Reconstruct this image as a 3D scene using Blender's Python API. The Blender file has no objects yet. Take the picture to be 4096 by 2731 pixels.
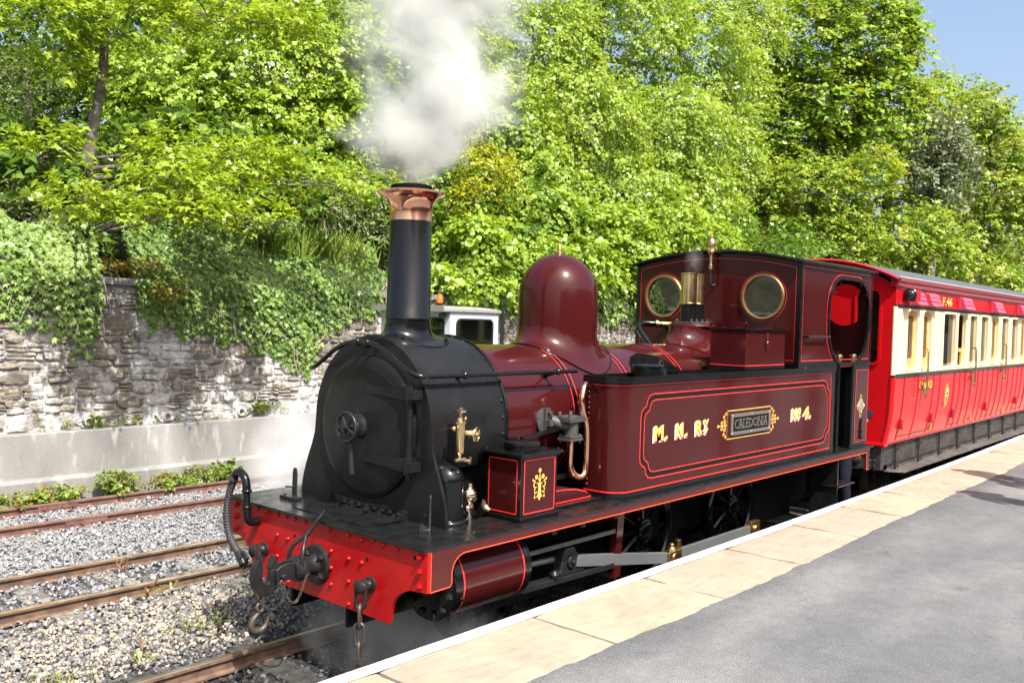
import bpy, bmesh, math, random
import numpy as np
from mathutils import Vector as V, Matrix, Euler
from mathutils.geometry import tessellate_polygon

sc = bpy.context.scene
col = sc.collection
R = math.radians
random.seed(4)
rng = np.random.default_rng(7)

# ---------------------------------------------------------------- camera, light, exposure
cam_d = bpy.data.cameras.new('camera')
cam = bpy.data.objects.new('camera', cam_d)
col.objects.link(cam)
sc.camera = cam
cam_d.sensor_width = 36.0
cam_d.lens = 31.955
cam_d.clip_start = 0.05
cam_d.clip_end = 4000
YAW, PIT, ROL = R(41.41847), R(1.467504), R(1.679259)
_F = V((math.cos(YAW), math.sin(YAW), 0)); _R = V((math.sin(YAW), -math.cos(YAW), 0)); _U = V((0, 0, 1))
_F2 = _F * math.cos(PIT) - _U * math.sin(PIT); _U2 = _U * math.cos(PIT) + _F * math.sin(PIT)
_R2 = _R * math.cos(ROL) + _U2 * math.sin(ROL); _U3 = _U2 * math.cos(ROL) - _R * math.sin(ROL)
m = Matrix.Identity(4)
for i in range(3):
    m[i][0], m[i][1], m[i][2] = _R2[i], _U3[i], -_F2[i]
m[0][3], m[1][3], m[2][3] = 0.0, 0.0, 2.43
cam.matrix_world = m

SUN = V((0.24, 0.68, -1.0)).normalized()          # direction the sunlight travels
sun_d = bpy.data.lights.new('sun', 'SUN')
sun_d.energy = 5.0
sun_d.angle = R(0.55)
sun_d.color = (1.0, 0.955, 0.88)
sun = bpy.data.objects.new('sun', sun_d)
col.objects.link(sun)
sun.rotation_euler = SUN.to_track_quat('-Z', 'Y').to_euler()
sun.location = (-10, -30, 40)

world = bpy.data.worlds.new('World')
sc.world = world
world.use_nodes = True
wn, wl = world.node_tree.nodes, world.node_tree.links
sky = wn.new('ShaderNodeTexSky')
sky.sky_type = 'NISHITA'
sky.sun_disc = False
sky.sun_elevation = math.asin(-SUN.z)
sky.sun_rotation = math.atan2(-SUN.x, -SUN.y)
sky.air_density = 1.0
sky.dust_density = 5.0
sky.ozone_density = 0.7
bg = wn['Background']
bg.inputs['Strength'].default_value = 0.14
wl.new(sky.outputs[0], bg.inputs[0])

sc.view_settings.view_transform = 'Standard'
sc.view_settings.look = 'None'
sc.view_settings.exposure = 0.98
sc.view_settings.gamma = 1.0
sc.view_settings.use_curve_mapping = False
cy = sc.cycles
cy.max_bounces = 8
cy.diffuse_bounces = 3
cy.glossy_bounces = 4
cy.transmission_bounces = 6
cy.transparent_max_bounces = 12
cy.volume_bounces = 4
cy.volume_step_rate = 1.0
cy.use_denoising = True
cy.sample_clamp_indirect = 6.0
cy.caustics_reflective = False
cy.caustics_refractive = False

# ---------------------------------------------------------------- materials
MAT = {}

def mat(name, color, rough=0.5, metal=0.0, spec=0.5, coat=0.0, vary=0.0, vscale=6.0, bump=0.0, bscale=60.0,
        color2=None, mix=(0.4, 0.6), mscale=4.0, rvary=0.0, detail=6.0):
    if name in MAT:
        return MAT[name]
    mt = bpy.data.materials.new(name)
    mt.use_nodes = True
    n, l = mt.node_tree.nodes, mt.node_tree.links
    b = n['Principled BSDF']
    b.inputs['Base Color'].default_value = (*color, 1)
    b.inputs['Roughness'].default_value = rough
    b.inputs['Metallic'].default_value = metal
    b.inputs['Specular IOR Level'].default_value = spec
    b.inputs['Coat Weight'].default_value = coat
    b.inputs['Coat Roughness'].default_value = 0.04
    tc = n.new('ShaderNodeNewGeometry')
    if vary or color2:
        nz = n.new('ShaderNodeTexNoise')
        nz.inputs['Scale'].default_value = mscale if color2 else vscale
        nz.inputs['Detail'].default_value = detail
        l.new(tc.outputs['Position'], nz.inputs['Vector'])
        cr = n.new('ShaderNodeValToRGB')
        if color2:
            cr.color_ramp.elements[0].position, cr.color_ramp.elements[1].position = mix
            cr.color_ramp.elements[0].color = (*color, 1)
            cr.color_ramp.elements[1].color = (*color2, 1)
        else:
            cr.color_ramp.elements[0].position, cr.color_ramp.elements[1].position = 0.3, 0.7
            cr.color_ramp.elements[0].color = (*[c * (1 - vary) for c in color], 1)
            cr.color_ramp.elements[1].color = (*[min(1, c * (1 + vary)) for c in color], 1)
        l.new(nz.outputs['Fac'], cr.inputs['Fac'])
        l.new(cr.outputs['Color'], b.inputs['Base Color'])
    if rvary:
        nr = n.new('ShaderNodeTexNoise')
        nr.inputs['Scale'].default_value = 9
        nr.inputs['Detail'].default_value = 8
        l.new(tc.outputs['Position'], nr.inputs['Vector'])
        mr = n.new('ShaderNodeMapRange')
        mr.inputs['From Min'].default_value, mr.inputs['From Max'].default_value = 0.3, 0.7
        mr.inputs['To Min'].default_value, mr.inputs['To Max'].default_value = max(0.02, rough - rvary), rough + rvary
        l.new(nr.outputs['Fac'], mr.inputs['Value'])
        l.new(mr.outputs['Result'], b.inputs['Roughness'])
    if bump:
        nb = n.new('ShaderNodeTexNoise')
        nb.inputs['Scale'].default_value = bscale
        nb.inputs['Detail'].default_value = 4
        l.new(tc.outputs['Position'], nb.inputs['Vector'])
        bp = n.new('ShaderNodeBump')
        bp.inputs['Strength'].default_value = bump
        bp.inputs['Distance'].default_value = 0.02
        l.new(nb.outputs['Fac'], bp.inputs['Height'])
        l.new(bp.outputs['Normal'], b.inputs['Normal'])
    MAT[name] = mt
    return mt

def leaf_mat(name, cols, trans=0.35, rough=0.42, spec=0.4):
    mt = bpy.data.materials.new(name)
    mt.use_nodes = True
    n, l = mt.node_tree.nodes, mt.node_tree.links
    b = n['Principled BSDF']
    out = n['Material Output']
    g = n.new('ShaderNodeNewGeometry')
    cr = n.new('ShaderNodeValToRGB')
    e = cr.color_ramp.elements
    while len(e) < len(cols):
        e.new(0.5)
    for i, c in enumerate(cols):
        e[i].position = i / max(1, len(cols) - 1)
        e[i].color = (*c, 1)
    nz = n.new('ShaderNodeTexNoise')
    nz.inputs['Scale'].default_value = .9
    nz.inputs['Detail'].default_value = 3
    l.new(g.outputs['Position'], nz.inputs['Vector'])
    ma = n.new('ShaderNodeMath'); ma.operation = 'MULTIPLY_ADD'; ma.inputs[1].default_value = 1.7; ma.inputs[2].default_value = -.85
    l.new(nz.outputs['Fac'], ma.inputs[0])
    mb_ = n.new('ShaderNodeMath'); mb_.operation = 'MULTIPLY_ADD'; mb_.inputs[1].default_value = .75; mb_.use_clamp = True
    l.new(g.outputs['Random Per Island'], mb_.inputs[0]); l.new(ma.outputs[0], mb_.inputs[2])
    ad_ = n.new('ShaderNodeMath'); ad_.operation = 'ADD'; ad_.inputs[1].default_value = .12; ad_.use_clamp = True
    l.new(mb_.outputs[0], ad_.inputs[0])
    l.new(ad_.outputs[0], cr.inputs['Fac'])
    l.new(cr.outputs['Color'], b.inputs['Base Color'])
    b.inputs['Roughness'].default_value = rough
    b.inputs['Specular IOR Level'].default_value = spec
    tr = n.new('ShaderNodeBsdfTranslucent')
    mx = n.new('ShaderNodeMix')
    mx.data_type = 'RGBA'
    mx.blend_type = 'MULTIPLY'
    mx.inputs['Factor'].default_value = 1.0
    mx.inputs[7].default_value = (1.25, 1.15, 0.5, 1)
    l.new(cr.outputs['Color'], mx.inputs[6])
    l.new(mx.outputs[2], tr.inputs['Color'])
    ms = n.new('ShaderNodeMixShader')
    ms.inputs[0].default_value = trans
    l.new(b.outputs[0], ms.inputs[1])
    l.new(tr.outputs[0], ms.inputs[2])
    l.new(ms.outputs[0], out.inputs['Surface'])
    MAT[name] = mt
    return mt

def glass_mat(name, tint=(0.9, 0.95, 0.93), rough=0.0, refl=0.12):
    mt = bpy.data.materials.new(name)
    mt.use_nodes = True
    n, l = mt.node_tree.nodes, mt.node_tree.links
    n.remove(n['Principled BSDF'])
    out = n['Material Output']
    t = n.new('ShaderNodeBsdfTransparent')
    t.inputs[0].default_value = (*tint, 1)
    gl = n.new('ShaderNodeBsdfGlossy')
    gl.inputs['Roughness'].default_value = rough
    fr = n.new('ShaderNodeFresnel')
    fr.inputs['IOR'].default_value = 1.5
    mm = n.new('ShaderNodeMath')
    mm.operation = 'MULTIPLY_ADD'
    mm.inputs[1].default_value = 1.4
    mm.inputs[2].default_value = refl * 0.3
    l.new(fr.outputs[0], mm.inputs[0])
    ms = n.new('ShaderNodeMixShader')
    l.new(mm.outputs[0], ms.inputs[0])
    l.new(t.outputs[0], ms.inputs[1])
    l.new(gl.outputs[0], ms.inputs[2])
    l.new(ms.outputs[0], out.inputs['Surface'])
    MAT[name] = mt
    return mt

maroon = mat('maroon_paint', (0.041, 0.0052, 0.0056), 0.13, spec=.30, coat=0.08, vary=0.07, vscale=2.5, bump=0.006, bscale=9)
maroon_d = mat('maroon_frame_paint', (0.055, 0.009, 0.010), 0.3, spec=.3, coat=0.05, vary=0.1)
black = mat('black_gloss_paint', (0.0045, 0.0047, 0.0053), 0.18, spec=.36, coat=0.05, rvary=0.08)
black_m = mat('black_smokebox_paint', (0.0098, 0.0099, 0.0102), 0.36, spec=.2, rvary=0.12, vary=0.25, vscale=5, bump=0.02, bscale=90)
black_fp = mat('black_footplate_paint', (0.008, 0.0083, 0.0086), 0.27, spec=.42, rvary=0.13, vary=0.2, vscale=9, bump=0.015, bscale=120)
red_b = mat('red_beam_paint', (0.36, 0.005, 0.0065), 0.3, spec=.3, coat=0.05, vary=0.12, vscale=7, bump=0.02, bscale=60)
red_l = mat('vermilion_lining_paint', (0.75, 0.035, 0.03), 0.35)
orange_l = mat('orange_lining_paint', (0.85, 0.075, 0.03), 0.4)
gold_p = mat('gold_lettering_paint', (0.72, 0.42, 0.09), 0.4)
white_p = mat('white_lettering_paint', (0.82, 0.80, 0.74), 0.45)
redsh_p = mat('red_lettering_paint', (0.60, 0.06, 0.035), 0.45)
brass = mat('brass', (0.70, 0.55, 0.30), 0.2, metal=1.0, rvary=0.06)
brass_d = mat('brass_dull', (0.42, 0.28, 0.12), 0.38, metal=1.0, rvary=0.1)
copper = mat('copper', (0.83, 0.44, 0.29), 0.14, metal=1.0, rvary=0.05)
steel = mat('steel_rod', (0.27, 0.285, 0.29), 0.38, metal=0.7, rvary=0.1)
iron = mat('dark_iron', (0.028, 0.028, 0.03), 0.42, metal=0.55, vary=0.3, vscale=25, rvary=0.1)
iron_r = mat('worn_iron', (0.05, 0.046, 0.044), 0.48, metal=0.4, color2=(0.085, 0.064, 0.05), mscale=18)
grey_cast = mat('grey_casting', (0.055, 0.052, 0.052), 0.55, metal=0.2, vary=0.25, vscale=30)
rubber = mat('hose_rubber', (0.022, 0.022, 0.024), 0.6, vary=0.2)
soot = mat('soot_black', (0.006, 0.006, 0.006), 0.8, spec=.15)

# ---------------------------------------------------------------- mesh builder
def rrect(u0, u1, v0, v1, r, n=6, rb=None):
    """counter-clockwise rounded rectangle; r for the top corners, rb for the bottom ones"""
    rb = r if rb is None else rb
    P = []
    for cx, cv, rr, a0 in ((u1 - rb, v0 + rb, rb, -90), (u1 - r, v1 - r, r, 0), (u0 + r, v1 - r, r, 90), (u0 + rb, v0 + rb, rb, 180)):
        for i in range(n + 1):
            a = R(a0 + 90 * i / n)
            P.append((cx + rr * math.cos(a), cv + rr * math.sin(a)))
    return P

def circ(cu, cv, r, n=40):
    return [(cu + r * math.cos(2 * math.pi * i / n), cv + r * math.sin(2 * math.pi * i / n)) for i in range(n)]

def catmull(P, k=6):
    P = [V(p) for p in P]
    Q = [P[0] * 2 - P[1]] + P + [P[-1] * 2 - P[-2]]
    out = []
    for i in range(1, len(Q) - 2):
        for j in range(k):
            t = j / k
            a, b, c, d = Q[i - 1], Q[i], Q[i + 1], Q[i + 2]
            out.append(0.5 * ((2 * b) + (c - a) * t + (2 * a - 5 * b + 4 * c - d) * t * t + (3 * b - a - 3 * c + d) * t ** 3))
    out.append(P[-1])
    return out

class MB:
    def __init__(s):
        s.v, s.f, s.m = [], [], []

    def add(s, vs, fs, m=0):
        o = len(s.v)
        s.v += [tuple(v) for v in vs]
        s.f += [tuple(i + o for i in f) for f in fs]
        s.m += [m] * len(fs)
        return s

    def box(s, x0, x1, y0, y1, z0, z1, m=0):
        return s.add([(x, y, z) for x in (x0, x1) for y in (y0, y1) for z in (z0, z1)],
                     [(0, 1, 3, 2), (4, 6, 7, 5), (0, 4, 5, 1), (2, 3, 7, 6), (0, 2, 6, 4), (1, 5, 7, 3)], m)

    def obox(s, c, ex, ey, ez, m=0):
        c, ex, ey, ez = V(c), V(ex), V(ey), V(ez)
        return s.add([c + ex * a + ey * b + ez * d for a in (-1, 1) for b in (-1, 1) for d in (-1, 1)],
                     [(0, 1, 3, 2), (4, 6, 7, 5), (0, 4, 5, 1), (2, 3, 7, 6), (0, 2, 6, 4), (1, 5, 7, 3)], m)

    def cyl(s, p, q, r, r2=None, n=16, m=0, cap=True):
        p, q = V(p), V(q)
        r2 = r if r2 is None else r2
        ax = (q - p).normalized()
        u = ax.orthogonal().normalized()
        w = ax.cross(u)
        vs = []
        for c, rr in ((p, r), (q, r2)):
            for i in range(n):
                a = 2 * math.pi * (i + .5) / n
                vs.append(c + (u * math.cos(a) + w * math.sin(a)) * rr)
        fs = [(i, (i + 1) % n, n + (i + 1) % n, n + i) for i in range(n)]
        if cap:
            fs += [tuple(range(n - 1, -1, -1)), tuple(range(n, 2 * n))]
        return s.add(vs, fs, m)

    def tube(s, P, r, n=8, m=0, k=0, closed=False, radii=None, cap=True):
        P = [V(p) for p in P]
        if k:
            if closed:
                Q = catmull([P[-1]] + P + [P[0], P[1]], k)
                P = Q[k:-k - 1]
            else:
                P = catmull(P, k)
        N = len(P)
        if radii and len(radii) != N:
            radii = [np.interp(i / (N - 1), np.linspace(0, 1, len(radii)), radii) for i in range(N)]
        vs, u = [], None
        for i, p in enumerate(P):
            a = P[(i - 1) % N] if closed or i > 0 else p
            b = P[(i + 1) % N] if closed or i < N - 1 else p
            t = (b - a).normalized()
            if u is None:
                u = t.orthogonal().normalized()
            u = (u - t * u.dot(t))
            u = u.normalized() if u.length > 1e-6 else t.orthogonal().normalized()
            w = t.cross(u)
            rr = radii[i] if radii else r
            for j in range(n):
                an = 2 * math.pi * j / n
                vs.append(p + (u * math.cos(an) + w * math.sin(an)) * rr)
        fs = []
        for i in range(N if closed else N - 1):
            a, b = i * n, ((i + 1) % N) * n
            for j in range(n):
                fs.append((a + j, a + (j + 1) % n, b + (j + 1) % n, b + j))
        if cap and not closed:
            fs += [tuple(range(n - 1, -1, -1)), tuple(range((N - 1) * n, N * n))]
        return s.add(vs, fs, m)

    def lathe(s, o, axis, prof, n=24, m=0):
        o, ax = V(o), V(axis).normalized()
        u = ax.orthogonal().normalized()
        w = ax.cross(u)
        vs = []
        for r, h in prof:
            for i in range(n):
                a = 2 * math.pi * i / n
                vs.append(o + ax * h + (u * math.cos(a) + w * math.sin(a)) * max(r, 1e-4))
        fs = []
        for k in range(len(prof) - 1):
            for i in range(n):
                fs.append((k * n + i, k * n + (i + 1) % n, (k + 1) * n + (i + 1) % n, (k + 1) * n + i))
        fs += [tuple(range(n - 1, -1, -1)), tuple(range((len(prof) - 1) * n, len(prof) * n))]
        return s.add(vs, fs, m)

    def ball(s, c, r, n=12, m=0, sc3=(1, 1, 1)):
        k = max(5, n // 2)
        vs, fs = [], []
        for i in range(k + 1):
            t = math.pi * i / k
            for j in range(n):
                a = 2 * math.pi * j / n
                rr = max(math.sin(t), 1e-3) * r
                vs.append((c[0] + rr * math.cos(a) * sc3[0], c[1] + rr * math.sin(a) * sc3[1], c[2] + r * math.cos(t) * sc3[2]))
        for i in range(k):
            for j in range(n):
                fs.append((i * n + j, i * n + (j + 1) % n, (i + 1) * n + (j + 1) % n, (i + 1) * n + j))
        fs += [tuple(range(n)), tuple(range((k + 1) * n - 1, k * n - 1, -1))]
        return s.add(vs, fs, m)

    def plate(s, loops, o, U, W, t, m=0):
        """extrude the first loop (holes after it) along U x W by t"""
        o, U, W = V(o), V(U), V(W)
        N = U.cross(W)
        flat = [p for lp in loops for p in lp]
        pts = [o + U * p[0] + W * p[1] for p in flat]
        n = len(flat)
        tri = tessellate_polygon([[V((p[0], p[1], 0)) for p in lp] for lp in loops])
        vs = pts + [p + N * t for p in pts]
        fs = [tuple(reversed(a)) for a in tri] + [tuple(i + n for i in a) for a in tri]
        k = 0
        for lp in loops:
            q = len(lp)
            for i in range(q):
                a, b = k + i, k + (i + 1) % q
                fs.append((a, b, b + n, a + n))
            k += q
        return s.add(vs, fs, m)

    def ribbon(s, P, w, o, U, W, m=0, closed=True, lift=0.002):
        o, U, W = V(o), V(U), V(W)
        N = U.cross(W).normalized() * lift
        n = len(P)
        vs = []
        for i in range(n):
            a = P[(i - 1) % n] if closed or i else P[i]
            b = P[(i + 1) % n] if closed or i < n - 1 else P[i]
            tx, ty = b[0] - a[0], b[1] - a[1]
            L = math.hypot(tx, ty) or 1
            nx, ny = -ty / L * w / 2, tx / L * w / 2
            for sg in (1, -1):
                vs.append(o + U * (P[i][0] + nx * sg) + W * (P[i][1] + ny * sg) + N)
        fs = []
        for i in range(n if closed else n - 1):
            j = (i + 1) % n
            fs.append((2 * i, 2 * i + 1, 2 * j + 1, 2 * j))
        return s.add(vs, fs, m)

    def grid(s, fn, nu, nv, m=0, wrap=False):
        vs = [fn(i / (nu - (0 if wrap else 1)), j / (nv - 1)) for i in range(nu) for j in range(nv)]
        fs = []
        for i in range(nu if wrap else nu - 1):
            for j in range(nv - 1):
                a, b = i * nv, ((i + 1) % nu) * nv
                fs.append((a + j, b + j, b + j + 1, a + j + 1))
        return s.add(vs, fs, m)

    def text(s, body, u0, u1, v0, v1, o, U, W, m=0, lift=0.003, depth=0.0, bold=0.0, shear=0.0):
        cu = bpy.data.curves.new('t', 'FONT')
        cu.body = body
        cu.size = 1.0
        cu.offset = bold
        cu.resolution_u = 3
        cu.extrude = depth
        cu.shear = shear
        ob = bpy.data.objects.new('t', cu)
        col.objects.link(ob)
        dg = bpy.context.evaluated_depsgraph_get()
        dg.update()
        me = bpy.data.meshes.new_from_object(ob.evaluated_get(dg))
        P = [v.co.copy() for v in me.vertices]
        fs = [tuple(p.vertices) for p in me.polygons]
        bpy.data.objects.remove(ob)
        bpy.data.curves.remove(cu)
        bpy.data.meshes.remove(me)
        xs, ys = [p.x for p in P], [p.y for p in P]
        ax, bx, ay, by = min(xs), max(xs), min(ys), max(ys)
        o, U, W = V(o), V(U), V(W)
        N = U.cross(W).normalized()
        vs = [o + U * (u0 + (p.x - ax) / (bx - ax) * (u1 - u0)) + W * (v0 + (p.y - ay) / (by - ay) * (v1 - v0)) + N * (lift + p.z) for p in P]
        return s.add(vs, fs, m)

WL = {}

def reg(o, parent=None, at=(0, 0, 0)):
    at = V(at)
    col.objects.link(o)
    WL[o.name] = at
    if parent is not None:
        o.parent = parent
        o.location = at - WL[parent.name]
    else:
        o.location = at
    return o

def mesh_of(name, mb, mats, smooth=32, fix=True):
    me = bpy.data.meshes.new(name)
    me.from_pydata(mb.v, [], mb.f)
    for mm in (mats if isinstance(mats, (list, tuple)) else [mats]):
        me.materials.append(mm)
    if any(mb.m):
        me.polygons.foreach_set('material_index', mb.m)
    if fix:
        bm = bmesh.new()
        bm.from_mesh(me)
        bmesh.ops.recalc_face_normals(bm, faces=bm.faces)
        bm.to_mesh(me)
        bm.free()
    if smooth:
        me.polygons.foreach_set('use_smooth', [True] * len(me.polygons))
        me.set_sharp_from_angle(angle=R(smooth))
    me.update()
    return me

def obj(name, mb, mats, parent=None, smooth=32, bevel=0.0, kind=None, label=None, fix=True, at=(0, 0, 0)):
    me = mesh_of(name, mb, mats, smooth, fix)
    o = bpy.data.objects.new(name, me)
    reg(o, parent, at)
    if bevel:
        b = o.modifiers.new('bevel', 'BEVEL')
        b.width, b.segments, b.limit_method, b.angle_limit = bevel, 2, 'ANGLE', R(40)
    if kind:
        o['kind'] = kind
    if label:
        o['label'] = label
    return o

def inst(name, me, parent, at, rot=None, scale=None, kind=None):
    o = bpy.data.objects.new(name, me)
    reg(o, parent, at)
    if rot is not None:
        o.rotation_euler = rot
    if scale is not None:
        o.scale = scale
    return o

def thing(name, label, cat, at=(0, 0, 0), group=None):
    o = bpy.data.objects.new(name, None)
    o.empty_display_size = 0.2
    reg(o, None, at)
    return tag(o, label, cat, group)

def tag(o, label=None, cat=None, group=None, kind=None):
    for k, v in (('label', label), ('category', cat), ('group', group), ('kind', kind)):
        if v:
            o[k] = v
    return o

def copy_tree(o, parent=None):
    c = o.copy()
    col.objects.link(c)
    c.parent = parent
    WL[c.name] = WL[o.name]
    for ch in list(o.children):
        copy_tree(ch, c)
    return c

def rivet_mesh(r, h, mt, n=8, hexa=False):
    mb = MB()
    if hexa:
        mb.lathe((0, 0, 0), (0, 0, 1), [(r, 0), (r, h * .75), (r * .85, h)], 6)
        mb.cyl((0, 0, h * .9), (0, 0, h * 1.5), r * .5, n=6)
    else:
        mb.lathe((0, 0, 0), (0, 0, 1), [(r, 0), (r * .95, h * .4), (r * .7, h * .8), (r * .3, h)], n)
    return mesh_of('rivet', mb, mt, 50)

def face(nrm):
    return V(nrm).to_track_quat('Z', 'Y').to_euler()
# ================================================================ SETTING
def node_mat(name, build, rough=0.8, spec=0.3):
    mt = bpy.data.materials.new(name)
    mt.use_nodes = True
    n, l = mt.node_tree.nodes, mt.node_tree.links
    b = n['Principled BSDF']
    b.inputs['Roughness'].default_value = rough
    b.inputs['Specular IOR Level'].default_value = spec
    build(n, l, b)
    MAT[name] = mt
    return mt

def N_noise(n, l, scale, detail=4, vec=None, rough=.5, stretch=None):
    nz = n.new('ShaderNodeTexNoise')
    nz.inputs['Scale'].default_value = scale
    nz.inputs['Detail'].default_value = detail
    nz.inputs['Roughness'].default_value = rough
    if vec is None:
        vec = n.new('ShaderNodeNewGeometry').outputs['Position']
    if stretch:
        mp = n.new('ShaderNodeMapping')
        mp.inputs['Scale'].default_value = stretch
        l.new(vec, mp.inputs['Vector'])
        vec = mp.outputs[0]
    l.new(vec, nz.inputs['Vector'])
    return nz.outputs['Fac']

def N_ramp(n, l, fac, stops):
    cr = n.new('ShaderNodeValToRGB')
    e = cr.color_ramp.elements
    while len(e) < len(stops):
        e.new(.5)
    for i, (p, c) in enumerate(stops):
        e[i].position = p
        e[i].color = (*c, 1) if len(c) == 3 else c
    l.new(fac, cr.inputs['Fac'])
    return cr.outputs['Color']

def N_mix(n, l, fac, a, b, mode='MIX'):
    mx = n.new('ShaderNodeMix')
    mx.data_type = 'RGBA'
    mx.blend_type = mode
    for s_, v in ((0, fac), (6, a), (7, b)):
        if isinstance(v, (int, float)):
            mx.inputs[s_].default_value = v
        elif isinstance(v, tuple):
            mx.inputs[s_].default_value = (*v, 1)
        else:
            l.new(v, mx.inputs[s_])
    return mx.outputs[2]

def N_bump(n, l, b, h, strength=.3, dist=.02):
    bp = n.new('ShaderNodeBump')
    bp.inputs['Strength'].default_value = strength
    bp.inputs['Distance'].default_value = dist
    l.new(h, bp.inputs['Height'])
    l.new(bp.outputs['Normal'], b.inputs['Normal'])

def m_asphalt(n, l, b):
    sp = N_noise(n, l, 230, 2)
    big = N_noise(n, l, .9, 6, stretch=(.55, 1.3, 1))
    mid = N_noise(n, l, 9, 7, rough=.65)
    st = N_noise(n, l, 2.3, 5)
    c = N_ramp(n, l, sp, [(.30, (.066, .066, .067)), (.50, (.124, .1245, .126)), (.64, (.19, .191, .192)), (.76, (.5, .5, .5))])
    c = N_mix(n, l, 1.0, c, N_ramp(n, l, big, [(.36, (.74, .76, .77)), (.47, (.90, .91, .92)), (.53, (1.06, 1.05, 1.04)), (.66, (1.2, 1.18, 1.17))]), 'MULTIPLY')
    c = N_mix(n, l, 1.0, c, N_ramp(n, l, mid, [(.3, (.86, .86, .86)), (.7, (1.12, 1.12, 1.12))]), 'MULTIPLY')
    c = N_mix(n, l, 1.0, c, N_ramp(n, l, st, [(.66, (1, 1, 1)), (.70, (.80, .80, .80)), (.76, (.72, .72, .73))]), 'MULTIPLY')
    vo = n.new('ShaderNodeTexVoronoi'); vo.feature = 'DISTANCE_TO_EDGE'; vo.inputs['Scale'].default_value = .33
    ps = n.new('ShaderNodeNewGeometry').outputs['Position']
    wv = n.new('ShaderNodeTexNoise'); wv.inputs['Scale'].default_value = 2.2; wv.inputs['Detail'].default_value = 6
    l.new(ps, wv.inputs['Vector'])
    va = n.new('ShaderNodeVectorMath'); va.operation = 'MULTIPLY_ADD'; va.inputs[1].default_value = (.7, .7, .7)
    l.new(wv.outputs['Color'], va.inputs[0]); l.new(ps, va.inputs[2])
    l.new(va.outputs[0], vo.inputs['Vector'])
    c = N_mix(n, l, 1.0, c, N_ramp(n, l, vo.outputs['Distance'], [(0, (.86, .86, .86)), (.004, (1, 1, 1))]), 'MULTIPLY')
    l.new(c, b.inputs['Base Color'])
    N_bump(n, l, b, sp, .5, .006)
asphalt = node_mat('asphalt', m_asphalt, .85, .35)

def m_slab(n, l, b):
    oi = n.new('ShaderNodeObjectInfo')
    a = N_noise(n, l, 3.2, 8, rough=.62)
    g = N_noise(n, l, 9, 8, stretch=(.5, 2.2, 1), rough=.65)
    f = N_noise(n, l, 160, 3)
    c = N_ramp(n, l, a, [(.28, (.25, .212, .166)), (.5, (.30, .252, .195)), (.72, (.35, .29, .218))])
    c = N_mix(n, l, 1.0, c, N_ramp(n, l, g, [(.3, (.84, .83, .82)), (.5, (1, 1, 1)), (.66, (1.08, 1.04, .98))]), 'MULTIPLY')
    c = N_mix(n, l, 1.0, c, N_ramp(n, l, oi.outputs['Random'], [(0, (.90, .92, .95)), (.5, (1.0, .98, .95)), (1, (1.12, 1.06, .98))]), 'MULTIPLY')
    c = N_mix(n, l, N_ramp(n, l, N_noise(n, l, 34, 3), [(.68, (0, 0, 0)), (.74, (.5, .5, .5))]), c, (.2, .17, .13))
    l.new(c, b.inputs['Base Color'])
    hh = n.new('ShaderNodeMath'); hh.operation = 'MULTIPLY_ADD'
    l.new(f, hh.inputs[0]); hh.inputs[1].default_value = .25; l.new(g, hh.inputs[2])
    N_bump(n, l, b, hh.outputs[0], .35, .012)
slab_m = node_mat('sandstone_slab', m_slab, .8, .3)

def m_white(n, l, b):
    a = N_noise(n, l, 22, 6)
    l.new(N_ramp(n, l, a, [(.24, (.5, .48, .44)), (.36, (.82, .81, .79)), (1, (.86, .86, .85))]), b.inputs['Base Color'])
white_line = node_mat('white_edge_paint', m_white, .7, .3)

def m_conc(n, l, b):
    a = N_noise(n, l, 1.6, 7, stretch=(1, 1, .4))
    f = N_noise(n, l, 130, 3)
    d = N_noise(n, l, 5, 8, stretch=(1.6, 1, .5))
    c = N_ramp(n, l, a, [(.3, (.15, .148, .142)), (.55, (.22, .217, .208)), (.75, (.31, .305, .293))])
    c = N_mix(n, l, 1.0, c, N_ramp(n, l, f, [(.32, (.7, .7, .7)), (.5, (1, 1, 1)), (.7, (1.15, 1.15, 1.15))]), 'MULTIPLY')
    c = N_mix(n, l, N_ramp(n, l, d, [(.56, (0, 0, 0)), (.76, (.45, .45, .45))]), c, (.55, .53, .50))
    l.new(c, b.inputs['Base Color'])
    N_bump(n, l, b, f, .4, .01)
concrete = node_mat('concrete', m_conc, .85, .3)

def lime(n, l, base):
    g = n.new('ShaderNodeNewGeometry')
    sx = n.new('ShaderNodeSeparateXYZ')
    l.new(g.outputs['Position'], sx.inputs[0])
    nz = N_noise(n, l, 2.1, 8, stretch=(1, 1, .55), rough=.68)
    mr = n.new('ShaderNodeMapRange')
    mr.inputs['From Min'].default_value, mr.inputs['From Max'].default_value = .8, 2.6
    mr.inputs['To Min'].default_value, mr.inputs['To Max'].default_value = .135, -.02
    l.new(sx.outputs[2], mr.inputs['Value'])
    ad = n.new('ShaderNodeMath'); ad.operation = 'ADD'
    l.new(nz, ad.inputs[0]); l.new(mr.outputs[0], ad.inputs[1])
    f = N_ramp(n, l, ad.outputs[0], [(.52, (0, 0, 0)), (.60, (.4, .4, .4)), (.74, (.9, .9, .9))])
    return N_mix(n, l, f, base, (.76, .75, .74))

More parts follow.
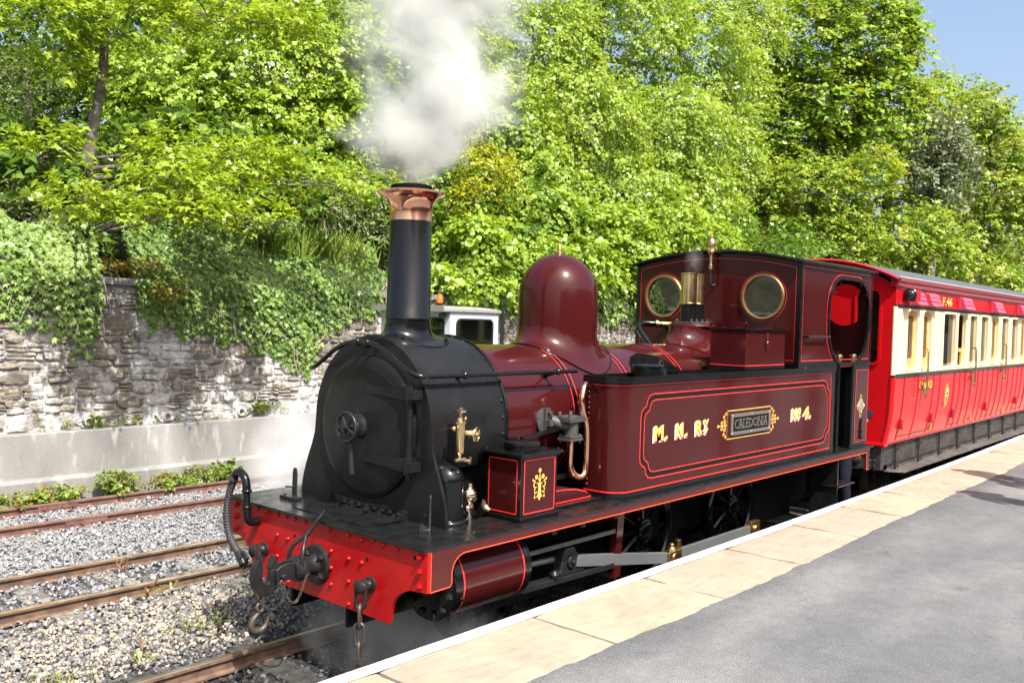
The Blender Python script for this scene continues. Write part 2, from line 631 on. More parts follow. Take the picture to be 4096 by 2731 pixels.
def m_stone(n, l, b):
    oi = n.new('ShaderNodeObjectInfo')
    g = n.new('ShaderNodeNewGeometry')
    ad = n.new('ShaderNodeMath'); ad.operation = 'ADD'
    l.new(oi.outputs['Random'], ad.inputs[0]); l.new(g.outputs['Random Per Island'], ad.inputs[1])
    fr = n.new('ShaderNodeMath'); fr.operation = 'FRACT'
    l.new(ad.outputs[0], fr.inputs[0])
    c = N_ramp(n, l, fr.outputs[0], [(0, (.115, .11, .10)), (.25, (.18, .16, .13)), (.5, (.24, .205, .155)), (.7, (.15, .14, .125)), (.86, (.29, .24, .17)), (1, (.135, .13, .125))])
    f = N_noise(n, l, 16, 7, stretch=(.5, 1, 2.4), rough=.65)
    c = N_mix(n, l, 1.0, c, N_ramp(n, l, f, [(.3, (.62, .62, .62)), (.5, (1, 1, 1)), (.7, (1.3, 1.25, 1.18))]), 'MULTIPLY')
    c = lime(n, l, c)
    l.new(c, b.inputs['Base Color'])
    N_bump(n, l, b, f, .8, .03)
stone_m = node_mat('wall_stone', m_stone, .85, .25)

def m_mortar(n, l, b):
    f = N_noise(n, l, 26, 7, stretch=(.6, 1, 1.8), rough=.7)
    c = N_ramp(n, l, f, [(.3, (.13, .125, .12)), (.45, (.30, .29, .28)), (.62, (.54, .53, .515))])
    l.new(lime(n, l, c), b.inputs['Base Color'])
    N_bump(n, l, b, f, .9, .04)
mortar_m = node_mat('lime_mortar', m_mortar, .9, .2)

def m_ground(n, l, b):
    a = N_noise(n, l, 60, 6, rough=.65)
    d = N_noise(n, l, 1.2, 5)
    g = n.new('ShaderNodeNewGeometry'); sx = n.new('ShaderNodeSeparateXYZ')
    l.new(g.outputs['Position'], sx.inputs[0])
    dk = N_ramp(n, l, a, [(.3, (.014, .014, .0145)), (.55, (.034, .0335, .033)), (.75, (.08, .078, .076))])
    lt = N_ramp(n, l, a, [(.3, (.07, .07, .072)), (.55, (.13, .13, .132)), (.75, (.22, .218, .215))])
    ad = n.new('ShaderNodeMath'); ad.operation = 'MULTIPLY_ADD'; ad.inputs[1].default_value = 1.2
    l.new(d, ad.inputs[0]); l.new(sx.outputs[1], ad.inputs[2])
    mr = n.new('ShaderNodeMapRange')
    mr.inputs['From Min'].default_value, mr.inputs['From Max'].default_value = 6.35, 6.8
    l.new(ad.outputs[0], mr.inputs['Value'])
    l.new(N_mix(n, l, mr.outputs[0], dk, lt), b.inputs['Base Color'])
    N_bump(n, l, b, a, .8, .03)
ground_m = node_mat('cinder_ground', m_ground, .95, .2)

def m_chip(cols):
    def f(n, l, b):
        g = n.new('ShaderNodeNewGeometry')
        c = N_ramp(n, l, g.outputs['Random Per Island'], cols)
        z = N_noise(n, l, 70, 3)
        c = N_mix(n, l, 1.0, c, N_ramp(n, l, z, [(.3, (.75, .75, .75)), (.7, (1.2, 1.2, 1.2))]), 'MULTIPLY')
        l.new(c, b.inputs['Base Color'])
    return f
chip_grey = node_mat('slate_ballast', m_chip([(0, (.155, .157, .165)), (.4, (.21, .213, .222)), (.8, (.27, .272, .28)), (.95, (.33, .33, .335)), (1, (.42, .415, .41))]), .8)
chip_tan = node_mat('limestone_ballast', m_chip([(0, (.11, .11, .112)), (.3, (.18, .177, .172)), (.55, (.25, .24, .225)), (.72, (.33, .275, .20)), (.9, (.40, .33, .235)), (1, (.44, .41, .36))]), .85)
chip_dark = node_mat('sooty_ballast', m_chip([(0, (.02, .02, .0205)), (.5, (.045, .045, .0455)), (.85, (.085, .084, .082)), (1, (.15, .145, .138))]), .85)
rail_top = mat('rail_head_worn', (0.26, 0.185, 0.105), 0.34, metal=0.5, color2=(0.38, 0.31, 0.22), mscale=5, rvary=0.1)
rail_top1 = mat('rail_head_polished', (0.42, 0.40, 0.36), 0.26, metal=0.75, color2=(0.28, 0.22, 0.14), mscale=4)
rail_side = mat('rail_side_rust', (0.085, 0.052, 0.036), 0.8, color2=(0.15, 0.095, 0.062), mscale=11, bump=.1)
rail_red = mat('rail_red_rust', (0.105, 0.05, 0.038), 0.8, color2=(0.16, 0.085, 0.066), mscale=9, bump=.1)
rail_red_t = mat('rail_red_head', (0.15, 0.095, 0.072), 0.5, metal=.2, color2=(0.20, 0.115, 0.08), mscale=6)
timber = mat('sleeper_timber', (0.10, 0.092, 0.08), 0.9, color2=(0.21, 0.195, 0.17), mscale=14, bump=.3, bscale=40)

# ground sheet (one sheet out to the horizon) and hillside
def gz(x, y):
    return -.135
gb = MB()
gx = [-900, -200, -40, 0, 20, 60, 200, 900]
gy = [-900, -200, -40, 0, 8, 12.4, 60, 300, 900]
gb.add([(x, y, -.135) for x in gx for y in gy],
       [(i * len(gy) + j, (i + 1) * len(gy) + j, (i + 1) * len(gy) + j + 1, i * len(gy) + j + 1) for i in range(len(gx) - 1) for j in range(len(gy) - 1)])
tag(obj('ground', gb, ground_m, smooth=0), 'dark cinder ground below the railway tracks', kind='structure')

def hill_z(x, y):
    d = max(0, y - 12.45)
    return 2.62 + 9.5 * (1 - math.exp(-d / 19.0)) + .25 * math.sin(x * .7 + y * .9) * min(1, d) + .18 * math.sin(x * 1.9 - y * .6) * min(1, d)
soil = mat('hillside_soil', (0.022, 0.026, 0.010), 0.95, color2=(0.05, 0.045, 0.02), mscale=3)
hb = MB()
hx = list(np.arange(-14, 60, 1.0)) + list(np.arange(60, 301, 20))
hy = [12.42, 12.8, 13.3, 14, 15, 16, 17.5, 19, 21, 23, 26, 30, 36, 45, 60, 100]
hb.add([(x, y, hill_z(x, y)) for x in hx for y in hy],
       [(i * len(hy) + j, (i + 1) * len(hy) + j, (i + 1) * len(hy) + j + 1, i * len(hy) + j + 1) for i in range(len(hx) - 1) for j in range(len(hy) - 1)])
tag(obj('hillside', hb, soil, smooth=60), 'wooded hillside rising behind the stone wall', kind='structure')

# ---------------------------------------------------------------- platform
def ye(x):
    return min(3.868 + .0013 * max(0, x - 5) ** 2, 4.13)
PZ = .48
pb = MB()
px = list(np.arange(-14, 61, 1.5))
pv, pf = [], []
for x in px:
    e = ye(x) - .06
    pv += [(x, -17, -.3), (x, -17, PZ - .03), (x, e, PZ - .03), (x, e, -.3)]
for i in range(len(px) - 1):
    for j in range(4):
        a, b = i * 4 + j, i * 4 + (j + 1) % 4
        pf.append((a, b, b + 4, a + 4))
pf += [(0, 1, 2, 3), tuple(len(pv) - 4 + j for j in (3, 2, 1, 0))]
pb.add(pv, pf)
plat = tag(obj('platform', pb, concrete, smooth=0), 'station platform with pale stone edging and asphalt top', kind='structure')
# sandstone slabs, each with chipped edges
def slab(x0, x1, seed):
    r = random.Random(seed)
    mb = MB()
    y0, y1 = ye((x0 + x1) / 2) - .80, None
    nu, nv = 14, 8
    P = {}
    g = .011
    def pt(i, j, z):
        u, w = i / (nu - 1), j / (nv - 1)
        x = x0 + g + (x1 - x0 - 2 * g) * u
        yb = ye(x)
        y = yb - .80 + .80 * w
        ed = min(u, 1 - u, w, 1 - w)
        dz = -.008 * (r.random() if ed == 0 else 0) - (.005 if ed == 0 else 0) + r.uniform(-.0015, .0015)
        if ed == 0:
            x += r.uniform(-.005, .005); y += r.uniform(-.004, .004)
        return (x, y, z + dz)
    vs = [pt(i, j, PZ + tz) for i in range(nu) for j in range(nv)] if (tz := r.uniform(-.003, .003)) is not None else []
    n0 = len(vs)
    fs = [(i * nv + j, (i + 1) * nv + j, (i + 1) * nv + j + 1, i * nv + j + 1) for i in range(nu - 1) for j in range(nv - 1)]
    ring = [i * nv for i in range(nu)] + [(nu - 1) * nv + j for j in range(1, nv)] + [i * nv + nv - 1 for i in range(nu - 2, -1, -1)] + [j for j in range(nv - 2, 0, -1)]
    vs += [(vs[k][0], vs[k][1], PZ - .085) for k in ring]
    q = len(ring)
    fs += [(ring[i], ring[(i + 1) % q], n0 + (i + 1) % q, n0 + i) for i in range(q)]
    mb.add(vs, fs)
    return mb
xs = 4.567 - 1.32 * 6
k = 0
xj = [xs + 1.32 * i + (random.uniform(-.05, .05) if i not in (6, 7, 8) else 0) for i in range(38)]
for i in range(len(xj) - 1):
    obj('edging_slab', slab(xj[i], xj[i + 1], i), slab_m, plat, smooth=40)
jm = MB()
for x in xj:
    jm.box(x - .007, x + .007, ye(x) - .79, ye(x) - .12, PZ - .06, PZ - .022)
obj('slab_joint', jm, mortar_m, plat, smooth=0, kind='stuff')
wl_ = MB()
r_ = random.Random(3)
vs, fs = [], []
X_ = list(np.arange(-3.3, 46, .07))
nj = 0.0
for i, x in enumerate(X_):
    e = ye(x) + .004
    nj = .82 * nj + r_.uniform(-.0035, .0035)
    z = PZ + .006
    vs += [(x, e - .114 + nj, z), (x, e - .012 + .3 * nj, z), (x, e + .003, z - .014 + r_.uniform(-.004, .004)), (x, e + .004, z - .05 + r_.uniform(-.02, .02))]
    if i:
        for j in range(3):
            a = (i - 1) * 4 + j
            fs.append((a, a + 1, a + 5, a + 4))
wl_.add(vs, fs)
obj('painted_edge_line', wl_, white_line, plat, smooth=60, fix=False)
ab = MB()
vs, fs = [], []
X_ = list(np.arange(-10, 46, .06))
r1 = r2 = 0.0
for i, x in enumerate(X_):
    r1 = .97 * r1 + r_.uniform(-.009, .009)
    r2 = .6 * r2 + r_.uniform(-.007, .007)
    e = ye(x) - .79 + max(-.06, min(.05, r1)) + r2
    vs += [(x, e, PZ + .001), (x, e - .012, PZ + .009), (x, e - .3, PZ + .008), (x, 0, PZ + .008), (x, -17, PZ + .008)]
    if i:
        for j in range(4):
            a = (i - 1) * 5 + j
            fs.append((a, a + 1, a + 6, a + 5))
ab.add(vs, fs)
obj('asphalt_surface', ab, asphalt, plat, smooth=50, fix=False)

# ---------------------------------------------------------------- tracks
def rail_mb(y, x0, x1, zt=0.0, hw=.0285):
    prof = [(-.045, -.115), (.045, -.115), (.045, -.104), (.009, -.092), (.009, -.034), (hw, -.026), (hw, -.006), (hw * .7, 0), (-hw * .7, 0), (-hw, -.006), (-hw, -.026), (-.009, -.034), (-.009, -.092), (-.045, -.104)]
    mb = MB()
    N = len(prof)
    mb.v = [(x, y + a, zt + b) for x in (x0, x1) for a, b in prof]
    for j in range(N):
        mb.f.append((j, (j + 1) % N, N + (j + 1) % N, N + j))
        mb.m.append(1 if j in (6, 7, 8) else 0)
    mb.f += [tuple(range(N - 1, -1, -1)), tuple(range(N, 2 * N))]
    mb.m += [0, 0]
    return mb

def fishplate(y, x, side, zt=0.0):
    mb = MB()
    mb.box(x - .24, x + .24, min(y + side * .010, y + side * .026), max(y + side * .010, y + side * .026), zt - .098, zt - .032)
    for d in (-.17, -.06, .06, .17):
        mb.cyl((x + d, y + side * .024, zt - .065), (x + d, y + side * .04, zt - .065), .017, n=8)
        mb.cyl((x + d, y + side * .04, zt - .065), (x + d, y + side * .052, zt - .065), .011, n=8)
    return mb

sl = MB()
sl.obox((0, 0, -.06), (.11, 0, 0), (0, .82, 0), (0, 0, .065))
sleeper_me = mesh_of('sleeper', sl, timber, 0)
sleeper_oily = mesh_of('sleeper', sl, mat('oily_sleeper', (.018, .017, .016), .8, color2=(.045, .042, .038), mscale=12, bump=.3, bscale=40), 0)
def track(label, ya, yb, mats, x0, x1, joints=(), phase=0.0, step=.74, zr=0.0, sme=None):
    t = thing('railway_track', label, 'railway track', ((x0 + x1) / 2, (ya + yb) / 2, -.13), 'railway tracks')
    for y in (ya, yb):
        rl = obj('rail', rail_mb(y, x0, x1, zr), mats, t, smooth=25)
        for (x, yy) in joints:
            if yy == y:
                obj('fishplate', fishplate(y, x, -1, zr), mats[0], rl, smooth=30)
    x = x0 + phase
    while x < x1:
        inst('sleeper', sme or sleeper_me, t, (x, (ya + yb) / 2 + random.uniform(-.05, .05), -.107 + random.uniform(-.012, .004)), rot=(0, 0, random.uniform(-.03, .03)))
        x += step + random.uniform(-.04, .04)
    return t
track('sooty track nearest the platform under the steam locomotive', 5.17 - .485, 5.17 + .485, [rail_side, rail_top1], -6, 34, phase=.1, sme=sleeper_oily)
track('brown railed middle track beside the locomotive', 7.665, 8.62, [rail_side, rail_top], -6, 34, phase=.25)
track('red rusted track with bolted joint plates beside the wall', 10.56, 11.54, [rail_red, rail_red_t], -6, 34, joints=((4.62, 10.56), (4.70, 11.54)), phase=.4)

# ballast chips: angular eight-cornered stones
def chips(name, label, n, xr, yr, size, mt, keep=None, zf=-.125, zs=.02, seed=1):
    g = np.random.default_rng(seed)
    P = np.stack([g.uniform(*xr, n), g.uniform(*yr, n), zf + g.normal(0, zs, n)], 1)
    if keep is not None:
        P = P[keep(P[:, 0], P[:, 1], g)]
    P = P[P[:, 0] > .29 * P[:, 1] - .3]
    n = len(P)
    s = g.uniform(size[0], size[1], n) * (1 + (g.random(n) > .94) * .6)
    c = np.array([(x, y, z) for x in (-1, 1) for y in (-1, 1) for z in (-1, 1)], float)
    c = c[None] * g.uniform(.35, 1.0, (n, 8, 3)) * (s[:, None, None] * np.stack([g.uniform(.6, 1.1, n), g.uniform(.5, 1, n), g.uniform(.35, .7, n)], 1)[:, None, :]) * .5
    e = g.uniform(-.5, .5, (n, 2)); a = g.uniform(0, 6.283, n)
    ca, sa = np.cos(a)[:, None], np.sin(a)[:, None]
    x, y, z = c[..., 0], c[..., 1], c[..., 2]
    x, y = x * ca - y * sa, x * sa + y * ca
    z = z + x * e[:, :1] + y * e[:, 1:]
    v = np.stack([x, y, z], 2) + P[:, None]
    F = np.array([(0, 1, 3, 2), (4, 6, 7, 5), (0, 4, 5, 1), (2, 3, 7, 6), (1, 5, 7, 3)])
    fi = (F[None] + (np.arange(n) * 8)[:, None, None]).reshape(-1)
    me = np_mesh(name, v.reshape(-1, 3), fi, 4, mt)
    o = bpy.data.objects.new(name, me)
    reg(o)
    return tag(o, label, kind='stuff')

def np_mesh(name, v, fi, k, mt, smooth=False):
    me = bpy.data.meshes.new(name)
    me.vertices.add(len(v))
    me.vertices.foreach_set('co', np.ascontiguousarray(v, np.float32).ravel())
    me.loops.add(len(fi))
    me.loops.foreach_set('vertex_index', np.ascontiguousarray(fi, np.int32).ravel())
    nf = len(fi) // k
    me.polygons.add(nf)
    me.polygons.foreach_set('loop_start', np.arange(0, nf * k, k, dtype=np.int32))
    me.materials.append(mt)
    if smooth:
        me.polygons.foreach_set('use_smooth', np.ones(nf, bool))
    me.update(calc_edges=True)
    return me

def near_rail(y, ys_, w):
    o = np.zeros(len(y), bool)
    for q in ys_:
        o |= np.abs(y - q) < w
    return o
RY = (4.685, 5.655, 7.665, 8.62, 10.56, 11.54)
def on_sleeper(x, y):
    return np.zeros(len(x), bool)
chips('ballast_slate', 'grey slate ballast around the two far tracks', 40000, (2.2, 11), (8.45, 12.0), (.02, .048), chip_grey,
      lambda x, y, g: (~near_rail(y, RY, .035)) & (g.random(len(x)) < np.clip((y - 8.3) / .6, .1, 1)), zf=-.118, seed=2)
chips('ballast_slate', 'grey slate ballast between the middle rails', 3600, (1.0, 14), (7.62, 8.8), (.022, .05), chip_dark,
      lambda x, y, g: ~near_rail(y, RY, .04), zf=-.118, seed=3)
chips('ballast_slate', 'pale slate chips scattered between the middle rails', 6500, (1.5, 11), (7.5, 9.0), (.02, .048), chip_grey,
      lambda x, y, g: ~near_rail(y, RY, .04), zf=-.112, seed=13)
chips('ballast_limestone', 'tan and grey ballast between the locomotive and the middle track', 25000, (1.2, 9.5), (6.0, 7.75), (.022, .052), chip_tan,
      lambda x, y, g: (~near_rail(y, RY, .05)) & (g.random(len(x)) < np.clip(1 - np.abs(y - 6.85 - .18 * np.sin(x * 1.7)) / .95, .06, 1) * 1.25), zf=-.112, seed=4)
chips('ballast_sooty', 'soot blackened ballast along the locomotive track', 13000, (1, 9), (5.0, 7.8), (.016, .045), chip_dark,
      lambda x, y, g: (~near_rail(y, RY, .05)) & (g.random(len(x)) < np.clip((6.45 - y) / .5, .07, 1)), zf=-.122, zs=.012, seed=5)
chips('ballast_sooty', 'black ash and stones beneath the train', 3500, (1.5, 14), (3.95, 5.1), (.025, .05), chip_dark, zf=-.13, zs=.01, seed=6)

# ---------------------------------------------------------------- concrete plinth and stone retaining wall
cb = MB()
cb.plate([[(11.93, -.14), (12.30, -.14), (12.30, .79), (12.09, .795), (12.075, .78), (12.01, .235), (11.965, .225), (11.93, .205)]], (-8, 0, 0), (0, 1, 0), (0, 0, 1), 70)
plinth = tag(obj('concrete_plinth', cb, concrete, smooth=0, bevel=.01), 'long pale concrete plinth along the foot of the stone wall', 'plinth')

wall = thing('retaining_wall', 'tall rubble stone retaining wall streaked with white lime', 'wall', (6, 12.3, .79))
WY = 12.27
mb = MB()
def core(u, w):
    x = -8 + 70 * u
    z = .79 + 1.95 * w
    return (x, WY + .018 * math.sin(x * 9 + z * 23) + .012 * math.sin(x * 31 - z * 40), z)
mb.grid(core, 700, 34)
mb.box(-8, 62, WY + .06, 12.6, .7, 2.735)
obj('mortar', mb, mortar_m, wall, smooth=60, fix=False)
def stone_mb(seed, nu=6, nv=5):
    r = random.Random(seed)
    mb = MB()
    vs = []
    ph = [r.uniform(0, 6) for _ in range(4)]
    tl = [r.uniform(-.06, .06) for _ in range(4)]
    for i in range(nu):
        for j in range(nv):
            u, w = i / (nu - 1) * 2 - 1, j / (nv - 1) * 2 - 1
            k = .06 * r.random()
            cu = 1 - (.16 + .1 * math.sin(ph[0] + u)) * max(0, abs(w) - .6) / .4 * max(0, abs(u) - .6) / .4
            x = u * .5 * cu + (r.uniform(-.03, .03) if abs(u) == 1 else r.uniform(-.03, .03))
            z = w * .5 * cu + (r.uniform(-.07, .07) if abs(w) == 1 else r.uniform(-.04, .04)) + tl[0] * u * (1 if w > 0 else .3)
            d = -1.0 + .25 * (abs(u) > .99) + .25 * (abs(w) > .99) + r.uniform(-.16, .16) + .18 * math.sin(ph[1] + 2 * u + 1.5 * w)
            vs.append((x, d, z))
    fs = [(i * nv + j, (i + 1) * nv + j, (i + 1) * nv + j + 1, i * nv + j + 1) for i in range(nu - 1) for j in range(nv - 1)]
    ring = [i * nv for i in range(nu)] + [(nu - 1) * nv + j for j in range(1, nv)] + [i * nv + nv - 1 for i in range(nu - 2, -1, -1)] + [j for j in range(nv - 2, 0, -1)]
    n0 = len(vs)
    vs += [(vs[k][0], 1.2, vs[k][2]) for k in ring]
    q = len(ring)
    fs += [(ring[i], n0 + i, n0 + (i + 1) % q, ring[(i + 1) % q]) for i in range(q)]
    mb.add(vs, fs)
    return mb
stone_mbs = [stone_mb(i) for i in range(14)]
stone_mes = [mesh_of('stone', s_, stone_m, 28) for s_ in stone_mbs]
rs = random.Random(11)
spec = []
z = .80
while z < 2.66:
    h = rs.choice([.10, .15, .19, .23, .27])
    h = min(h, 2.70 - z)
    x = -8.0 + rs.uniform(0, .3)
    while x < 40:
        w = rs.uniform(.9, 2.2) * max(h, .16)
        t = rs.random()
        if t < .45 and h > .15:
            kk = rs.choice([2, 2, 3, 4])
            zz = z
            for q in range(kk):
                hh = h / kk
                xx = x
                while xx < x + w - .03:
                    ww = min(rs.uniform(.16, .45), x + w - xx)
                    spec.append((xx + ww / 2, zz + hh / 2, ww - .016, hh - .012))
                    xx += ww
                zz += hh
        else:
            spec.append((x + w / 2, z + h / 2, w - rs.uniform(.025, .06), h - rs.uniform(.02, .05)))
        x += w
    z += h
vis = lambda q: 2.6 < q[0] < 11.2 and not (q[1] > 2.3 and q[0] > 9)
spec = [(q[0], q[1] + rs.uniform(-.012, .012), q[2], q[3]) for q in spec if q[2] > .05]
spec = [q for q in spec if not any(abs(q[0] - wx) < .13 + q[2] / 2 and abs(q[1] - .885) < .07 + q[3] / 2 for wx in (5.36, 6.47, 7.66, 8.86))]
cand = sorted([q for q in spec if vis(q)], key=lambda q: -q[2] * q[3])
big = set(cand[:296])
rest = MB()
for q in spec:
    k = rs.randrange(14)
    dep = rs.uniform(.018, .042)
    an = rs.uniform(-.035, .035)
    if q in big:
        inst('stone', stone_mes[k], wall, (q[0], WY, q[1]), rot=(0, an, 0), scale=(q[2] * (1 if rs.random() < .5 else -1), dep, q[3]))
    elif q[0] < 30:
        s_ = stone_mbs[k]
        c_, n_ = math.cos(an), math.sin(an)
        rest.add([(q[0] + a * q[2] * c_ + c * q[3] * n_, WY + b * dep, q[1] - a * q[2] * n_ + c * q[3] * c_) for a, b, c in s_.v], s_.f)
obj('stone', rest, stone_m, wall, smooth=28, kind='stuff')
cm_ = MB(); cm_.box(-.3, .3, -.12, .2, -.045, .045)
cop = mesh_of('coping_stone', cm_, concrete, 0)
x = -7.7
while x < 40:
    w = rs.uniform(.8, 1.25)
    inst('coping_stone', cop, wall, (x, 12.30, 2.775), rot=(0, rs.uniform(-.01, .01), 0), scale=(w / .62, 1, 1))
    x += w
pvc = mat('drain_pipe_plastic', (.55, .55, .53), .5)
for wx in (5.36, 6.47, 7.66, 8.86):
    mb = MB()
    mb.lathe((wx, WY + .1, .885), (0, -1, 0), [(.058, 0), (.058, .175), (.047, .175), (.047, .02)], 20)
    dp = obj('drain_pipe', mb, pvc, wall, smooth=40)
    mb = MB(); mb.cyl((wx, WY + .06, .885), (wx, WY + .03, .885), .046, n=18)
    obj('pipe_bore', mb, soot, dp, smooth=0)
    mb = MB()
    mb.plate([[(wx + .155 * math.cos(a) * (1 + .2 * math.sin(3 * a + wx)), .885 + .085 * math.sin(a)) for a in np.linspace(0, 6.0, 14)], circ(wx, .885, .057, 18)], (0, WY + .01, 0), (1, 0, 0), (0, 0, 1), .035)
    obj('mortar_patch', mb, mortar_m, wall, smooth=0)

# ---------------------------------------------------------------- station building across the platform (mirrored in the glossy paint)
brick_m = mat('red_brick', (.20, .075, .05), .85, color2=(.28, .11, .07), mscale=8)
stn = thing('station_building', 'long red brick station building with slate roof across the platform', 'station building', (22, -13, PZ))
mb = MB(); mb.box(-12, 62, -20, -13, PZ - .1, 4.6)
obj('wall', mb, brick_m, stn, smooth=0)
mb = MB(); mb.plate([[(-20.6, 4.55), (-12.3, 4.55), (-12.3, 4.7), (-16.5, 8.0), (-20.6, 4.7)]], (-12.4, 0, 0), V((0, 1, 0)), V((0, 0, 1)), 74.8)
rf_ = obj('roof', mb, mat('roof_slate', (.09, .09, .10), .6), stn, smooth=0)
for x in (-4, 14, 33, 50):
    mb = MB(); mb.box(x - .5, x + .5, -17, -16, 6.8, 9.4)
    obj('chimney_stack', mb, brick_m, rf_, smooth=0)
stone_l = mat('pale_stone_trim', (.42, .38, .32), .8)
for i, x in enumerate(range(-9, 60, 4)):
    mb = MB(); mb.plate([[(x - .75, 1.2), (x + .75, 1.2), (x + .75, 3.5), (x - .75, 3.5)], [(x - .6, 1.35), (x + .6, 1.35), (x + .6, 3.3), (x - .6, 3.3)]], (0, -12.93, 0), V((1, 0, 0)), V((0, 0, 1)), .08)
    wf = obj('window', mb, stone_l, stn, smooth=0)
    mb = MB(); mb.box(x - .6, x + .6, -12.99, -12.97, 1.35, 3.3)
    obj('pane', mb, mat('station_pane', (.03, .035, .04), .08, spec=.7), wf, smooth=0)
# ================================================================ LOCOMOTIVE
Y0, NY, ZF = 5.17, 4.045, .99
X, Y, Z = V((1, 0, 0)), V((0, 1, 0)), V((0, 0, 1))
loco = thing('steam_locomotive', 'maroon steam tank locomotive with copper capped black chimney and red buffer beam', 'locomotive', (7.6, Y0, -.1))
RIV = {k: rivet_mesh(*a) for k, a in dict(
    smoke=(.0165, .011, black_m), red=(.017, .016, red_b), tank=(.009, .006, maroon), plate=(.011, .009, black_fp)).items()}
HEX = {k: rivet_mesh(*a, hexa=True) for k, a in dict(red=(.02, .02, red_b), iron=(.026, .024, iron), black=(.018, .02, black_m), grey=(.02, .022, grey_cast)).items()}

def mir(mb):
    o = MB()
    o.v = [(a, 2 * Y0 - b, c) for a, b, c in mb.v]
    o.f = [tuple(reversed(f)) for f in mb.f]
    o.m = list(mb.m)
    return o

# footplate
mb = MB()
mb.box(3.832, 11.43, NY, 2 * Y0 - NY, .968, ZF)
fp = obj('footplate', mb, black_fp, loco, smooth=0, bevel=.003)
mb = MB()
mb.box(3.83, 4.27, 5.03, 5.27, ZF, ZF + .005)
mb.box(3.95, 4.28, 4.72, 5.58, ZF + .0052, ZF + .0075)
obj('cover_plate', mb, black_fp, fp, smooth=0, bevel=.002)
# valance (side frame edge) on each side with its orange line
def valance():
    P = [(3.889, .967), (3.889, .708), (4.06, .712), (4.075, .73)]
    P += [(4.075 + .12 - .12 * math.cos(a), .79 + .12 * math.sin(a)) for a in np.linspace(0, math.pi / 2, 8)]
    P += [(11.17, .912), (11.195, .90), (11.2, .70), (11.29, .70), (11.30, .967)]
    return P
for s in (0, 1):
    mb = MB(); P = valance()
    mb.plate([P], (0, NY + .004, 0), X, Z, -.022)
    ln = MB()
    L = P[1:-1]
    ln.ribbon([(a, b + .006) for a, b in L], .008, (0, NY + .003, 0), X, Z, closed=False)
    ln.ribbon([(3.8905, .96), (3.8905, .715)], .008, (0, NY + .003, 0), X, Z, closed=False)
    if s:
        mb, ln = mir(mb), mir(ln)
    v_ = obj('valance', mb, maroon_d, loco, smooth=0)
    obj('lining', ln, orange_l, v_, smooth=0, fix=False)

# buffer beam
def beam_outline():
    near = [(NY, .967), (NY, .712), (4.10, .708), (4.157, .703), (4.20, .699), (4.235, .686), (4.28, .664), (4.32, .635), (4.35, .598), (4.368, .556), (4.382, .50), (4.391, .443)]
    far = [(2 * Y0 - a, b) for a, b in reversed(near)]
    return near + far
mb = MB(); mb.plate([beam_outline()], (3.888, 0, 0), Y, Z, -.028)
beam = obj('buffer_beam', mb, red_b, loco, smooth=0, bevel=.003)
mr = lambda y: 2 * Y0 - y
fx = face((-1, 0, 0))
for y, z in ((5.639, .794), (5.509, .789), (5.301, .944), (5.31, .799), (5.637, .64), (5.503, .644), (5.004, .797), (4.81, .783), (4.675, .782), (5.0, .682), (4.995, .568), (4.806, .629), (4.80, .477), (5.494, .479), (5.53, .95), (5.638, .942), (5.43, .945), (5.028, .943), (4.818, .937), (4.679, .934), (4.459, .94), (4.56, .95), (5.78, .945), (5.90, .943), (4.33, .94)):
    inst('rivet', RIV['red'], beam, (3.86, y, z), rot=fx)
for y in (4.108, mr(4.15)):
    for z in (.93, .84, .746):
        inst('bolt', HEX['red'], beam, (3.86, y, z), rot=fx)
mb = MB()
for y, z in ((5.426, .826), (4.62, .815), (4.16, .915)):
    mb.cyl((3.8595, y, z), (3.857, y, z), .012, n=12)
obj('bolt_hole', mb, soot, beam, smooth=0)

# smokebox
SZ, SR = 1.62, .652
def smoke_outline(grow=0.0):
    P = []
    near = [(-.815, ZF), (-.815, 1.05), (-.80, 1.14), (-.775, 1.22), (-.735, 1.32), (-.695, 1.41), (-.663, 1.50)]
    P += near
    for a in np.linspace(180 - 0, 0, 41):
        P.append((SR * math.cos(R(a)), SZ + SR * math.sin(R(a))))
    P += [(-a, b) for a, b in reversed(near)]
    return [(Y0 + a, b) for a, b in reversed(P)]
mb = MB()
def sb(i, t):
    a = R(205 - 230 * i)
    return (4.33 + .78 * t, Y0 + SR * .996 * math.cos(a), SZ + SR * .996 * math.sin(a))
mb.grid(sb, 61, 2)
mb.plate([smoke_outline()], (4.335, 0, 0), Y, Z, -.024)
mb.box(4.5, 5.05, Y0 - .5, Y0 + .5, ZF, 1.42)
smokebox = obj('smokebox', mb, black_m, loco, smooth=40)
mb = MB()
mb.tube([(5.095, Y0 + .655 * math.cos(R(a)), SZ + .655 * math.sin(R(a))) for a in range(-30, 211, 4)], .012, 6)
obj('end_ring', mb, black, smokebox, smooth=50)
for a in range(-24, 205, 11):
    n_ = V((0, math.cos(R(a)), math.sin(R(a))))
    inst('rivet', RIV['smoke'], smokebox, V((5.055, Y0, SZ)) + n_ * (SR * .995), rot=face(n_))
